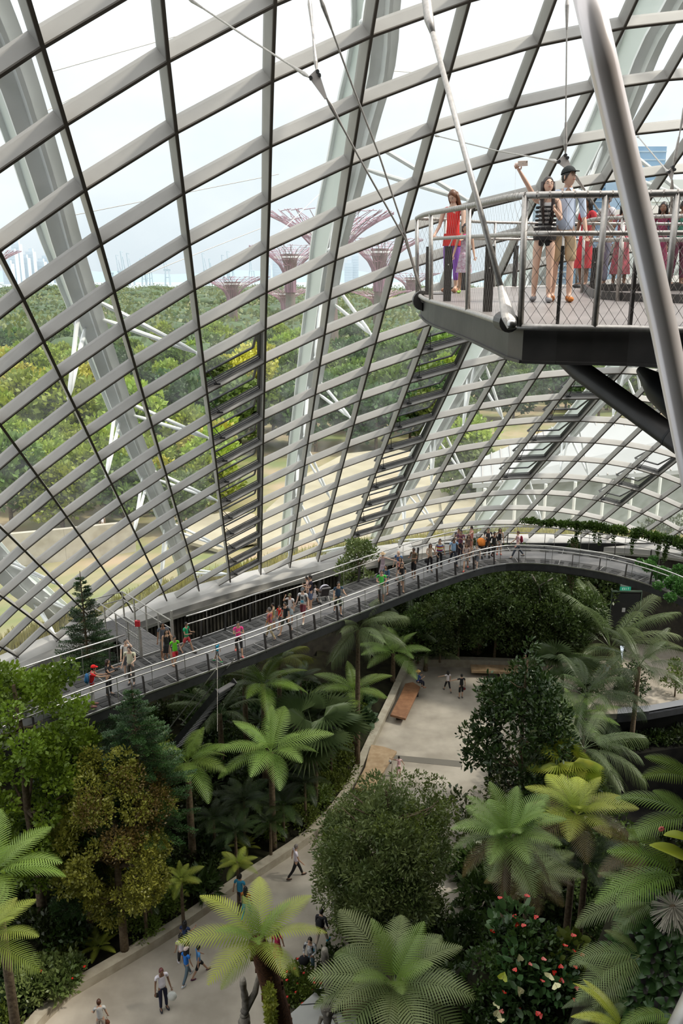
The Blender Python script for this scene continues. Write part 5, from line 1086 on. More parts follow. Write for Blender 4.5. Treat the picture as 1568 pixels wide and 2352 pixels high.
# ================================================================== people
def skin_mesh(verts, edges, radii, root=0, sub=1, flat=None):
    me = bpy.data.meshes.new('tmp'); me.from_pydata(verts, edges, [])
    o = bpy.data.objects.new('tmp', me); COL.objects.link(o)
    sk = o.modifiers.new('s', 'SKIN'); sk.branch_smoothing = .6
    if not me.skin_vertices: 
        bpy.context.view_layer.objects.active = o
    L = me.skin_vertices[0].data
    for k, r in enumerate(radii):
        L[k].radius = r if hasattr(r, '__len__') else (r, r); L[k].use_root = (k == root)
    if sub: m = o.modifiers.new('d', 'SUBSURF'); m.levels = sub; m.render_levels = sub
    dg = bpy.context.evaluated_depsgraph_get(); ev = o.evaluated_get(dg); em = ev.to_mesh()
    V = [tuple(v.co) for v in em.vertices]; F = [tuple(p.vertices) for p in em.polygons]; ev.to_mesh_clear()
    bpy.data.objects.remove(o); bpy.data.meshes.remove(me)
    return V, F
def dirv(f, o, side):
    f, o = R(f), R(o)
    return Vector((side * math.sin(o), math.cos(o) * math.sin(f), -math.cos(o) * math.cos(f)))
SKIN = {'tan': mat('skin_tan', (.50, .30, .20), .6), 'fair': mat('skin_fair', (.66, .44, .33), .6), 'brown': mat('skin_brown', (.26, .14, .085), .6)}
CL = {}
def cloth(c, c2=None, scale=20):
    k = (c, c2, scale)
    if k not in CL: CL[k] = mat('cloth_%d' % len(CL), c, .85, col2=c2, scale=scale) if c2 else mat('cloth_%d' % len(CL), c, .85, vary=.12, scale=5)
    return CL[k]
def person(loc, h, face, label, cat='person', legs=((3, 4), (-3, 3)), arms=((5, 8, 12, 0), (5, 8, 12, 0)), lean=0, skin='tan', top=(.6, .6, .6), top2=None, sleeve=.5, bottom=(.05, .05, .06), blen=1.0, kind='trousers', hair=(.015, .012, .01), hairlen=0, hat=None, shoes=(.1, .1, .1), head=(0, 0), sit=False, group=None, near=False, wide=1.0, female=False, z0=None, topscale=20, bald=False):
    "legs: (hip forward, knee bend) left/right; arms: (forward, out, elbow, inward) left/right; facing +Y before turning by face"
    s = h / 1.72; r = thing('person', label, cat, loc, R(face), group)
    sw = .165 * wide if female else .185 * wide
    hipw = .085
    Pz = .93
    V = []; E = []; Rr = []
    def vtx(p, rr): V.append(Vector(p)); Rr.append(rr); return len(V) - 1
    ln = R(lean)
    def tor(z, y=0): d = z - Pz; return Vector((0, y * math.cos(ln) + d * math.sin(ln), Pz + d * math.cos(ln)))
    J = {}
    J['pelvis'] = tor(Pz); J['waist'] = tor(1.08); J['chest'] = tor(1.27, -.01); J['nb'] = tor(1.42, -.01); J['neck'] = tor(1.49, .01); J['head'] = tor(1.60, .03)
    for sd_, nm in ((-1, 'L'), (1, 'R')):
        lg = legs[0 if sd_ < 0 else 1]; ar = arms[0 if sd_ < 0 else 1]
        hp_ = Vector((sd_ * hipw, 0, Pz - .04)); kn = hp_ + dirv(lg[0], 2, sd_) * .42; an = kn + dirv(lg[0] - lg[1], 1, sd_) * .40
        J['hip' + nm] = hp_; J['knee' + nm] = kn; J['ank' + nm] = an; J['toe' + nm] = an + Vector((sd_ * .02, .15, -.045)) if not (len(lg) > 2) else an + Vector((0, .1, -.1)); J['heel' + nm] = an + Vector((0, -.05, -.04))
        shd = tor(1.40, -.01) + Vector((sd_ * sw, 0, 0)); el = shd + dirv(ar[0] + lean, ar[1], sd_) * .285; wr = el + dirv(ar[0] + lean + ar[2], ar[1] - ar[3], sd_) * .25
        J['sh' + nm] = shd; J['el' + nm] = el; J['wr' + nm] = wr; J['hand' + nm] = wr + (wr - el).normalized() * .075
    low = min(J['ankL'].z, J['ankR'].z) - .085
    if sit: low = J['pelvis'].z - .16 - sit
    for k in J: J[k] = Vector((J[k].x, J[k].y, J[k].z - low))
    for k in J: J[k] *= s
    def bodyskin():
        V.clear(); E.clear(); Rr.clear()
        a = vtx(J['pelvis'], (.135 * wide * s, .095 * s)); b = vtx(J['waist'], ((.105 if female else .125) * wide * s, .085 * s)); c = vtx(J['chest'], (.135 * wide * s, .095 * s)); d = vtx(J['nb'], (.08 * s, .06 * s)); e_ = vtx(J['neck'], .048 * s)
        ht = vtx(J['neck'].lerp(J['head'], .6), .05 * s); E.extend([(a, b), (b, c), (c, d), (d, e_), (e_, ht)])
        for nm in 'LR':
            q = [vtx(J['hip' + nm], .082 * s), vtx(J['hip' + nm].lerp(J['knee' + nm], .45), .072 * s), vtx(J['knee' + nm], .050 * s), vtx(J['knee' + nm].lerp(J['ank' + nm], .35), .054 * s), vtx(J['ank' + nm], .034 * s), vtx(J['toe' + nm], (.034 * s, .02 * s))]
            E.append((a, q[0])); E.extend([(q[k], q[k + 1]) for k in range(5)])
            t = [vtx(J['sh' + nm], .052 * s), vtx(J['sh' + nm].lerp(J['el' + nm], .5), .042 * s), vtx(J['el' + nm], .034 * s), vtx(J['el' + nm].lerp(J['wr' + nm], .4), .033 * s), vtx(J['wr' + nm], .023 * s), vtx(J['hand' + nm], (.036 * s, .016 * s))]
            E.append((d, t[0])); E.extend([(t[k], t[k + 1]) for k in range(5)])
        return skin_mesh(V, E, Rr, 0, 1)
    mb = MB(); mb.add(*bodyskin())
    # head with face
    hc = J['head']; ht_, hn_ = head; HR = Matrix.Rotation(R(ht_), 3, 'Z') @ Matrix.Rotation(R(-hn_), 3, 'X')
    def hp(x, y, z): return hc + HR @ Vector((x, y, z)) * s
    seg, ring = (28, 20) if near else (14, 10); vs = []; fs = []
    for i in range(ring + 1):
        th = math.pi * i / ring
        for k in range(seg):
            a = 2 * math.pi * k / seg; x = math.sin(th) * math.cos(a); y = math.sin(th) * math.sin(a); z = math.cos(th)
            X = x * .073; Y = y * .092; Z = z * .118
            if z < 0: X *= 1 - .42 * (-z) ** 1.6; Y *= 1 - .16 * (-z) ** 2; Y += .012 * (-z)
            if y > 0:
                X *= 1 - .04 * y
                f = math.exp(-(x / .17) ** 2)
                Y += .020 * f * math.exp(-((z + .14) / .16) ** 2) * (y > .5)            # nose
                Y -= .010 * math.exp(-((abs(x) - .36) / .17) ** 2) * math.exp(-((z - .06) / .13) ** 2)   # eye sockets
                Y += .006 * math.exp(-((z - .22) / .1) ** 2) + .008 * f * math.exp(-((z + .52) / .12) ** 2) + .012 * f * math.exp(-((z + .86) / .14) ** 2)
            vs.append(hp(X, Y, Z))
    for i in range(ring):
        for k in range(seg): fs.append((i * seg + k, (i + 1) * seg + k, (i + 1) * seg + (k + 1) % seg, i * seg + (k + 1) % seg))
    mb.add(vs, fs)
    for sd_ in (-1, 1): mb.ball(hp(sd_ * .076, -.005, -.005), (.011 * s, .018 * s, .03 * s), 8, 6)
    # hands: palm, four bent fingers, thumb
    for sd_, nm in ((-1, 'L'), (1, 'R')):
        w_ = J['wr' + nm]; hd = J['hand' + nm]; d = (hd - w_).normalized(); sx = Vector((1, 0, 0)) if abs(d.x) < .8 else Vector((0, 1, 0)); a = (sx - d * sx.dot(d)).normalized(); b = d.cross(a)
        if abs(d.z) < .5: a, b = b, a
        curl = b * (-.4)
        for q in range(4):
            ro = hd + a * (q - 1.5) * .017 * s - d * .01 * s; Ls = (.060, .070, .066, .052)[q] * s
            mb.tube([ro, ro + d * Ls * .45, ro + (d + curl * .5).normalized() * Ls * .8, ro + (d + curl).normalized() * Ls * 1.05], [.0088 * s, .0085 * s, .0075 * s, .005 * s], 6 if near else 4)
        ro = w_.lerp(hd, .35) + a * -.028 * s
        mb.tube([ro, ro - a * .02 * s + d * .02 * s, ro - a * .026 * s + d * .052 * s], [.011 * s, .010 * s, .006 * s], 6 if near else 4)
    body = mb.build('body', SKIN[skin], r, smooth=True)
    # eyes, brows, mouth
    if near:
        m = MB(); 
        for sd_ in (-1, 1): m.ball(hp(sd_ * .028, .079, .006), (.012 * s, .006 * s, .006 * s), 10, 6, HR)
        ey = m.build('eye', mat('eye_white', (.75, .72, .7), .3), r, smooth=True); m = MB()
        for sd_ in (-1, 1): m.ball(hp(sd_ * .028, .083, .006), (.0055 * s, .004 * s, .0058 * s), 8, 6, HR)
        m.build('iris', mat('eye_dark', (.02, .012, .01), .2), ey, smooth=True); m = MB()
        for sd_ in (-1, 1): m.tube([hp(sd_ * .014, .087, .024), hp(sd_ * .030, .088, .030), hp(sd_ * .046, .078, .025)], [.002 * s, .0035 * s, .0015 * s], 6)
        m.build('eyebrow', mat('brow', (.02, .014, .01), .8), r); m = MB()
        m.tube([hp(-.022, .083, -.048), hp(-.01, .09, -.046), hp(0, .092, -.047), hp(.01, .09, -.046), hp(.022, .083, -.048)], [.002 * s, .0045 * s, .0045 * s, .0045 * s, .002 * s], 8)
        m.build('lips', mat('lips', (.45, .13, .11), .4), r, smooth=True)
    # hair
    if not bald:
        m = MB(); vs = []; fs = []; n2 = 20; rg = 10
        for i in range(rg + 1):
            for k in range(n2):
                a = 2 * math.pi * k / n2; fr_ = max(0, math.sin(a)); lim = R(112) - R(58) * fr_ ** 1.3
                th = lim * i / rg; x = math.sin(th) * math.cos(a); y = math.sin(th) * math.sin(a); z = math.cos(th)
                vs.append(hp(x * .083, y * .101 - .004, z * .128 + .002))
        for i in range(rg):
            for k in range(n2): fs.append((i * n2 + k, (i + 1) * n2 + k, (i + 1) * n2 + (k + 1) % n2, i * n2 + (k + 1) % n2))
        m.add(vs, fs)
        if hairlen:
            L_ = hairlen
            for k in range(11):
                a = R(180 + 180 * k / 10); x0, y0 = .074 * math.cos(a), .088 * math.sin(a)
                m.tube([hp(x0, y0, .05), hp(x0 * 1.05, y0 * 1.05, -.05), hp(x0 * 1.05, y0 - .02, -.10 - L_ * .4), hp(x0 * .85, y0 * .9 - .01, -.10 - L_)], [.026 * s, .026 * s, .026 * s, .012 * s], 7)
        m.build('hair', mat('hair_%d' % int(hair[0] * 1000), hair, .45), r, smooth=True)
    # shirt
    if top is not None:
        V.clear(); E.clear(); Rr.clear()
        g = .012 * s
        dress = kind == 'dress'
        hem = J['pelvis'] + (J['pelvis'] - J['waist']).normalized() * (.02 * s)
        a = vtx(hem, (.15 * wide * s, .112 * s)); b = vtx(J['waist'], ((.122 if female else .138) * wide * s, .10 * s)); c = vtx(J['chest'], (.148 * wide * s, .108 * s)); d = vtx(J['nb'], (.085 * s, .066 * s)); e_ = vtx(J['nb'].lerp(J['neck'], .35), .056 * s)
        E.extend([(a, b), (b, c), (c, d), (d, e_)])
        for nm in 'LR':
            t0 = vtx(J['sh' + nm], (.062 if sleeve > .1 else .05) * s); E.append((d, t0))
            if sleeve > .1:
                u = min(1, sleeve); t1 = vtx(J['sh' + nm].lerp(J['el' + nm], u), (.055 - .01 * u) * s); E.append((t0, t1))
                if sleeve > 1: t2 = vtx(J['el' + nm].lerp(J['wr' + nm], min(.93, sleeve - 1)), .034 * s); E.append((t1, t2))
        m = MB(); m.add(*skin_mesh(V, E, Rr, 1, 1)); m.build('dress_top' if dress else 'shirt', cloth(top, top2, topscale), r, smooth=True)
    # lower garment
    if kind in ('trousers', 'shorts'):
        V.clear(); E.clear(); Rr.clear()
        a = vtx(J['pelvis'], (.146 * wide * s, .108 * s)); b = vtx(J['pelvis'].lerp(J['waist'], .6), (.13 * wide * s, .098 * s)); E.append((a, b))
        for nm in 'LR':
            q0 = vtx(J['hip' + nm], .094 * s); q1 = vtx(J['hip' + nm].lerp(J['knee' + nm], .5 if blen > .5 else blen), .084 * s); E.extend([(a, q0), (q0, q1)])
            if blen > .5:
                q2 = vtx(J['hip' + nm].lerp(J['knee' + nm], min(1, blen)), (.068 if kind == 'trousers' else .08) * s); E.append((q1, q2))
                if blen > 1: q3 = vtx(J['knee' + nm].lerp(J['ank' + nm], blen - 1), .054 * s); E.append((q2, q3))
        m = MB(); m.add(*skin_mesh(V, E, Rr, 0, 1)); m.build(kind, cloth(bottom), r, smooth=True)
    elif kind in ('skirt', 'dress'):
        m = MB(); n2 = 20; zt = J['pelvis'].lerp(J['waist'], .5); L_ = blen * .42 * s if blen <= 1 else (.42 + (blen - 1) * .4) * s; rings = 7; vs = []; fs = []
        for i in range(rings):
            t = i / (rings - 1)
            for k in range(n2):
                a = 2 * math.pi * k / n2; rr = (.125 + .085 * t + .014 * t * math.sin(5 * a)) * s * wide
                vs.append(zt + Vector((rr * math.cos(a), rr * .85 * math.sin(a), -t * (L_ + .14 * s))))
        for i in range(rings - 1):
            for k in range(n2): fs.append((i * n2 + k, i * n2 + (k + 1) % n2, (i + 1) * n2 + (k + 1) % n2, (i + 1) * n2 + k))
        fs.append(tuple(range(n2))); m.add(vs, fs); m.build('skirt', cloth(bottom) if kind == 'skirt' else cloth(top, top2, topscale), r, smooth=True)
    # shoes
    for nm in 'LR':
        m = MB(); an = J['ank' + nm]; to = J['toe' + nm]; d = (to - an); d.z = 0; d.normalize(); c = an.lerp(to, .42); zz = min(an.z - .05 * s, to.z)
        rot = Matrix.Rotation(math.atan2(d.y, d.x), 3, 'Z')
        m.ball((c.x, c.y, zz + .002 * s), (.135 * s, .048 * s, .042 * s), 12, 8, rot); m.ball(an + Vector((0, 0, -.035 * s)), (.05 * s, .046 * s, .05 * s), 10, 6, rot); m.build('shoe', cloth(shoes), r, smooth=True)
    if hat:
        hk, hcol = hat; m = MB(); vs = []; n2 = 20; fs = []
        for i in range(7):
            th = R(86) * i / 6
            for k in range(n2): a = 2 * math.pi * k / n2; vs.append(hp(math.sin(th) * math.cos(a) * .09, math.sin(th) * math.sin(a) * .108 - .004, math.cos(th) * .105 + .045))
        for i in range(6):
            for k in range(n2): fs.append((i * n2 + k, (i + 1) * n2 + k, (i + 1) * n2 + (k + 1) % n2, i * n2 + (k + 1) % n2))
        m.add(vs, fs)
        if hk == 'cap':
            P = [hp(.07 * math.cos(a_), .085 + .085 * math.sin(a_), .055 - .02 * math.sin(a_)) for a_ in [math.pi * q / 8 for q in range(9)]]; m.wedge(P, HR @ Vector((0, 0, .008)) * s)
        else:
            for q in range(20):
                a0_, a1_ = 2 * math.pi * q / 20, 2 * math.pi * (q + 1) / 20
                m.wedge([hp(.085 * math.cos(a0_), .10 * math.sin(a0_), .055), hp(.165 * math.cos(a0_), .18 * math.sin(a0_), .035), hp(.165 * math.cos(a1_), .18 * math.sin(a1_), .035), hp(.085 * math.cos(a1_), .10 * math.sin(a1_), .055)], HR @ Vector((0, 0, .006)) * s)
        m.build('cap' if hk == 'cap' else 'hat', cloth(hcol), r, smooth=False)
    r_info = dict(J=J, root=r, hp=hp, s=s, HR=HR)
    return r_info
def world_pt(info, p): return Matrix.Translation(info['root'].location) @ Matrix.Rotation(info['root'].rotation_euler.z, 4, 'Z') @ Vector(p)
def backpack(info, col, label, col2=None):
    J = info['J']; s = info['s']; c = J['chest'].lerp(J['waist'], .35) + Vector((0, -.185 * s, 0)); w = world_pt(info, c)
    r = thing('backpack', label, 'backpack', tuple(w), info['root'].rotation_euler.z); m = MB(); m.ball((0, 0, 0), (.145 * s, .085 * s, .22 * s), 14, 10); m.ball((0, -.05 * s, -.07 * s), (.11 * s, .06 * s, .11 * s), 12, 8); m.build('sack', cloth(col), r, smooth=True)
    for sd_ in (-1, 1):
        m = MB(); m.tube([(sd_ * .09 * s, .06 * s, .16 * s), (sd_ * .10 * s, .14 * s, .20 * s), (sd_ * .105 * s, .27 * s, .13 * s), (sd_ * .11 * s, .285 * s, -.02 * s), (sd_ * .12 * s, .2 * s, -.17 * s), (sd_ * .10 * s, .05 * s, -.18 * s)], .014 * s, 6); m.build('strap', cloth(col2 or col), r, smooth=True)
def handbag(info, hand, col, label, size=.12, name='bag', drop=.25):
    w = world_pt(info, info['J']['hand' + hand] if hand in 'LR' else info['J']['hipR'] + Vector((.12, 0, .02))); s = info['s']
    r = thing(name, label, 'bag', tuple(w - Vector((0, 0, drop * s)))); m = MB(); m.ball((0, 0, 0), (size * s, size * .55 * s, size * 1.1 * s), 12, 8); m.build('pouch', cloth(col), r, smooth=True)
    m = MB(); m.tube([(-size * .5 * s, 0, size * s * .8), (0, 0, drop * s), (size * .5 * s, 0, size * s * .8)], .006, 5); m.build('handle', cloth(col), r)
W = lambda px, py: tuple(at(px, py, WZ + .01))
G = lambda px, py: tuple(at(px, py, 0.005))
walkL = ((26, 8), (-18, 22)); walkR = ((-18, 22), (26, 8)); stand = ((4, 3), (-4, 4)); stand2 = ((2, 2), (8, 12))
swing = ((22, 8, 20, 0), (-18, 8, 12, 0)); down = ((4, 7, 12, 0), (4, 7, 12, 0)); fold = ((22, 12, 105, 55), (22, 12, 105, 55)); hold = ((18, 8, 85, 25), (18, 8, 85, 25))
p = person
K = dict
# --- walkway, from the left
a = p(W(215, 1622), 1.7, -70, 'man in red polo and red cap leaning on the walkway rail, blue backpack', top=(.62, .012, .015), kind='trousers', bottom=(.62, .6, .58), blen=1.9, hat=('cap', (.75, .01, .01)), arms=((35, 10, 40, 10), (62, 8, 22, 0)), lean=8, skin='tan', shoes=(.45, .2, .18)); backpack(a, (.03, .16, .38), 'blue backpack on the man in the red cap', (.25, .5, .75))
a = p(W(252, 1598), 1.58, -100, 'long dark haired woman in black holding a camera beside the red cap', top=(.02, .02, .022), bottom=(.03, .03, .035), blen=1.9, hairlen=.32, hair=(.03, .012, .008), female=True, arms=((40, 10, 75, 20), (40, 10, 75, 20)))
q_ = world_pt(a, a['J']['handR']); c_ = thing('camera', 'small black camera held over the rail by the woman in black', 'camera', tuple(q_ + Vector((0, .03, .03)))); m = MB(); m.box((0, 0, 0), (.13, .06, .09)); m.build('body', M['dark'], c_); m = MB(); m.tube([(0, -.03, 0), (0, -.1, 0)], .032, 12); m.build('lens', M['black'], c_)
p(W(303, 1572), 1.7, 175, 'balding man in a cream polo shirt standing at the inner rail', top=(.66, .63, .46), bottom=(.12, .11, .10), blen=1.9, bald=False, hair=(.03, .025, .02), skin='fair', arms=((30, 12, 60, 20), (10, 10, 20, 0)), wide=1.1)
p(W(294, 1552), 1.65, 200, 'person in white with arms raised behind the man in cream', top=(.7, .68, .66), bottom=(.1, .1, .12), arms=((95, 10, 110, 40), (20, 8, 20, 0)), legs=stand, skin='fair')
p(W(378, 1514), 1.74, -160, 'man in slate grey T-shirt and grey shorts by the gate', top=(.08, .09, .11), bottom=(.13, .12, .11), kind='shorts', blen=1.15, arms=((30, 20, 30, 0), (5, 8, 10, 0)), legs=stand2, skin='brown')
p(W(386, 1524), 1.66, -150, 'dark haired woman in a black mini dress by the gate', top=(.012, .012, .014), sleeve=0, kind='dress', bottom=(.012, .012, .014), blen=.55, hairlen=.16, female=True, legs=walkL, shoes=(.5, .3, .2))
p(W(404, 1532), 1.48, -150, 'boy in lime green T-shirt and red shorts, left of the pair in green', top=(.16, .70, .03), bottom=(.55, .03, .04), kind='shorts', blen=.7, legs=walkR, arms=swing, shoes=(.6, .5, .5))
p(W(430, 1499), 1.5, -115, 'boy in emerald T-shirt and coral shorts striding by the outer rail', top=(.01, .33, .14), bottom=(.68, .08, .09), kind='shorts', blen=.7, legs=walkL, arms=hold, shoes=(.02, .02, .02))
p(W(500, 1520), .98, 75, 'toddler in turquoise shirt alone on the walkway edge', top=(.02, .33, .55), bottom=(.04, .05, .06), kind='shorts', blen=.8, legs=walkR, arms=swing, shoes=(.03, .4, .15))
p(W(549, 1503), 1.62, 195, 'woman in a bright pink top with folded arms', top=(.85, .06, .28), bottom=(.025, .022, .022), blen=1.3, legs=walkL, arms=fold, shoes=(.6, .1, .1), hair=(.02, .01, .01), female=True, wide=1.08)
p(W(621, 1468), 1.6, 60, 'elderly woman in an orange cardigan over purple, beige trousers', top=(.60, .26, .03), top2=(.22, .03, .16), sleeve=1.6, bottom=(.42, .33, .19), blen=1.9, hair=(.10, .09, .085), legs=walkR, female=True, topscale=4)
p(W(629, 1447), 1.35, 90, 'child in a green striped sleeveless shirt by the outer rail', top=(.25, .27, .16), sleeve=0, bottom=(.2, .2, .2), kind='shorts', blen=.8, arms=hold)
p(W(643, 1443), 1.22, 150, 'small boy in a bright red T-shirt among the group of four', top=(.82, .03, .015), bottom=(.08, .07, .08), kind='shorts', blen=1, legs=walkL)
p(W(656, 1455), 1.62, 150, 'woman in a black top and dark shorts carrying a blue scarf', top=(.012, .015, .017), top2=None, bottom=(.04, .045, .03), kind='shorts', blen=1.0, legs=walkR, female=True, arms=((5, 10, 20, 0), (5, 12, 40, 0)), shoes=(.5, .35, .25))
p(W(667, 1431), 1.5, 160, 'boy in a white T-shirt shading his eyes, olive cap', top=(.72, .70, .70), bottom=(.45, .55, .6), kind='shorts', blen=1, hat=('cap', (.14, .14, .08)), arms=((5, 8, 20, 0), (75, 25, 130, 40)))
a = p(W(696, 1427), 1.78, 165, 'tall man in a printed white T-shirt, maroon shorts and grey cap', top=(.78, .77, .76), top2=None, bottom=(.20, .045, .06), kind='shorts', blen=1.1, hat=('cap', (.10, .11, .12)), legs=walkL, arms=((5, 14, 30, 0), (5, 14, 20, 0)), shoes=(.6, .58, .5), skin='fair'); backpack(a, (.01, .01, .012), 'black backpack of the tall man in white')
m = MB(); Jc = a['J']['chest']; m.box(Jc + Vector((0, .135, -.02)), (.13, .006, .15)); o_ = m.build('shirt_print', cloth((.10, .10, .10)), a['root']); m = MB(); m.box(Jc + Vector((0, .132, -.2)), (.14, .006, .12)); m.build('shirt_print', cloth((.12, .45, .62)), a['root'])
p(W(714, 1398), 1.78, 100, 'man in navy T-shirt and blue shorts behind the stroller', top=(.015, .012, .03), bottom=(.10, .13, .22), kind='shorts', blen=1, legs=stand2, arms=hold, shoes=(.5, .3, .2))
p(W(706, 1393), 1.6, 100, 'person in pale pink partly hidden behind the man in navy', top=(.7, .5, .45), bottom=(.1, .1, .1), blen=1.5)
p(W(723, 1387), 1.05, -80, 'little girl in white holding on to the stroller', top=(.78, .72, .72), kind='dress', bottom=(.7, .6, .6), blen=.6, arms=((60, 5, 15, 0), (60, 5, 15, 0)), legs=walkL, hairlen=.1, female=True)
p(W(776, 1411), 1.74, 195, 'man in a dark blue T-shirt leaning on the inner rail, shoulder bag', top=(.03, .06, .10), bottom=(.05, .06, .045), kind='shorts', blen=1.1, legs=((14, 10), (-20, 5)), arms=((35, 14, 45, 10), (10, 10, 20, 0)), lean=6, shoes=(.05, .06, .08))
def stroller(loc, rz, col, label):
    r = thing('stroller', label, 'stroller', loc, rz); m = MB()
    for sd_ in (-1, 1):
        m.tube([(sd_ * .22, -.45, 1.0), (sd_ * .22, -.1, .55), (sd_ * .22, .38, .14)], .014, 6); m.tube([(sd_ * .22, -.3, .14), (sd_ * .22, .1, .6)], .014, 6)
    m.tube([(-.22, -.45, 1.0), (.22, -.45, 1.0)], .016, 6); m.tube([(-.22, .38, .2), (.22, .38, .2)], .012, 6); m.build('frame', M['galv'], r)
    for x in (-.24, .24):
        for y in (-.3, .38): m = MB(); m.tube([(x - .02, y, .1), (x + .02, y, .1)], .1, 14); m.build('wheel', M['dark'], r)
    m = MB(); m.wedge([(-.2, -.15, .45), (.2, -.15, .45), (.2, .25, .42), (-.2, .25, .42)], (0, 0, .05)); m.wedge([(-.2, -.17, .45), (.2, -.17, .45), (.2, -.35, .9), (-.2, -.35, .9)], (0, .04, 0)); m.build('seat', cloth((.06, .05, .05)), r)
    m = MB(); vs = []; fs = []
    for i in range(9):
        a_ = R(-10 + 120 * i / 8)
        for k in range(9): b_ = R(-90 + 180 * k / 8); vs.append((.25 * math.sin(b_), -.25 + .32 * math.sin(a_) * math.cos(b_ * .7), .78 + .32 * math.cos(a_) * math.cos(b_ * .8)))
    for i in range(8):
        for k in range(8): fs.append((i * 9 + k, i * 9 + k + 1, (i + 1) * 9 + k + 1, (i + 1) * 9 + k))
    m.add(vs, fs); h_ = m.build('canopy', cloth(col), r, smooth=True); sm = h_.modifiers.new('t', 'SOLIDIFY'); sm.thickness = .01
stroller(W(743, 1386), R(20), (.62, .60, .68), 'stroller with a pale lilac canopy beside the man in navy')
stroller(W(1107, 1279), R(200), (.85, .26, .04), 'stroller with an orange canopy at the bend of the walkway')
p(W(878, 1336), 1.68, 165, 'woman in a sun hat and lilac dress stretching her arm along the rail', top=(.42, .33, .37), sleeve=0, kind='dress', bottom=(.42, .33, .37), blen=.8, hat=('sun', (.56, .40, .24)), arms=((10, 78, 10, 0), (40, 10, 80, 20)), skin='fair', female=True)
p(W(875, 1383), 1.74, 180, 'man in a green T-shirt and pale shorts standing at the inner rail', top=(.07, .45, .07), bottom=(.46, .46, .42), kind='shorts', blen=1.2, arms=hold, skin='tan', wide=1.05)
p(W(886, 1364), 1.6, 150, 'woman in a denim jacket with long black hair', top=(.05, .11, .17), sleeve=1.5, bottom=(.07, .12, .18), kind='shorts', blen=.7, hairlen=.25, female=True, arms=hold, legs=stand2, shoes=(.5, .3, .22))
p(W(914, 1334), 1.72, 150, 'bald man in a blue T-shirt near the shrub', top=(.05, .12, .26), bottom=(.52, .5, .48), kind='shorts', blen=1.2, bald=True, skin='fair')
p(W(918, 1345), 1.6, 160, 'woman with a pink top and tied hair next to the bald man', top=(.60, .22, .18), sleeve=0, bottom=(.6, .6, .6), blen=.9, kind='shorts', female=True, arms=hold, hairlen=.08)
a = p(W(921, 1359), 1.62, 185, 'woman in a loose black top and shorts looking at a phone', top=(.013, .012, .012), bottom=(.25, .27, .26), kind='shorts', blen=.7, female=True, arms=hold, hairlen=.06, shoes=(.5, .3, .2), wide=1.1); handbag(a, 'R', (.5, .55, .5), 'pale bag carried by the woman looking at her phone', .1)
p(W(949, 1327), 1.74, 140, 'man in a camouflage shirt and black shorts clasping his hands', top=(.07, .055, .035), top2=(.16, .12, .07), bottom=(.012, .012, .012), kind='shorts', blen=1.2, arms=hold, skin='brown', shoes=(.5, .45, .4))
a = p(W(986, 1313), 1.66, 190, 'woman in a beige blouse and black trousers with a black shoulder bag', top=(.52, .40, .30), bottom=(.015, .012, .014), blen=1.9, hairlen=.2, hair=(.04, .015, .008), female=True, arms=((5, 30, 10, 0), (20, 12, 70, 20))); handbag(a, 'x', (.02, .018, .018), 'black shoulder bag of the woman in beige', .12)
a = p(W(1008, 1303), 1.7, 180, 'person in a red, yellow and blue striped polo with black trousers', top=(.75, .74, .66), bottom=(.012, .012, .014), blen=1.9, wide=1.1, hair=(.02, .012, .01)); 
def bands(info, cols, z0, z1, name='stripe', r0=.16):
    J = info['J']; s = info['s']; nB = len(cols)
    for q, c in enumerate(cols):
        t0, t1 = q / nB, (q + 1) / nB; z_a = J['pelvis'].z + (J['nb'].z - J['pelvis'].z) * (z0 + (z1 - z0) * t0); z_b = J['pelvis'].z + (J['nb'].z - J['pelvis'].z) * (z0 + (z1 - z0) * t1)
        if c is None: continue
        m = MB(); y = J['chest'].y; m.lathe([(r0 * s * 1.0, 0), (r0 * s * 1.02, (z_b - z_a) * .5), (r0 * s * 1.0, z_b - z_a)], (0, y, z_a), 18, .74, caps=False); m.build(name, cloth(c), info['root'], smooth=True)
bands(a, [(.04, .10, .30), (.55, .02, .03), (.7, .68, .6), (.62, .5, .05), (.5, .02, .04), (.1, .2, .5)], .1, .82, r0=.178)
p(W(1040, 1299), 1.74, 195, 'man in a pale blue polo shirt holding a green folder', top=(.30, .46, .66), bottom=(.03, .035, .05), blen=1.9, skin='brown', arms=((20, 10, 70, 10), (5, 8, 20, 0)), legs=walkL, wide=1.1)
p(W(1056, 1283), 1.76, 160, 'man in a red checked shirt behind the pale blue polo', top=(.30, .04, .07), top2=(.12, .10, .16), topscale=30, bottom=(.04, .03, .04), blen=1.9, arms=fold)
p(W(1051, 1277), 1.74, 150, 'man in grey at the outer rail behind the checked shirt', top=(.16, .16, .19), bottom=(.06, .06, .07), blen=1.9)
p(W(1081, 1272), 1.72, 100, 'person in coral pointing along the outer rail', top=(.72, .28, .22), sleeve=.3, bottom=(.6, .18, .14), kind='shorts', blen=1, arms=((80, 40, 5, 0), (20, 8, 60, 0)), skin='fair')
p(W(1069, 1309), 1.64, 170, 'woman in a pale patterned blouse crossing the walkway', top=(.46, .36, .33), bottom=(.45, .42, .4), kind='shorts', blen=.8, female=True, arms=hold, hairlen=.1, hair=(.08, .03, .015), shoes=(.5, .05, .04), legs=walkR)
p(W(1074, 1288), 1.6, 170, 'long haired woman in brown between the two groups', top=(.16, .10, .08), bottom=(.2, .14, .1), blen=1.5, female=True, hairlen=.22, hair=(.06, .022, .01))
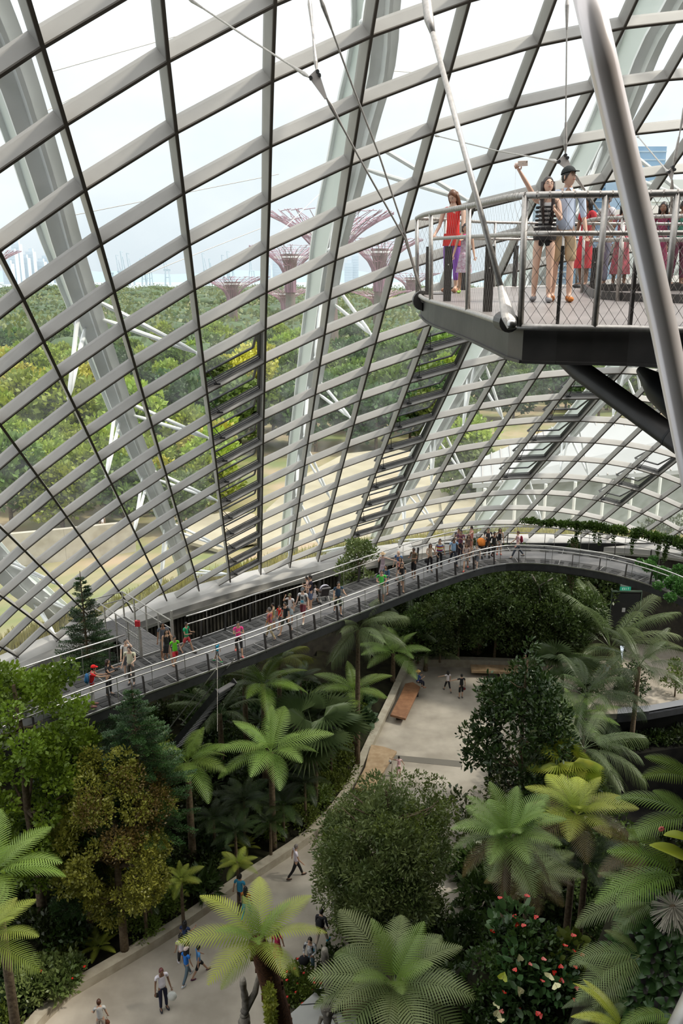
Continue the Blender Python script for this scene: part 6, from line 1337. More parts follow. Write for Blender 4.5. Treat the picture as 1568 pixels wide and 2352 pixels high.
a = p(W(1093, 1303), 1.42, 160, 'boy in grey with a backpack walking by the inner rail', top=(.45, .44, .44), bottom=(.13, .14, .16), kind='shorts', blen=1, legs=walkL, skin='fair'); backpack(a, (.05, .05, .05), 'black backpack on the boy in grey', (.5, .5, .5))
p(W(1118, 1278), 1.8, 180, 'tall man in a dark T-shirt behind the orange stroller', top=(.035, .035, .04), bottom=(.03, .03, .03), blen=1.9, arms=hold)
p(W(1132, 1285), 1.76, 200, 'man dressed all in black walking past the orange stroller', top=(.008, .008, .008), sleeve=1, bottom=(.008, .008, .008), blen=1.2, kind='shorts', legs=walkR, skin='brown', arms=swing, shoes=(.02, .02, .03))
p(W(1145, 1273), 1.64, 175, 'woman in a black sleeveless top and white shorts, last before the bend', top=(.012, .012, .014), sleeve=0, bottom=(.6, .56, .54), kind='shorts', blen=.7, hairlen=.3, female=True, shoes=(.5, .1, .08), legs=stand2)
a = p(W(1187, 1281), 1.72, 95, 'person in pink walking alone past the vines, jeans', top=(.72, .50, .55), bottom=(.06, .07, .09), blen=1.9, legs=((30, 8), (-24, 16)), arms=((5, 8, 30, 0), (20, 8, 30, 0)), hair=(.08, .02, .01), skin='fair'); backpack(a, (.20, .01, .03), 'maroon backpack on the lone walker in pink'); handbag(a, 'x', (.75, .22, .2), 'coral jacket hanging at the hip of the lone walker', .12, 'jacket')
# --- path and plaza
p(G(680, 2016), 1.74, -75, 'balding man in a white shirt and black trousers walking by the kerb', top=(.78, .70, .78), bottom=(.012, .012, .012), blen=1.95, legs=((24, 5), (-22, 14)), arms=((-18, 8, 15, 0), (16, 10, 25, 0)), hair=(.20, .17, .15), shoes=(.05, .03, .02), skin='tan', wide=1.12)
a = p(G(553, 2088), 1.74, -20, 'man in a bright blue T-shirt beside the kerb, black shoulder strap', top=(.04, .30, .50), bottom=(.02, .02, .025), blen=1.9, arms=((-10, 12, 20, 0), (5, 8, 10, 0)), legs=walkL)
p(G(566, 2112), 1.6, -10, 'long haired woman in a red top behind the yellow fern', top=(.55, .02, .03), top2=(.5, .35, .05), bottom=(.03, .35, .5), blen=1.9, hairlen=.35, female=True, legs=walkR)
p(G(428, 2196), 1.62, -15, 'woman in dark blue closest to the kerb in the group of four', top=(.02, .04, .12), bottom=(.02, .02, .03), blen=1.9, female=True, hairlen=.25, arms=((10, 8, 50, 0), (30, 10, 60, 0)))
p(G(420, 2224), 1.62, 20, 'woman in a white T-shirt with a dark ponytail in the group of four', top=(.80, .72, .76), bottom=(.02, .02, .025), blen=1.9, female=True, hairlen=.22, legs=walkL, shoes=(.7, .7, .75))
p(G(430, 2252), 1.52, -30, 'girl in a bright blue top, white cap and grey jeans', top=(.02, .18, .62), bottom=(.10, .15, .19), blen=1.95, hat=('cap', (.75, .6, .55)), legs=((28, 6), (-22, 16)), female=True, shoes=(.6, .65, .7), hairlen=.15)
p(G(458, 2240), 1.42, -60, 'boy in a blue T-shirt and black shorts striding with dark sneakers', top=(.10, .30, .62), bottom=(.01, .01, .012), kind='shorts', blen=1, legs=((32, 4), (-24, 10)), arms=swing, shoes=(.12, .03, .07))
a = p(G(376, 2316), 1.76, -150, 'man in a white T-shirt and navy trousers carrying a plastic bag', top=(.82, .78, .85), bottom=(.015, .017, .045), blen=1.95, hair=(.12, .03, .03), arms=((5, 8, 25, 0), (5, 10, 15, 0)), skin='brown', legs=stand2, shoes=(.02, .02, .03)); handbag(a, 'L', (.72, .74, .70), 'white plastic carrier bag in the hand of the man in navy trousers', .17, 'plastic_bag', .3)
handbag(a, 'x', (.02, .02, .02), 'small black shoulder bag of the man in navy trousers', .09)
a = p(G(235, 2385), 1.62, 15, 'person in a pale grey T-shirt at the bottom left corner of the path', top=(.50, .50, .48), bottom=(.35, .3, .25), blen=1.5, hair=(.06, .05, .045), female=True, arms=((20, 10, 30, 0), (5, 10, 15, 0))); handbag(a, 'x', (.16, .05, .025), 'brown handbag of the person in pale grey', .11)
a = p(G(738, 2172), 1.74, -25, 'person in a dark jacket and beige trousers beside the round bush', top=(.03, .03, .035), sleeve=1.6, bottom=(.40, .33, .27), blen=1.95, legs=walkR, shoes=(.03, .35, .5)); backpack(a, (.012, .012, .014), 'black backpack beside the round bush')
a = p(G(713, 2240), 1.72, 165, 'person in a black and white varsity jacket with a big black bag', top=(.02, .02, .024), top2=(.65, .65, .65), topscale=7, sleeve=1.9, bottom=(.15, .25, .33), kind='shorts', blen=1.1, arms=hold, shoes=(.1, .08, .08)); handbag(a, 'R', (.008, .008, .01), 'large black bag hanging in front of the varsity jacket', .2, 'bag', .2)
p(G(638, 2215), 1.66, 0, 'woman in a red dress half hidden behind the leaning fern', top=(.45, .02, .08), kind='dress', bottom=(.4, .02, .05), blen=.9, hairlen=.12, hair=(.10, .03, .015), female=True, legs=walkL)
p(G(770, 1925), 1.68, -150, 'person in a red vest at the kerb above the round bush', top=(.5, .05, .06), sleeve=.3, bottom=(.5, .45, .4), blen=1.9, arms=fold)
p(tuple(at(958, 1583, .48)), 1.62, -60, 'visitor in a straw hat and blue shirt seated on the reddish bench', top=(.02, .06, .25), sleeve=1, bottom=(.01, .012, .03), blen=1.8, legs=((82, 78), (82, 78)), sit=.0, hat=('sun', (.62, .38, .12)), arms=((30, 8, 70, 20), (30, 8, 70, 20)), shoes=(.3, .15, .1), female=True)
p(G(1027, 1588), 1.45, 20, 'child in a white and red raglan shirt pointing left on the plaza', top=(.78, .72, .74), bottom=(.015, .015, .02), blen=1.5, arms=((10, 88, 5, 0), (5, 10, 10, 0)), legs=walkL, hairlen=.12, female=True)
a = p(G(1058, 1604), 1.62, 10, 'boy in black T-shirt and shorts pointing left on the plaza', top=(.012, .012, .014), bottom=(.01, .01, .012), kind='shorts', blen=1.15, arms=((12, 80, 5, 0), (5, 10, 10, 0)), legs=stand2, hair=(.01, .01, .01)); handbag(a, 'x', (.12, .01, .015), 'small red bag on the boy in black', .09)
a = p(G(915, 1783), 1.18, 0, 'little girl in a pink striped dress touching the pale bench', top=(.80, .38, .42), top2=(.85, .66, .66), topscale=9, kind='dress', bottom=(.8, .4, .4), blen=.75, arms=((70, 50, 10, 0), (5, 25, 20, 0)), sleeve=.2, hair=(.015, .01, .01), shoes=(.4, .25, .2)); handbag(a, 'L', (.6, .62, .64), 'pale bag hanging from the girl in pink', .1)
p(tuple(at(1203, 1546, .5)), 1.68, 180, 'person in dark clothes seated on the long bench at the back', top=(.06, .045, .02), bottom=(.012, .012, .016), blen=1.9, legs=((80, 78), (80, 78)), sit=.0, arms=hold, hair=(.02, .01, .01))
p(G(1308, 1556), 1.7, -10, 'person in a grey shirt with a strap behind the fan palm', top=(.16, .15, .17), bottom=(.06, .08, .12), blen=1.9)
p(G(1262, 1556), 1.66, 40, 'person in black beside the back kerb left of the fan palm', top=(.012, .012, .012), bottom=(.02, .02, .02), blen=1.9, hair=(.3, .3, .3))
p(G(1391, 1568), 1.4, 160, 'child in a white shirt by the foot of the big palm', top=(.55, .58, .66), bottom=(.1, .1, .1), blen=1, kind='shorts')
p(G(1137, 1845), 1.2, 40, 'child in a red top half hidden under the dark glossy tree', top=(.6, .015, .02), bottom=(.5, .45, .4), blen=1.5)
p(tuple(at(237, 1222, 2.3)), 1.72, 30, 'visitor in a white shirt walking outside beyond the left panes', top=(.85, .78, .80), bottom=(.5, .42, .35), kind='shorts', blen=1)
# --- high platform
def PP(px, py, y=None): q = atp(px, py); return tuple(q)
pA = atd(1037, 600, 14.9); a = p(tuple(onp(pA.x, 14.9)), 1.66, 150, 'woman in a red sleeveless top and purple trousers at the platform tip', top=(.72, .03, .025), sleeve=0, bottom=(.28, .10, .52), blen=1.75, hairlen=.16, hair=(.13, .05, .02), female=True, near=True, skin='fair', head=(-5, 30), arms=((18, 10, 22, 0), (10, 12, 40, 10)), legs=stand, shoes=(.5, .25, .15), wide=1.1)
m = MB(); J = a['J']; m.lathe([(.155, 0), (.165, -.12), (.17, -.2)], J['pelvis'] + Vector((0, 0, .06)), 20, .8, caps=False); m.build('blouse_hem', cloth((.72, .03, .025)), a['root'], smooth=True)
pA = atd(1066, 600, 14.6); a = p(tuple(onp(pA.x, 14.6)), 1.12, 170, 'small girl in a patterned dress with a pink collar beside the woman in red', top=(.42, .22, .30), top2=(.60, .55, .62), topscale=28, sleeve=0, kind='dress', bottom=(.4, .3, .3), blen=.85, hairlen=.14, hair=(.02, .012, .01), female=True, near=True, skin='tan', head=(0, 12), arms=((12, 10, 15, 0), (8, 14, 20, 0)), shoes=(.45, .75, .12))
m = MB(); J = a['J']; m.lathe([(.05, .03), (.085, .0), (.10, -.05)], J['nb'], 16, .8, caps=False); m.build('collar', cloth((.9, .10, .35)), a['root'], smooth=True)
# couple taking a picture
pA = atd(1247, 600, 12.2); wloc = onp(pA.x, 12.2)
a = p(tuple(wloc), 1.66, 168, 'woman in a striped top and black shorts raising a phone for a selfie', top=(.78, .77, .76), sleeve=0, bottom=(.012, .011, .012), kind='shorts', blen=.42, hairlen=.42, hair=(.018, .009, .007), female=True, near=True, skin='fair', head=(14, -14), arms=((20, 10, 95, 30), (138, 26, 6, -4)), legs=((5, 3), (-6, 6)), shoes=(.25, .25, .26), wide=.93)
bands(a, [None if q % 2 else (.012, .011, .012) for q in range(13)], .02, .80, r0=.150)
J = a['J']; m = MB(); m.lathe([(.155, 0), (.165, .1), (.155, .17)], (0, J['waist'].y, J['pelvis'].z - .07), 18, .76, caps=False); m.build('waist_drape', cloth((.02, .018, .018)), a['root'], smooth=True)
hp_ = a['hp']; m = MB()
for sd_ in (-1, 1):
    c_ = hp_(sd_ * .030, .092, .004)
    pts = [hp_(sd_ * .030 + .022 * math.cos(t), .093, .004 + .019 * math.sin(t)) for t in [2 * math.pi * q / 14 for q in range(15)]]; m.tube(pts, .0018, 5)
m.tube([hp_(-.009, .095, .006), hp_(.009, .095, .006)], .0016, 5)
for sd_ in (-1, 1): m.tube([hp_(sd_ * .052, .092, .006), hp_(sd_ * .078, .0, .006)], .0016, 5)
m.build('glasses', mat('glasses_frame', (.10, .03, .02), .4), a['root'])
hw = world_pt(a, J['handR']); ph = thing('smartphone', 'pale gold phone held up in the raised hand', 'phone', tuple(hw + Vector((.065, -.035, .045))), R(12)); m = MB(); m.box((0, 0, 0), (.140, .009, .070), Matrix.Rotation(R(-4), 3, 'Y')); o_ = m.build('case', mat('phone_gold', (.78, .66, .58), .3, .4), ph); bv = o_.modifiers.new('b', 'BEVEL'); bv.width = .004; bv.segments = 3
m = MB(); m.tube([(.055, -.005, .02), (.055, -.008, .02)], .006, 12); m.build('lens', M['dark'], ph); m = MB(); m.box((0, -.0052, 0), (.012, .001, .012)); m.build('mark', M['galv'], ph)
cu = MB(); q = hw + Vector((-.02, -.02, -.02)); cu.tube(crom([q, q + Vector((0, -.01, -.25)), q + Vector((.03, 0, -.55)), q + Vector((.12, .05, -.8))], .08), .0016, 5); put(cu.build('earphone_cable', M['white']), 'thin white earphone cable hanging from the phone', 'cable')
pB = atd(1292, 600, 12.3); a = p(tuple(onp(pB.x, 12.3)), 1.78, 172, 'man in a pale blue shirt, beige shorts and black cap beside the selfie taker', top=(.60, .70, .86), sleeve=1.25, bottom=(.52, .40, .25), kind='shorts', blen=.92, hat=('cap', (.018, .022, .022)), near=True, skin='fair', head=(42, -10), arms=((4, 9, 18, 0), (-18, 14, 25, 30)), legs=((5, 3), (-5, 3)), shoes=(.50, .17, .035), hair=(.015, .01, .008))
J = a['J']; m = MB()
for sd_ in (-1, 1): m.wedge([J['nb'] + Vector((sd_ * .012, .065, .045)), J['nb'] + Vector((sd_ * .065, .045, .05)), J['nb'] + Vector((sd_ * .055, .085, -.01))], (0, .008, .004))
m.build('collar', cloth((.66, .76, .9)), a['root']); m = MB(); m.tube([J['nb'] + Vector((0, .085, 0)), J['chest'] + Vector((0, .112, 0)), J['waist'] + Vector((0, .108, 0)), J['pelvis'] + Vector((0, .118, 0))], .006, 5); m.build('placket', cloth((.70, .78, .9)), a['root'])
m = MB(); wr = J['wrL']; d = (J['handL'] - wr).normalized(); m.tube([wr - d * .014, wr + d * .014], .033, 14); m.build('wristwatch', M['steel'], a['root'])
for px, y, h, f, lab, kw in ((1340, 16.6, 1.66, 120, 'woman in a red dress behind the couple on the far walkway', K(top=(.48, .03, .04), kind='dress', bottom=(.4, .03, .04), blen=1.2, hairlen=.1, female=True, skin='brown')),
    (1384, 16.9, 1.74, 110, 'grey haired man in a white shirt on the far platform walkway', K(top=(.62, .60, .62), bottom=(.16, .16, .22), blen=1.95, hair=(.22, .21, .21), skin='brown', arms=fold)),
    (1424, 17.1, 1.6, 170, 'woman in a pink patterned dress left of the pole on the far walkway', K(top=(.55, .12, .16), top2=(.3, .12, .12), kind='dress', bottom=(.5, .1, .1), blen=1.5, female=True, hairlen=.2, skin='brown')),
    (1530, 17.2, 1.62, 180, 'dark haired boy in blue at the right edge of the far walkway', K(top=(.05, .09, .16), bottom=(.20, .05, .07), blen=1.6, skin='brown', head=(0, 18))),
    (1512, 16.7, 1.56, 150, 'woman in dark red behind the foreground pole', K(top=(.22, .03, .08), kind='dress', bottom=(.2, .03, .06), blen=1.6, hairlen=.2, female=True, skin='brown')),
    (1556, 16.9, 1.6, 190, 'person in green at the right edge beyond the railing', K(top=(.05, .22, .15), bottom=(.15, .05, .08), blen=1.8, skin='brown'))):
    q = atd(px, 600, y); p(tuple(onp(q.x, y)), h, f, lab, near=True, **kw)
# ================================================================== planting inside
rng = np.random.default_rng(11); rs = random.Random(11)
LM = dict(
    lime=leafmat('leaf_lime', (.09, .155, .012), (.25, .38, .03), .9, .12),
    olive=leafmat('leaf_olive', (.17, .18, .022), (.33, .33, .05), 1.1, .12),
    brownish=leafmat('leaf_bronze', (.13, .085, .02), (.20, .14, .035), 1.3, .1),
    conif=leafmat('leaf_conifer', (.020, .055, .014), (.045, .10, .022), 1.5, .12, trans=.1),
    magn=leafmat('leaf_glossy_dark', (.018, .045, .010), (.05, .085, .02), 1.4, .1, rough=.28, trans=.12),
    bush=leafmat('leaf_bush', (.09, .14, .035), (.24, .30, .10), 1.2, .1, rough=.35),
    fern=leafmat('leaf_fern', (.14, .225, .035), (.25, .36, .065), .6, .16),
    fernb=leafmat('leaf_fern_bright', (.19, .31, .06), (.31, .45, .11), .6, .1),
    ferny=leafmat('leaf_fern_yellow', (.24, .32, .04), (.46, .48, .065), .8, .12),
    ferng=leafmat('leaf_fern_grey', (.13, .18, .055), (.23, .26, .09), .8, .2),
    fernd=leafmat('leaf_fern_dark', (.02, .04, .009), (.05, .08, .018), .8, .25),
    fernbr=leafmat('leaf_fern_brown', (.12, .085, .03), (.2, .15, .05), .9, .2),
    palm=leafmat('leaf_palm', (.10, .145, .05), (.22, .27, .12), .8, .14, rough=.35),
    palmd=leafmat('leaf_palm_dark', (.02, .036, .01), (.055, .08, .022), .8, .2),
    fan=leafmat('leaf_fan', (.065, .10, .035), (.13, .18, .07), .8, .12, rough=.35),
    under=leafmat('leaf_under', (.018, .033, .007), (.055, .085, .015), .9, .35),
    under2=leafmat('leaf_under_lime', (.06, .095, .012), (.15, .20, .03), .9, .25),
    cal=leafmat('leaf_calathea', (.02, .05, .015), (.10, .16, .07), 3.5, .2),
    wallp=leafmat('leaf_wall', (.035, .06, .016), (.10, .145, .035), .8, .25, rough=.35),
    vine=leafmat('leaf_vine', (.035, .08, .012), (.08, .15, .02), 1.4, .1),
    purple=leafmat('leaf_rosette', (.045, .105, .03), (.09, .17, .055), 1.5, .12, rough=.32),
    dusk=leafmat('leaf_dusky', (.06, .05, .06), (.10, .09, .08), 2, .1, rough=.4),
    yell=leafmat('leaf_banana', (.35, .42, .03), (.5, .55, .06), 1, .05),
    red=mat('flower_red', (.55, .02, .012), .3, vary=.3, scale=3), pink=mat('flower_pink', (.80, .20, .18), .4), cream=mat('spathe_cream', (.66, .62, .34), .4), rach=mat('frond_stalk', (.13, .09, .03), .7))
def frond_arrays(L, Wd, n, e0, e1, pin=.5, serr=6, tip=.12, droop=.25, fwd=25, prof=None, ragged=0, stalk=.12, fold=0):
    "feathered leaf along +Y; e0/e1 = slope at the foot and the tip"
    pts = []; p = Vector((0, 0, 0)); S = 16
    dirs = []
    for k in range(S + 1):
        t = k / S; a = R(e0 + (e1 - e0) * t ** 1.15); pts.append(p.copy()); dirs.append(Vector((0, math.cos(a), math.sin(a)))); p = p + dirs[-1] * L / S
    V = []; F = []
    def rp(t): f = t * S; a = min(int(f), S - 1); return pts[a].lerp(pts[a + 1], f - a), dirs[a]
    prof = prof or (lambda t: (math.sin(math.pi * min(1, (t + .12) / 1.12) ** .75) ** .8) * (1 - .0 * t) + .03)
    for k in range(n):
        t = stalk + (1 - stalk) * (k + .5) / n
        for sd in (-1, 1):
            q, d = rp(t); ln = Wd * prof((t - stalk) / (1 - stalk)) * (1 + ragged * rs.uniform(-.5, .3)); 
            if ln < .01: continue
            nrm = Vector((0, -d.z, d.y)); fa = R(fwd * (1 + .8 * t)); out = Vector((sd, 0, 0)) * math.cos(fa) + d * math.sin(fa); out = (out + nrm * fold).normalized(); w0 = pin * (L * (1 - stalk) / n)
            prev = None; m_ = serr
            for s_ in range(m_ + 1):
                u = s_ / m_; c = q + out * ln * u + Vector((0, 0, -1)) * droop * ln * u * u + nrm * .03 * ln * math.sin(3 * u)
                ww = w0 * (1 - u ** 2.2 * (1 - tip)) * (.55 + .45 * min(1, u * 6 + .2))
                if s_ == m_: ww = w0 * .05
                a_ = c - d * ww; b_ = c + d * ww
                V += [tuple(a_), tuple(b_)]
                if prev is not None: F.append((prev, prev + 1, prev + 3, prev + 2))
                prev = len(V) - 2
    # stalk
    for k in range(0, S, 2):
        a = pts[k]; b = pts[min(k + 2, S)]; w_ = .012 * L * (1 - .8 * k / S) * .6; i = len(V)
        V += [(-w_, a.y, a.z + .004), (w_, a.y, a.z + .004), (w_ * .8, b.y, b.z + .004), (-w_ * .8, b.y, b.z + .004)]; F.append((i, i + 1, i + 2, i + 3))
    return np.array(V), np.array(F), pts
FRM = {}
def frond_mesh(kind, var):
    if (kind, var) in FRM: return FRM[kind, var]
    e = {'up': (62, 12), 'mid': (38, -18), 'low': (12, -48), 'hang': (-15, -75)}[var]
    if kind == 'tfern': V, F, _ = frond_arrays(1, .235, 26, *e, pin=.36, serr=6, droop=.25, fold=.12)
    elif kind == 'bigfern': V, F, _ = frond_arrays(1, .27, 26, *e, pin=.38, serr=9, droop=.2, fold=.1)
    elif kind == 'palm': V, F, _ = frond_arrays(1, .27, 40, *e, pin=.30, serr=4, tip=.1, droop=.75, fwd=38, prof=lambda t: .35 + .65 * math.sin(math.pi * min(1, t * .9 + .12)), ragged=.3, stalk=.2, fold=.3)
    elif kind == 'kentia': V, F, _ = frond_arrays(1, .30, 34, *e, pin=.34, serr=5, tip=.15, droop=1.0, fwd=30, prof=lambda t: .4 + .6 * math.sin(math.pi * min(1, t * .85 + .15)), ragged=.25, stalk=.22, fold=.35)
    elif kind == 'fishbone': V, F, _ = frond_arrays(1, .13, 40, *e, pin=.42, serr=3, droop=.1, fwd=10)
    me = bpy.data.meshes.new('frond'); me.from_pydata([tuple(v) for v in V], [], [tuple(int(q) for q in f) for f in F]); me.update(); FRM[kind, var] = me
    return me
MCACHE = {}
def mesh_with(kind, var, m):
    k = (kind, var, m.name)
    if k not in MCACHE:
        c = frond_mesh(kind, var).copy(); c.materials.append(m); MCACHE[k] = c
    return MCACHE[k]
def crown(r, H, L, n, kind, m, layers, wob=.12, name='frond', xy=(0, 0), squash=1.0):
    "layers: [(variant, share, length factor, material or None)]"
    tot = 0
    for var, cnt_, lf, mm in layers:
        k0 = rs.random() * 6.28
        for k in range(cnt_):
            o = bpy.data.objects.new(name, mesh_with(kind, var, mm or m)); COL.objects.link(o); o.parent = r; CH.setdefault(r.name, []).append(o)
            s = L * lf * rs.uniform(.86, 1.1); o.scale = (s, s, s); o.location = (xy[0], xy[1], H); o.rotation_euler = (rs.uniform(-wob, wob), rs.uniform(-wob, wob) * 2, k0 + 2 * math.pi * k / cnt_ + rs.uniform(-.2, .2)); tot += 1
    return tot
def gz(x, y):
    if inside_poly(x, y, PL): return 0.0
    return bank_z(x, y) - .08
def slant(p): return (p - Vector((0, 0, CAMZ))).length
def tree_fern(px, py, zc, span, m, label, z0=None, layers=None, base=None, tr=.13, kind='tfern', y=None, name='tree_fern', tmat='bark', group=None, cat='fern'):
    c = atd(px, py, y) if y else at(px, py, zc); L = span / 2 * slant(c) / FPX * 1.12
    b = Vector((c.x, c.y, 0)) if base is None else base; zg = gz(b.x, b.y) if z0 is None else z0
    r = thing(name, label, cat, (b.x, b.y, zg), 0, group); H = c.z - zg; dx, dy = c.x - b.x, c.y - b.y
    mb = MB(); pts = [Vector((dx * (t ** 1.4), dy * (t ** 1.4), H * t)) for t in [k / 8 for k in range(9)]]; mb.tube(pts, [tr * (1.35 - .5 * k / 8) for k in range(9)], 10)
    if tr > .2:
        for k in range(60):
            t = rs.uniform(.05, .97); q = pts[int(t * 8)]; a = rs.random() * 6.28; mb.box(q + Vector((math.cos(a) * tr, math.sin(a) * tr, rs.uniform(-.3, .3))), (.08, .08, .14))
    mb.build('trunk', M[tmat], r, smooth=True)
    crown(r, H, L, 0, kind, LM[m], layers or [('up', 4, .75, None), ('mid', 6, 1, None), ('low', 4, .95, None)], xy=(dx, dy)); return r
tree_fern(430, 1752, 5.5, 215, 'fern', 'green tree fern between the bronze tree and the dark undergrowth')
tree_fern(604, 1572, 6.6, 205, 'fern', 'green tree fern standing just below the walkway, left of centre')
tree_fern(622, 1728, 5.2, 245, 'fernb', 'bright star shaped tree fern beside the big fan palm')
tree_fern(903, 1500, 2.3, 165, 'fernb', 'bright tree fern behind the drooping grey palm')
tree_fern(812, 1588, 3.6, 180, 'fern', 'tree fern below the drooping grey palm, beside the reddish bench')
tree_fern(1168, 1925, 7.5, 235, 'fernb', 'large bright tree fern with brown old fronds, right of the round bush', z0=-6, layers=[('up', 10, .85, None), ('mid', 8, 1, None), ('low', 7, 1.05, LM['ferng']), ('hang', 6, 1.0, LM['fernbr'])], tr=.16, kind='bigfern')
tree_fern(592, 2165, 6.8, 290, 'ferny', 'yellow green tree fern on a leaning red brown trunk over the path', base=Vector((*P2(655, 2440), 0)), layers=[('up', 4, .7, LM['fern']), ('mid', 7, 1, None), ('low', 4, .7, None)], tr=.32, tmat='redbark', z0=0)
tree_fern(905, 2262, 7.5, 320, 'ferng', 'olive grey tree fern at the bottom centre', layers=[('up', 5, .7, LM['fern']), ('mid', 9, 1, None), ('low', 8, 1.05, LM['ferng']), ('hang', 4, .8, LM['fernbr'])], kind='bigfern', z0=0)
tree_fern(-12, 2010, 8.6, 290, 'fern', 'large green tree fern at the left edge', z0=0, kind='bigfern')
tree_fern(-40, 2165, 8.8, 240, 'ferny', 'yellow green tree fern low at the left edge', z0=0, kind='bigfern')
tree_fern(1325, 1650, 2.8, 190, 'fernb', 'pale tree fern in front of the palms at the right')
tree_fern(1325, 1872, 5.2, 230, 'ferny', 'yellow tree fern beside the dark pit', z0=-5, layers=[('up', 5, .8, None), ('mid', 8, 1, None), ('low', 6, 1, LM['fernbr'])], kind='bigfern')
tree_fern(1215, 2010, 4.5, 190, 'ferng', 'dull green tree fern under the large bright one', z0=-6, layers=[('mid', 8, 1, None), ('low', 8, 1, LM['fernbr'])], kind='bigfern')
tree_fern(1345, 1985, 3.6, 170, 'fernd', 'dark tree fern above the anthurium mound', z0=-6, kind='bigfern')
tree_fern(415, 2020, 2.6, 90, 'ferny', 'small yellow fern under the bronze tree', tr=.06)
tree_fern(545, 1985, 2.0, 90, 'ferny', 'small lime fern in the undergrowth near the kerb', tr=.06)
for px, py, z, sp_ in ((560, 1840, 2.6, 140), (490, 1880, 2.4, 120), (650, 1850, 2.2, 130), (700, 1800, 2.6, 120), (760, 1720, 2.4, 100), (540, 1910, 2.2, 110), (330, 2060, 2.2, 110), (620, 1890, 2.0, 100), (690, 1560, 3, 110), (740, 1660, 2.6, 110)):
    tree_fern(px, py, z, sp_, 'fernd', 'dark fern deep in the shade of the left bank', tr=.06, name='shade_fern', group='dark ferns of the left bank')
def palm(px, py, zc, span, m, label, layers, kind='palm', tr=.12, base=None, z0=None, group=None, cat='palm', name='palm_tree'):
    return tree_fern(px, py, zc, span, m, label, z0, layers, base, tr, kind, None, name, 'bark', group, cat)
palm(822, 1445, 8.0, 200, 'palm', 'drooping grey green palm standing against the walkway', [('up', 4, .8, None), ('mid', 7, 1, None), ('low', 7, 1, None)], 'kentia')
palm(944, 1462, 2.6, 170, 'palmd', 'dark upright palm behind the bright fern', [('up', 7, 1.1, None), ('mid', 5, .9, None)])
palm(978, 1508, 1.0, 150, 'palm', 'small silvery palm at the back corner of the plaza', [('up', 4, .9, None), ('mid', 6, 1, None)])
palm(1402, 1490, 1.9, 300, 'palm', 'large feathery palm in front of the dark door', [('up', 8, 1.05, None), ('mid', 7, .95, None), ('low', 2, .6, None)], tr=.22, base=Vector((*P2(1400, 1548), 0)))
palm(1468, 1530, 3.6, 230, 'palm', 'slender palm with a dark trunk rising beside the rim ledge', [('up', 5, .85, None), ('mid', 5, .9, LM['fan']), ('low', 4, 1, None)], tr=.11, z0=-1)
palm(1345, 1600, 3.4, 250, 'fan', 'broad drooping palm between the glossy tree and the rim ledge', [('up', 4, .8, None), ('mid', 6, 1, None), ('low', 6, 1.05, None)], 'kentia', z0=-2)
palm(1340, 1720, 3.6, 240, 'palm', 'palm hanging its fronds over the dark pit', [('mid', 6, .9, None), ('low', 8, 1.05, None)], 'kentia', z0=-5)
palm(505, 1640, 4.4, 210, 'palmd', 'dark palm beside the service stair', [('up', 6, 1, None), ('mid', 6, 1, LM['palm'])], 'palm')
palm(560, 1540, 5.8, 170, 'palmd', 'dark palm just under the walkway edge, left', [('up', 6, 1, None), ('mid', 5, 1, None)], 'palm')
palm(640, 1520, 6.2, 150, 'palm', 'pale palm with dead tips just under the walkway', [('up', 5, .8, None), ('mid', 7, 1, LM['ferny'])], 'kentia')
# fan palms
def fan_arrays(n=26, span=250, deep=.45):
    V = []; F = []
    for k in range(n):
        a0, a1 = R(90 - span / 2 + span * k / n), R(90 - span / 2 + span * (k + 1) / n); am = (a0 + a1) / 2; Lr = 1 - .12 * abs(k / n - .5) * 2
        i = len(V); z = .05
        V += [(0, 0, 0), (deep * math.cos(a0), deep * math.sin(a0), -z), (deep * math.cos(am), deep * math.sin(am), z), (deep * math.cos(a1), deep * math.sin(a1), -z), (Lr * math.cos(am), Lr * math.sin(am), -.16)]
        F += [(i, i + 1, i + 2), (i, i + 2, i + 3), (i + 1, i + 4, i + 2), (i + 2, i + 4, i + 3)]
    return V, F
def fan_palm(px, py, zc, span, m, label, n=12, z0=None):
    c = at(px, py, zc); L = span / 2 * slant(c) / FPX; zg = gz(c.x, c.y) if z0 is None else z0; r = thing('fan_palm', label, 'palm', (c.x, c.y, zg)); H = c.z - zg
    mb = MB(); mb.tube([(0, 0, 0), (.05, 0, H * .5), (0, 0, H)], [.14, .11, .09], 9); mb.build('trunk', M['bark'], r, smooth=True)
    V, F = fan_arrays(); me = bpy.data.meshes.new('fan'); me.from_pydata(V, [], F); me.materials.append(LM[m]); me.update()
    for k in range(n):
        el = rs.uniform(5, 70); az = 2 * math.pi * k / n + rs.uniform(-.2, .2); d = Vector((math.cos(az) * math.cos(R(el)), math.sin(az) * math.cos(R(el)), math.sin(R(el)))); q = Vector((0, 0, H)) + d * L * .55
        mb = MB(); mb.tube([(0, 0, H), Vector((0, 0, H)) + d * L * .3 + Vector((0, 0, .06)), q], [.02, .014, .010], 5); st_ = mb.build('stalk', LM[m], r)
        o = bpy.data.objects.new('fan_leaf', me); COL.objects.link(o); o.parent = r; o.location = q; o.scale = (L * .62,) * 3; CH.setdefault(r.name, []).append(o)
        o.rotation_euler = Euler((R(el) * .6 - .3, rs.uniform(-.3, .3), az - math.pi / 2))
fan_palm(722, 1695, 4.2, 250, 'fan', 'big fan palm with blue green leaves right of the star shaped fern', 15)
fan_palm(1292, 1545, 2.4, 170, 'fan', 'fan palm in front of the long bench', 10)
fan_palm(1300, 1765, 4.0, 150, 'ferny', 'fan palm with reddish yellow tips behind the glossy tree', 10, z0=-4)
fan_palm(690, 1650, 3.0, 170, 'palmd', 'dark fan palm behind the star shaped fern', 10)
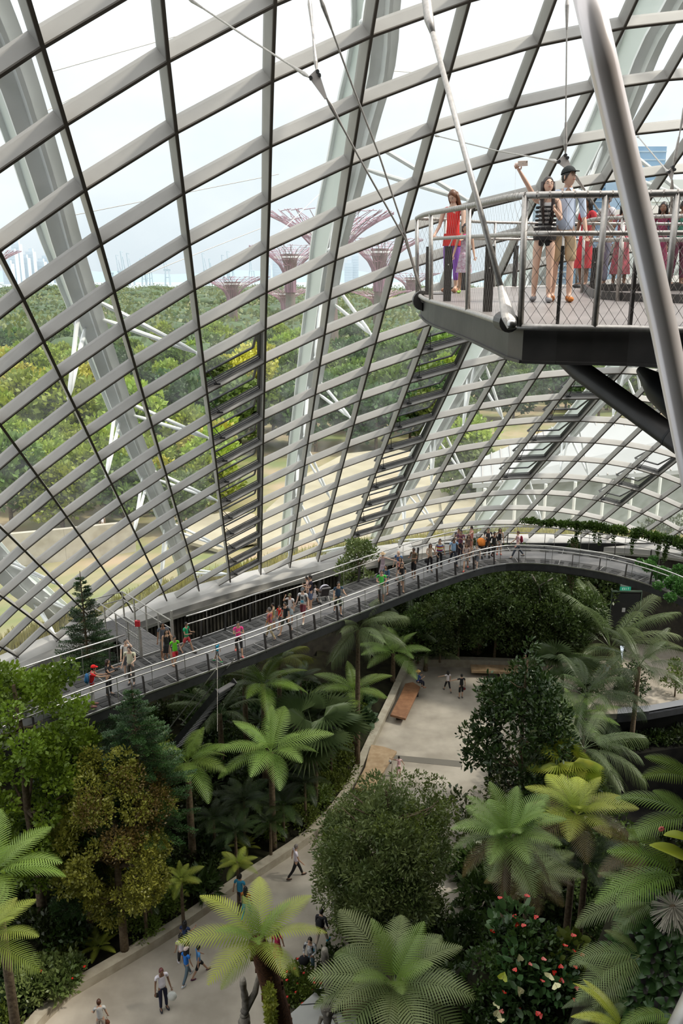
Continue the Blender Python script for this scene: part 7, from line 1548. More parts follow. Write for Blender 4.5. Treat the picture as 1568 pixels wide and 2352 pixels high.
# broadleaf trees
def leafy_tree(name, label, x, y, z0, clumps, n, size, m, H, tr, branches, spread, aspect=.5, six=False, extra=None, cat='tree', lean=(0, 0), up=.3, shell=.55):
    r = thing(name, label, cat, (x, y, z0)); V, F = leaf_cloud(clumps, n, size, rng, aspect, up, six=six, shell=shell); np_obj('foliage', V, F, LM[m], r)
    if extra:
        for m2, cl2, n2, s2 in extra: V, F = leaf_cloud(cl2, n2, s2, rng, aspect, up, six=six); np_obj('foliage_tips', V, F, LM[m2], r)
    mb = MB(); trunk_mesh(mb, H, tr, rng, branches, spread, lean); mb.build('trunk', M['bark'], r, smooth=True); return r
def ell_clumps(R_, zb, zt, n, cr, flat=1.0, surf=.75):
    out = []
    for _ in range(n):
        d = rng.normal(size=3); d /= np.linalg.norm(d); f = surf + (1 - surf) * rng.random()
        out.append(((d[0] * R_ * f, d[1] * R_ * f * flat, (zb + zt) / 2 + d[2] * (zt - zb) / 2 * f), cr * (.7 + .6 * rng.random())))
    return out
def base_at(px, py, z=0): q = at(px, py, z); return q.x, q.y
x, y = base_at(140, 2105, 1.2)
lt = leafy_tree('leafy_tree', 'tall bright green tree with lime leaf clusters at the left edge', x - .7, y, gz(x, y), ell_clumps(2.6, 2.4, 10.8, 90, .60), 30000, .16, 'lime', 10.3, .17, 26, 2.0, .62, extra=[('lime', ell_clumps(2.5, 7.0, 11.0, 26, .45), 5000, .16)])
x, y = base_at(283, 2150, 1.0)
leafy_tree('bronze_tree', 'bushy olive and bronze leaved tree right of the tall lime tree', x, y, gz(x, y), ell_clumps(1.95, 1.8, 8.7, 84, .5), 34000, .11, 'olive', 7.9, .14, 30, 1.7, .6, extra=[('brownish', ell_clumps(1.75, 4.6, 8.2, 26, .5), 7000, .09)])
x, y = base_at(1185, 1885, 0)
leafy_tree('glossy_tree', 'dark glossy leaved tree in the middle of the plaza side, right of the girl', x, y, 0, ell_clumps(2.1, 1.2, 7.6, 52, .72) + [((0.1, 0, 8.2), .6), ((-.25, .1, 7.7), .7), ((.2, .2, 9.0), .38), ((-2.5, .2, 4.6), .5), ((-2.3, 0, 3.4), .55)], 10500, .24, 'magn', 8.4, .12, 22, 1.9, .40, True, cat='tree')
x, y = base_at(885, 2175, 0)
leafy_tree('round_tree', 'big round grey green tree at the centre of the garden', x, y + .5, 0, ell_clumps(2.55, .3, 6.5, 150, .62, surf=.6) + [((-.5, 0, 6.8), .6), ((.5, .1, 7.0), .45)], 60000, .165, 'bush', 6.6, .13, 30, 2.2, .36, extra=[('under2', ell_clumps(2.6, 4.6, 6.8, 18, .4), 2600, .14)])
# conifers
def conifer(label, x, y, z0, H, R_, n=34, m='conif', start=.12):
    r = thing('conifer', label, 'tree', (x, y, z0)); mb = MB(); mb.tube([(0, 0, 0), (0, 0, H * .6), (0, 0, H)], [.13, .07, .015], 8); mb.build('trunk', M['bark'], r)
    V = []; mbt = MB()
    for k in range(n):
        t = k / n; z = H * (start + (.98 - start) * t); rr = R_ * (1 - t) ** .8 * 1.0 + .08; nb = 7 if t < .75 else 5
        for b in range(nb):
            a = rs.random() * 6.28; L = rr * rs.uniform(.75, 1.15); q = Vector((math.cos(a) * L, math.sin(a) * L, z + L * .16)); p_ = Vector((0, 0, z))
            mbt.tube([p_, p_.lerp(q, .5) - Vector((0, 0, .03 * L)), q], [.016, .011, .004], 4)
            ns = int(L * 26) + 5
            for s_ in range(ns):
                u = .18 + .82 * s_ / ns; c = p_.lerp(q, u); sd = 1 if s_ % 2 else -1; w_ = Vector((-math.sin(a), math.cos(a), 0)) * sd; d = (w_ * .8 + Vector((math.cos(a), math.sin(a), .25)) * .6).normalized(); l2 = .28 * (1.15 - u) * min(1.4, rr) + .07
                for g in range(5):
                    c2 = c + d * l2 * g / 5; dn = (d + Vector((rs.uniform(-.9, .9), rs.uniform(-.9, .9), rs.uniform(.1, 1)))).normalized() * .085; e_ = dn.cross(Vector((0, 0, 1))).normalized() * .019
                    V += [tuple(c2), tuple(c2 + dn * .5 + e_), tuple(c2 + dn), tuple(c2 + dn * .5 - e_)]
    mbt.build('branches', M['bark'], r); V = np.array(V); np_obj('needles', V, np.arange(len(V)).reshape(-1, 4), LM[m], r); return r
conifer('dark conifer with a bare spiky tip behind the walkway railing', -11.4, 33.9, 2.2, 10.4, 2.3, 46)
conifer('dark blue green conifer in front of the walkway, above the bronze tree', -7.5, 26.7, 1.0, 10.0, 2.3, 40, start=.42)
conifer('small dark conifer beside the walkway left end, behind the lime tree', -9.6, 26.0, 1.2, 7.6, 1.3, 26)
# ---- back planting under the walkway bend
def shrub_proto(name, m, n, size, H, R_, clumps=26, aspect=.5, six=False):
    r = thing(name, 'proto', 'shrub', (0, 0, -60)); V, F = leaf_cloud(ell_clumps(R_, .15 * H, H, clumps, R_ * .38), n, size, rng, aspect, six=six); np_obj('foliage', V, F, LM[m], r); mb = MB(); trunk_mesh(mb, H * .8, .07, rng, 7, R_ * .8); mb.build('stem', M['bark'], r); return r
wp = [shrub_proto('tall_shrub', 'wallp', 7000, .17, 5.4, 1.7, 34), shrub_proto('tall_shrub', 'wallp', 5200, .22, 4.0, 1.5, 26, .45), shrub_proto('tall_shrub', 'under2', 5200, .17, 3.6, 1.3, 26)]
wu = [False] * 3
def use(protos, used_, k, x, y, z, s, label, group=None, rz=None, sx=None):
    o = protos[k]
    if used_[k]: o = copy_tree(o)
    used_[k] = True; o.location = (x, y, z); o.rotation_euler = (0, 0, rs.random() * 6.28 if rz is None else rz); o.scale = sx or (s, s, s); o['label'] = label
    if group: o['group'] = group
    return o
for px, py, k, s in ((960, 1515, 1, .9), (1010, 1512, 0, .85), (1052, 1505, 0, 1.05), (1135, 1500, 0, 1.2), (1180, 1480, 0, 1.35), (1230, 1500, 0, 1.1), (1215, 1440, 2, 1.5), (1270, 1510, 1, 1.1), (1330, 1505, 1, 1.1), (1310, 1470, 2, 1.1), (1000, 1470, 0, 1.1), (930, 1440, 1, 1.2), (1130, 1450, 1, 1.5), (1490, 1425, 1, 1.5), (1540, 1435, 0, 1.2), (1590, 1440, 1, 1.4), (1360, 1450, 1, 1.2), (880, 1470, 0, 1.0), (1040, 1440, 0, 1.3), (1530, 1400, 0, 1.4), (1262, 1450, 1, 1.3)):
    x, y = base_at(px, py, .8); use(wp, wu, k, x, y, .5, s, 'dark leafy shrub massed against the back wall below the walkway', 'shrubs against the back wall')
for px, py, s in ((1110, 2040, 1.5), (1200, 2075, 1.5), (1290, 2040, 1.5), (1350, 2090, 1.3), (1395, 2150, 1.3), (1250, 1960, 1.6)):
    x, y = base_at(px, py + 60, -5); use(wp, wu, (0, 1)[px % 20 == 0], x, y, -5.8, s, 'dark shrub filling the hollow beside the anthurium mound', 'shrubs in the hollow')
for px, lab, wd_ in ((1093, 'ivy covered column under the bend of the walkway', .62), (1296, 'thinner ivy covered trunk left of the dark door', .34)):
    q = at(px, 1490, .6); r = thing('ivy_column', lab, 'column', (q.x, q.y, .3)); mb = MB(); mb.tube([(0, 0, 0), (0, 0, 4), (.1, 0, 8.0)], [wd_ * .8, wd_ * .7, wd_ * .7], 10); mb.build('trunk', M['bark'], r); V, F = leaf_cloud([((rs.uniform(-.1, .1), rs.uniform(-.1, .1), z_), (wd_ * 1.25, wd_ * 1.25, .6)) for z_ in np.linspace(.2, 7.6, 14)], 5200, .15, rng, .6); np_obj('ivy', V, F, LM['under'], r)
dw = MB(); q = at(1236, 1400, 4); dw.tube([(q.x, q.y, 2.2), (q.x + .3, q.y, 4.0), (q.x - .1, q.y, 5.6), (q.x - .6, q.y, 6.4)], [.03, .06, .07, .09], 7); dw.tube([(q.x + .3, q.y, 4.0), (q.x + .9, q.y, 3.0)], [.05, .02], 6); dw.tube([(q.x - .1, q.y, 5.6), (q.x + .8, q.y, 6.2)], [.06, .04], 6)
put(dw.build('hanging_branch', M['drift'], smooth=True), 'bleached bare branch hanging under the walkway bend', 'branch')
# shrubs by the outer rail on the walkway level
k_ = min(range(len(co)), key=lambda k: (co[k] - Vector((*P2(872, 1338, WZ), WZ))).length); q = co[k_] + normal2(co, k_) * .75
r = leafy_tree('rail_shrub', 'green shrub growing behind the woman in the sun hat', q.x, q.y, 7.4, ell_clumps(1.0, .6, 3.5, 20, .45), 2600, .2, 'bush', 3.2, .05, 8, .8, .45, cat='shrub')
# vine garland on the outer rail, right part
ks = [k for k in range(len(co)) if co[k].x > 11.0 or (co[k].x > 10.6)]
cl = []
for k in [q / 4 for q in range(ks[0] * 4, ks[-1] * 4)]:
    ka = int(k); p = co[ka].lerp(co[min(ka + 1, len(co) - 1)], k - ka) + normal2(co, ka) * .15; grow = min(1.0, (k - ks[0]) / 8)
    for _ in range(2): cl.append(((p.x + rs.uniform(-.2, .2), p.y + rs.uniform(-.2, .2), WZ + 1.55 + .1 * grow + rs.uniform(-.1, .12)), (.30, .26, .14 + .14 * grow)))
V, F = leaf_cloud(cl, 20000, .13, rng, .7, shell=.3)
gv = thing('vine_garland', 'leafy vine garland trained along the outer rail at the right bend', 'vine', (14, 48, WZ)); np_obj('foliage', V - np.array(gv.location), F, LM['vine'], gv)
V = []
cl = []
for k in ks[3:]:
    p = co[k] + normal2(co, k) * .1
    for _ in range(3):
        x0, y0 = p.x + rs.uniform(-.4, .4), p.y + rs.uniform(-.15, .15); L_ = rs.uniform(.2, 1.3)
        for z in np.arange(0, L_, .12): cl.append(((x0 + rs.uniform(-.04, .04), y0, WZ + 1.5 - z), .06))
V, F = leaf_cloud(cl, 7000, .10, rng, .7); np_obj('hanging_strands', V - np.array(gv.location), F, LM['vine'], gv)
mb = MB(); mb.tube([co[k] + normal2(co, k) * .12 + Vector((0, 0, 1.5)) for k in ks], .05, 6); mb.build('stem', M['bark'], gv, world=True)
cl = []
for px, py, r_ in ((1490, 1300, .5), (1520, 1318, .6), (1548, 1340, .6), (1575, 1350, .8), (1512, 1345, .3), (1540, 1372, .35), (1470, 1292, .3), (1560, 1310, .5), (1500, 1285, .3)):
    q = at(px, py, 9.6); cl.append(((q.x, q.y, 9.6), (r_ * .8, r_ * .8, r_ * .6)))
V, F = leaf_cloud(cl, 6500, .12, rng, .7); vm = thing('climbing_vine', 'climbing vine spilling over the inner rail at the right edge', 'vine', tuple(at(1530, 1340, 9))); np_obj('foliage', V - np.array(vm.location), F, leafmat('leaf_vine_bright', (.05, .15, .03), (.10, .25, .05), 1.2, .1), vm)
cl = [((at(px, py, z).x, at(px, py, z).y, z), (.9, .5, .8)) for px, py, z in ((1520, 1400, 7.5), (1560, 1420, 7.5), (1590, 1400, 8), (1480, 1385, 7), (1440, 1390, 6))]
# ---- undergrowth of the left bank
def clump_proto(name, label, m, n, size, R_, H, aspect, six=False):
    r = thing(name, label, 'plant', (0, 0, -60)); V, F = leaf_cloud([((rs.uniform(-.5, .5) * R_, rs.uniform(-.5, .5) * R_, H * rs.uniform(.35, .8)), (R_ * .6, R_ * .6, H * .45)) for _ in range(7)], n, size, rng, aspect, .5, six=six); np_obj('leaves', V, F, LM[m], r); return r
cp = [clump_proto('garden_plant', '', 'under', 900, .16, .75, .95, .5), clump_proto('garden_plant', '', 'under2', 900, .15, .7, .8, .42), clump_proto('garden_plant', '', 'under', 360, .36, .7, .9, .30), clump_proto('garden_plant', '', 'cal', 220, .34, .7, .6, .55, True)]
r = thing('garden_plant', '', 'plant', (0, 0, -60)); crown(r, .1, 1.0, 0, 'fishbone', LM['fernd'], [('up', 6, 1, None), ('mid', 8, 1, None)]); cp.append(r)
r = thing('garden_plant', '', 'plant', (0, 0, -60)); crown(r, .1, .85, 0, 'tfern', LM['ferny'], [('up', 5, .8, None), ('mid', 7, 1, None)]); cp.append(r)
CL_ = ['dark small leaved clump in the left bank undergrowth', 'lime leaved clump in the left bank undergrowth', 'strap leaved clump in the left bank undergrowth', 'broad veined leaf clump in the left bank undergrowth', 'sword fern clump in the left bank undergrowth', 'bright fern clump in the left bank undergrowth']
cu_ = [False] * 6
spots = []
yy = 20.0
while yy < 46:
    xx = -24.0
    while xx < 6:
        X, Y = xx + rs.uniform(-.3, .3), yy + rs.uniform(-.3, .3)
        xe = np.interp(Y, [p[1] for p in PL[:len(PL0)]], [p[0] for p in PL[:len(PL0)]])
        pxv = 784 + FPX * X / (Y * math.cos(PITCH) + 24.5 * math.sin(PITCH))
        bo = min((BASE[q].x - X) ** 2 + (BASE[q].y - Y) ** 2 for q in range(0, len(BASE), 2))
        if X < xe - .75 and pxv > -60 and bo > 6 and not inside_poly(X, Y, PL) and Y < 45: spots.append((X, Y, xe - X))
        xx += 1.15
    yy += 1.1
rs.shuffle(spots)
for X, Y, dd_ in spots[:300]:
    h = rs.random(); py_ = 0
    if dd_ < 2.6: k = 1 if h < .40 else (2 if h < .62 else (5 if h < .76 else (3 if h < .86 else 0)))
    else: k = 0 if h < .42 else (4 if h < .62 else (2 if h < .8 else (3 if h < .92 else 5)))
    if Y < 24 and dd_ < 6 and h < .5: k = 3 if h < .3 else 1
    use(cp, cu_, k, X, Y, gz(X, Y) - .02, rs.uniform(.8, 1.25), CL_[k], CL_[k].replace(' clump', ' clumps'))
# bank at the right, behind and below the palms
for px, py, z, k, s in ((1270, 1640, 0, 0, 1.2), (1240, 1700, 0, 2, 1.2), (1300, 1700, 0, 4, 1.4), (1250, 1780, 0, 0, 1.4), (1300, 1800, -.5, 2, 1.4), (1220, 1840, 0, 4, 1.3), (1270, 1860, -.5, 0, 1.4), (1200, 1580, 0, 2, 1), (1350, 1590, 0, 0, 1.1), (1430, 1600, 0, 0, .9), (1444, 1590, 0, 0, 1.1), (1390, 1560, 0, 4, 1), (1100, 2080, 0, 2, 1.4), (1080, 2150, 0, 0, 1.4), (1060, 2010, 0, 2, 1.2), (1130, 2020, 0, 0, 1.5), (1180, 1980, 0, 2, 1.3), (1000, 2180, 0, 0, 1.3), (960, 2210, 0, 2, 1.3), (830, 2230, 0, 0, 1.2), (800, 2330, 0, 2, 1.5), (860, 2350, 0, 2, 1.5), (980, 2330, 0, 0, 1.4), (1020, 2260, 0, 2, 1.5), (1050, 2330, 1, 0, 1.4), (900, 2200, 0, 0, 1.2), (770, 2240, 0, 0, 1), (1410, 1545, 0, 1, .8), (1370, 1545, 0, 5, .9)):
    x, y = base_at(px, py, z); use(cp, cu_, k, x, y, z - .05, s, CL_[k].replace('left bank undergrowth', 'planting along the right side of the path'), CL_[k].replace(' clump', ' clumps').replace('left bank', 'right side'))
for k in range(14):
    t = k / 13; q = s0.lerp(s1, t); use(cp, cu_, (0, 4, 2)[k % 3], q.x, q.y + .8, -2.22, rs.uniform(.7, 1), 'dim plant clump on the shelf half way down the pit', 'plants on the pit shelf')
# flowering hedge between path and slab, bottom centre
def flower_hedge(label, pts, n, nf, m='under2', fm='red', size=.12):
    q0 = at(*pts[0][:2], pts[0][2]); r = thing('flower_bed', label, 'flowers', (q0.x, q0.y, 0)); cl = []
    for px, py, z, rr in pts: q = at(px, py, z); cl.append(((q.x - q0.x, q.y - q0.y, z), (rr, rr, rr * .7)))
    V, F = leaf_cloud(cl, n, size, rng, .5); np_obj('foliage', V, F, LM[m], r)
    for _ in range(nf):
        c, rr = rs.choice(cl); d = Vector((rs.gauss(0, 1), rs.gauss(0, 1), abs(rs.gauss(0, 1)) + .3)).normalized(); mb = MB(); q = Vector(c) + Vector((d.x * rr[0], d.y * rr[1], d.z * rr[2])) * 1.02
        mb.ball(q, (.05, .05, .035), 7, 5); mb.ball(q + Vector((.03, .01, .02)), (.03, .03, .02), 6, 4); mb.build('blossom', LM[fm], r)
flower_hedge('hedge with small red blossoms between the path and the slab', [(690, 2232, .5, .5), (672, 2258, .5, .6), (650, 2282, .5, .6), (705, 2268, .5, .5), (740, 2250, .5, .45), (690, 2290, .4, .5)], 5200, 22)
flower_hedge('glossy shrub with a few red flowers at the lower left of the bank', [(100, 2238, 1.0, .8), (140, 2255, .9, .7), (60, 2270, 1.0, .8), (160, 2225, 1, .6)], 3000, 6, 'bush', 'red', .2)
mb = MB(); P = [at(620, 2420, .9), at(640, 2352, .9), at(742, 2262, .9), (at(800, 2290, .9)), at(860, 2420, .9)]; mb.wedge(P, (0, 0, -.9)); sb_ = put(mb.build('stone_slab', mat('slab_grey', (.34, .34, .32), .7, vary=.1, scale=1)), 'pale grey faceted slab at the bottom centre', 'slab')
mb = MB(); mb.beam(at(690, 2308, .915), at(780, 2300, .915), .02, .02); mb.beam(at(655, 2350, .915), at(700, 2420, .915), .02, .02); mb.build('slab_joint', M['dark'], None); put(bpy.data.objects['slab_joint'], 'dark joint lines across the grey slab', 'joint')
# carved driftwood posts
def totem(label, px, pyt, zt, y, wd_, lean=0, fork=False):
    q = at(px, pyt, zt); r = thing('carved_post', label, 'post', (q.x, q.y, 0)); mb = MB(); H = q.z; pr = []
    for k in range(41):
        t = k / 40; w_ = wd_ * (1.15 - .45 * t) * (1 + .22 * math.sin(t * 34) * (t < .85) + .12 * math.sin(t * 61)); pr.append((lean * (t - .5) + .04 * math.sin(t * 11), .05 * math.cos(t * 9), t * H, w_))
    mb.tube([(a, b, c) for a, b, c, d in pr], [(d, d * .8) for a, b, c, d in pr], 12); mb.build('shaft', M['drift'], r, smooth=True)
    m2 = MB(); zf = H * .62
    m2.ball((0, -wd_ * .3, zf), (wd_ * 1.15, wd_ * 1.0, wd_ * 1.5), 14, 10); m2.ball((0, -wd_ * 1.3, zf), (wd_ * .25, wd_ * .4, wd_ * .4), 8, 6)
    for s in (-1, 1): m2.ball((s * wd_ * .45, -wd_ * 1.1, zf + wd_ * .45), (wd_ * .25, wd_ * .2, wd_ * .16), 8, 6); m2.tube([(s * wd_ * 1.0, 0, zf - wd_ * 2), (s * wd_ * 1.5, -wd_ * .4, zf - wd_ * 3.2), (s * wd_ * .3, -wd_ * 1.1, zf - wd_ * 4)], [wd_ * .4, wd_ * .33, wd_ * .25], 8)
    m2.ball((0, -wd_ * .1, zf + wd_ * 1.5), (wd_ * .8, wd_ * .7, wd_ * .5), 12, 8); m2.build('carved_figure', M['drift'], r, smooth=True)
    if fork: m3 = MB(); m3.tube([(0, 0, H * .7), (.35, .1, H * .85), (.5, .1, H * 1.02)], [wd_ * .8, wd_ * .6, wd_ * .4], 8); m3.build('fork', M['drift'], r, smooth=True)
    return r
totem('weathered carved post with a dark rounded head beside the leaning trunk', 557, 2246, 4.4, 0, .17, .1, True)
totem('tall weathered carved post with a figure at the bottom centre', 752, 2178, 5.8, 0, .19, -.1)
vn = []
for k in range(16):
    q = at(618 + k * .6, 2268 + k * 8, 5.2 - k * .26); vn.append(((q.x, q.y - .1, q.z), (.16, .16, .2)))
V, F = leaf_cloud(vn, 1800, .11, rng, .55); v_ = thing('clinging_vine', 'yellow vine climbing the leaning red brown trunk', 'vine', (vn[0][0][0], vn[0][0][1], 0)); np_obj('foliage', V - np.array(v_.location), F, LM['ferny'], v_)
# ---- anthurium mound
def heart(n=10):
    pts = []
    for k in range(n): t = 2 * math.pi * k / n; pts.append((.5 * math.sin(t) ** 3 * 1.1, .42 * math.cos(t) - .17 * math.cos(2 * t) - .06 * math.cos(3 * t)))
    return pts
HT = heart(12)
def heart_mesh(m, name, cup=.12):
    mb = MB(); vs = [(0, 0, -.05)] + [(a, -b, cup * (a * a * 4)) for a, b in HT]; mb.add(vs, [(0, k + 1, (k + 1) % 12 + 1) for k in range(12)]); mb.mi = 1; mb.tube([(0, -.1, 0), (0, .02, .12), (0, .12, .26)], [.035, .035, .02], 6)
    me = bpy.data.meshes.new(name); me.from_pydata(mb.v, [], mb.f); me.materials.append(m); me.materials.append(LM['cream']); me.polygons.foreach_set('material_index', mb.m); me.update(); return me
hm = {k: heart_mesh(LM[k], 'spathe') for k in ('red', 'pink', 'cream', 'yell')}
def mound_pt(px, py, c, r_, h, z0):
    # surface point of a hump seen at px, py
    d = ray(px, py); o = Vector((0, 0, CAMZ)); t = 4.0
    while t < 60:
        q = o + d * t; tt = (q.z - z0) / h
        if tt < 0: return None
        if tt <= 1:
            rr = math.sqrt(max(0, 1 - max(tt, 0) ** 2.6)); dx, dy = (q.x - c[0]) / r_[0], (q.y - c[1]) / r_[1]
            if dx * dx + dy * dy < rr * rr: return q
        t += .05
    return None
mBc, mBr, mBh = (mB.x + .2, mB.y + .9), (3.3, 2.5), 15.2
mCc, mCr, mCh = (mC.x + 1.0, mC.y + .7), (2.3, 2.5), mC.z + 8.0
n_ = 0
clus = [(rs.uniform(1060, 1340), rs.uniform(2010, 2352)) for _ in range(13)]
for ci_, (cx, cy) in enumerate(clus):
    q = mound_pt(cx, cy, mBc, mBr, mBh, -6)
    if not q: continue
    r = thing('anthurium', 'clump of anthuriums with red spathes on the dark mound, bottom right of centre', 'flowers', tuple(q), 0, 'anthuriums on the mound'); out = Vector((q.x - mBc[0], q.y - mBc[1], .6)).normalized()
    V, F = leaf_cloud([((out.x * .1, out.y * .1, 0), (.6, .6, .6))], 170, .24, rng, .55, six=True); np_obj('leaves', V, F, LM['purple'] if ci_ % 3 else LM['under2'], r)
    for k in range(7):
        kind = rs.choice(('red', 'red', 'red', 'pink', 'yell' if cy > 2180 else 'red', 'cream' if cy > 2200 else 'red')); o = bpy.data.objects.new('spathe', hm[kind]); COL.objects.link(o); o.parent = r; CH.setdefault(r.name, []).append(o)
        s = rs.uniform(.10, .15) * (1.7 if kind in ('cream', 'yell') else 1); o.scale = (s, s, s); o.location = Vector((rs.uniform(-.6, .6), rs.uniform(-.5, .3), rs.uniform(-.5, .6))) + out * .35 + Vector((0, -.25, .1)); o.rotation_euler = (rs.uniform(-.2, 1.1), rs.uniform(-.6, .6), rs.uniform(-1, 1) )
# leaf cover of the mounds
def cover(name, label, rect, c, r_, h, n, size, m, aspect=.5, six=False, off_=.12, skipf=None):
    V = []; cl = []
    for _ in range(n // 14):
        px, py = rs.uniform(rect[0], rect[2]), rs.uniform(rect[1], rect[3])
        if skipf and skipf(px, py): continue
        q = mound_pt(px, py, c, r_, h, -6)
        if q: cl.append(((q.x, q.y - off_, q.z + off_), size * 1.2))
    if not cl: return
    V, F = leaf_cloud(cl, n, size, rng, aspect, six=six, shell=.2); o = np_obj(name, V, F, LM[m]); put(o, label, 'groundcover', kind='stuff'); return o
cover('mound_cover', 'dark leaf cover of the anthurium mound', (1000, 1950, 1400, 2380), mBc, mBr, mBh, 9000, .13, 'under', .5)
cover('mound_cover', 'dull green leaf cover on the right mound', (1280, 1780, 1600, 2380), mCc, mCr, mCh, 12000, .07, 'under', .5, off_=.05)
# rosette plants with broad leaves, right mound
def rosette(px, py, s, m, label, group, top='dusk'):
    q = mound_pt(px, py, mCc, mCr, mCh, -6)
    if not q: return
    r = thing('rosette_plant', label, 'plant', tuple(q), rs.random() * 6, group); r.location = q + (Vector((0, 0, CAMZ)) - q).normalized() * rs.uniform(.25, .55); r.rotation_euler = (rs.uniform(.3, .9), rs.uniform(-.4, .4), rs.random() * .8 - .4)
    for lay, (n1, L1, e1_) in enumerate(((5, 1.0, 10), (5, .72, 35))):
        for k in range(n1):
            a = 6.283 * k / n1 + lay * .6 + rs.uniform(-.15, .15); V = []; S = 6; d = Vector((math.cos(a), math.sin(a), 0)); w_ = Vector((-math.sin(a), math.cos(a), 0)); F = []
            for i in range(S + 1):
                t = i / S; cc_ = d * L1 * s * t * math.cos(R(e1_)) + Vector((0, 0, L1 * s * (t * math.sin(R(e1_)) - .35 * t * t))); ww = .26 * L1 * s * math.sin(math.pi * (t * .93 + .06)) ** .8
                V += [tuple(cc_ + w_ * ww + Vector((0, 0, ww * .35))), tuple(cc_), tuple(cc_ - w_ * ww + Vector((0, 0, ww * .35)))]
                if i: b = 3 * (i - 1); F += [(b, b + 3, b + 4, b + 1), (b + 1, b + 4, b + 5, b + 2)]
            mb = MB(); mb.v = V; mb.f = F; mb.m = [0] * len(F); mb.build('leaf', LM[top] if (lay and top and k % 2) else LM[m], r, smooth=True, fix=False)
for _ in range(105):
    px = rs.uniform(1400, 1600); py = rs.uniform(2060, 2330)
    if px < 1440 and py > 2200: continue
    rosette(px, py, rs.uniform(.17, .25), 'purple', 'broad leaved plant with dusky young leaves on the right mound', 'broad leaved plants on the right mound')
# near ferns on the right mound: arching fronds reaching left
def near_fern(px, py, y, L, rots, m, label, kind='bigfern'):
    q = atd(px, py, y); r = thing('mountain_fern', label, 'fern', tuple(q))
    for rz, rx, var, f in rots:
        o = bpy.data.objects.new('frond', mesh_with(kind, var, LM[m])); COL.objects.link(o); o.parent = r; CH.setdefault(r.name, []).append(o); o.scale = (L * f,) * 3; o.rotation_euler = (R(rx), R(rs.uniform(-12, 12)), R(rz))
near_fern(1602, 1800, 9.6, 1.0, [(75, 10, 'mid', .8), (100, 0, 'mid', .9)], 'fern', 'light green fern frond at the right edge, topmost above the pit')
near_fern(1590, 1880, 9.6, 1.05, [(72, -8, 'mid', 1.0), (95, -5, 'low', .9), (60, 15, 'mid', .6)], 'fernb', 'lime fern reaching left over the pit at the right edge')
near_fern(1560, 2010, 9.3, 1.3, [(80, 2, 'mid', .8), (92, -6, 'low', .95), (110, 0, 'low', .8), (60, 20, 'mid', .7)], 'fern', 'green fern with long fronds in the middle of the right edge')
near_fern(1500, 2075, 9.6, 1.2, [(82, -12, 'low', 1.0), (70, 5, 'mid', .7), (120, 0, 'low', .7)], 'ferng', 'grey green fern frond pointing left above the rosette plants')
near_fern(1470, 2195, 9.0, 1.1, [(85, 0, 'low', .9), (105, -10, 'low', 1.0), (125, -10, 'low', .9), (65, 10, 'mid', .5)], 'ferng', 'olive fern fanned out left of the rosette plants')
near_fern(1440, 2300, 8.6, 1.0, [(80, -5, 'low', .9), (100, -10, 'low', .9), (60, 10, 'mid', .8), (130, 0, 'low', .8)], 'palm', 'blue green sword fern low on the right mound', 'fishbone')
near_fern(1430, 2365, 8.2, .9, [(95, 10, 'mid', .9), (70, 20, 'mid', .9), (120, 0, 'low', .9), (40, 20, 'mid', .8)], 'ferny', 'yellow green sword fern at the bottom of the right mound', 'fishbone')
near_fern(1540, 2330, 8.2, .9, [(95, 0, 'low', .8), (150, 0, 'low', .8), (180, 0, 'low', .8), (210, 0, 'low', .7)], 'fern', 'fern at the bottom right corner beside the grey rail')
near_fern(1480, 1960, 10.2, 1.0, [(100, -10, 'low', .8), (60, 0, 'mid', .8), (140, -10, 'low', .8)], 'fernbr', 'brownish fern behind the long green fronds')
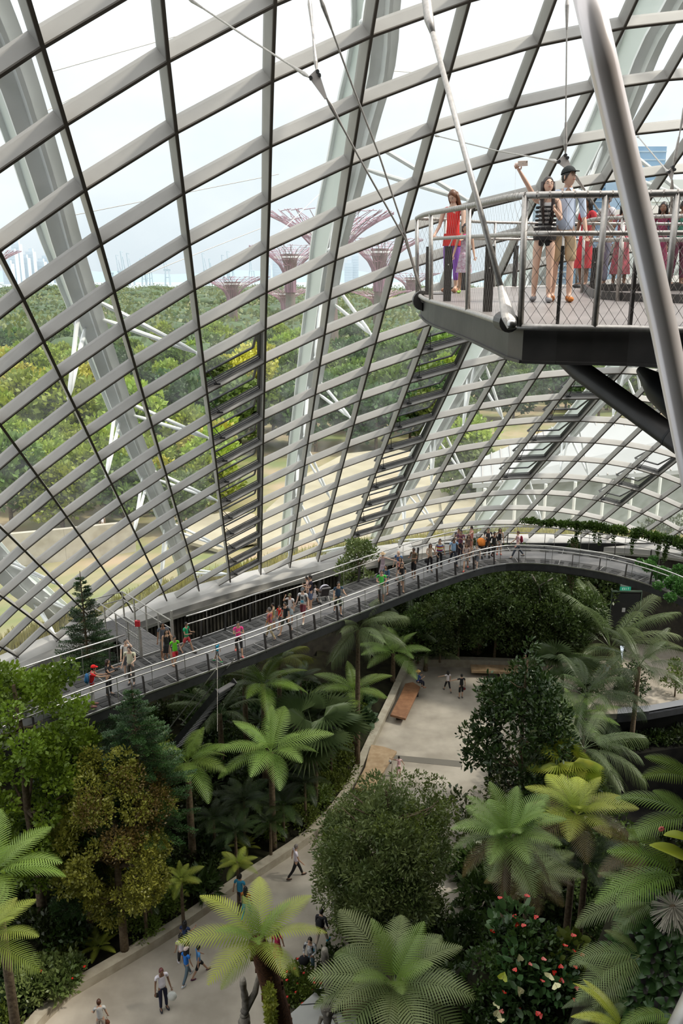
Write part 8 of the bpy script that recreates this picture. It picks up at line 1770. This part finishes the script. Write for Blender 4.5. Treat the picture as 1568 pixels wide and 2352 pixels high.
for px, py, y, L, rz, lab in ((1590, 1985, 9.0, .55, 75, 'large yellow green leaf at the right edge, lower one'), (1592, 1935, 9.1, .42, 95, 'large yellow green leaf at the right edge, upper one')):
    q = atd(px, py, y); mb = MB(); S = 10; vs = []; fs = []
    for i in range(S + 1):
        t = i / S; ww = .24 * L * math.sin(math.pi * (t * .95 + .04)) ** .7; vs += [(-ww, L * t, ww * .3 - .3 * L * t * t), (0, L * t, -.3 * L * t * t), (ww, L * t, ww * .3 - .3 * L * t * t)]
        if i: b = 3 * (i - 1); fs += [(b, b + 1, b + 4, b + 3), (b + 1, b + 2, b + 5, b + 4)]
    mb.add(vs, fs); o = mb.build('broad_leaf', LM['yell'], smooth=True); o.location = q; o.rotation_euler = (R(35), 0, R(rz)); put(o, lab, 'leaf'); sl = o.modifiers.new('t', 'SOLIDIFY'); sl.thickness = .003
q = atd(1545, 2085, 9.0); V = []
for _ in range(260):
    d = Vector((rs.gauss(0, 1), rs.gauss(0, 1), rs.gauss(0, .8))).normalized(); a = Vector((0, 0, 0)) + d * .05; b = d * .28 + Vector((0, 0, -.1)); w_ = d.cross(Vector((0, 0, 1))).normalized() * .004; V += [tuple(a - w_), tuple(a + w_), tuple(b + w_), tuple(b - w_)]
r = thing('air_plant', 'tangled silvery air plant hanging at the right edge', 'plant', tuple(q)); np_obj('strands', np.array(V), np.arange(len(V)).reshape(-1, 4), mat('silver_leaf', (.30, .28, .22), .7), r); mb = MB(); mb.ball((0, 0, 0), .05, 8, 6); mb.build('core', M['bark'], r)
q = atd(1518, 1903, 9.2); r = thing('pink_flower', 'single coral pink flower on the right mound', 'flower', tuple(q)); mb = MB()
for k in range(6): a = 6.283 * k / 6; mb.ball((.022 * math.cos(a), -.01, .022 * math.sin(a)), (.02, .01, .02), 8, 6)
mb.build('petals', LM['pink'], r, smooth=True); mb = MB(); mb.tube([(0, 0, 0), (.01, .08, -.2)], .004, 5); mb.build('stem', LM['under2'], r)
# small shrubs standing on the plaza rim
for px, py, s, lab in ((1452, 1612, .5, 'small dark potted shrub on the plaza rim left of the slender palm'), (1548, 1600, .55, 'loose leafy sapling on the plaza rim at the right edge')):
    x, y = base_at(px, py, 0); leafy_tree('rim_shrub', lab, x, y, 0, ell_clumps(1.0, .4, 2.4, 12, .35), 900, .16, 'magn' if s == .5 else 'under2', 2.0, .04, 8, .9, .5, cat='shrub')
for o in list(bpy.data.objects):
    if o.get('label') in ('', 'proto'): print('unused proto', o.name)
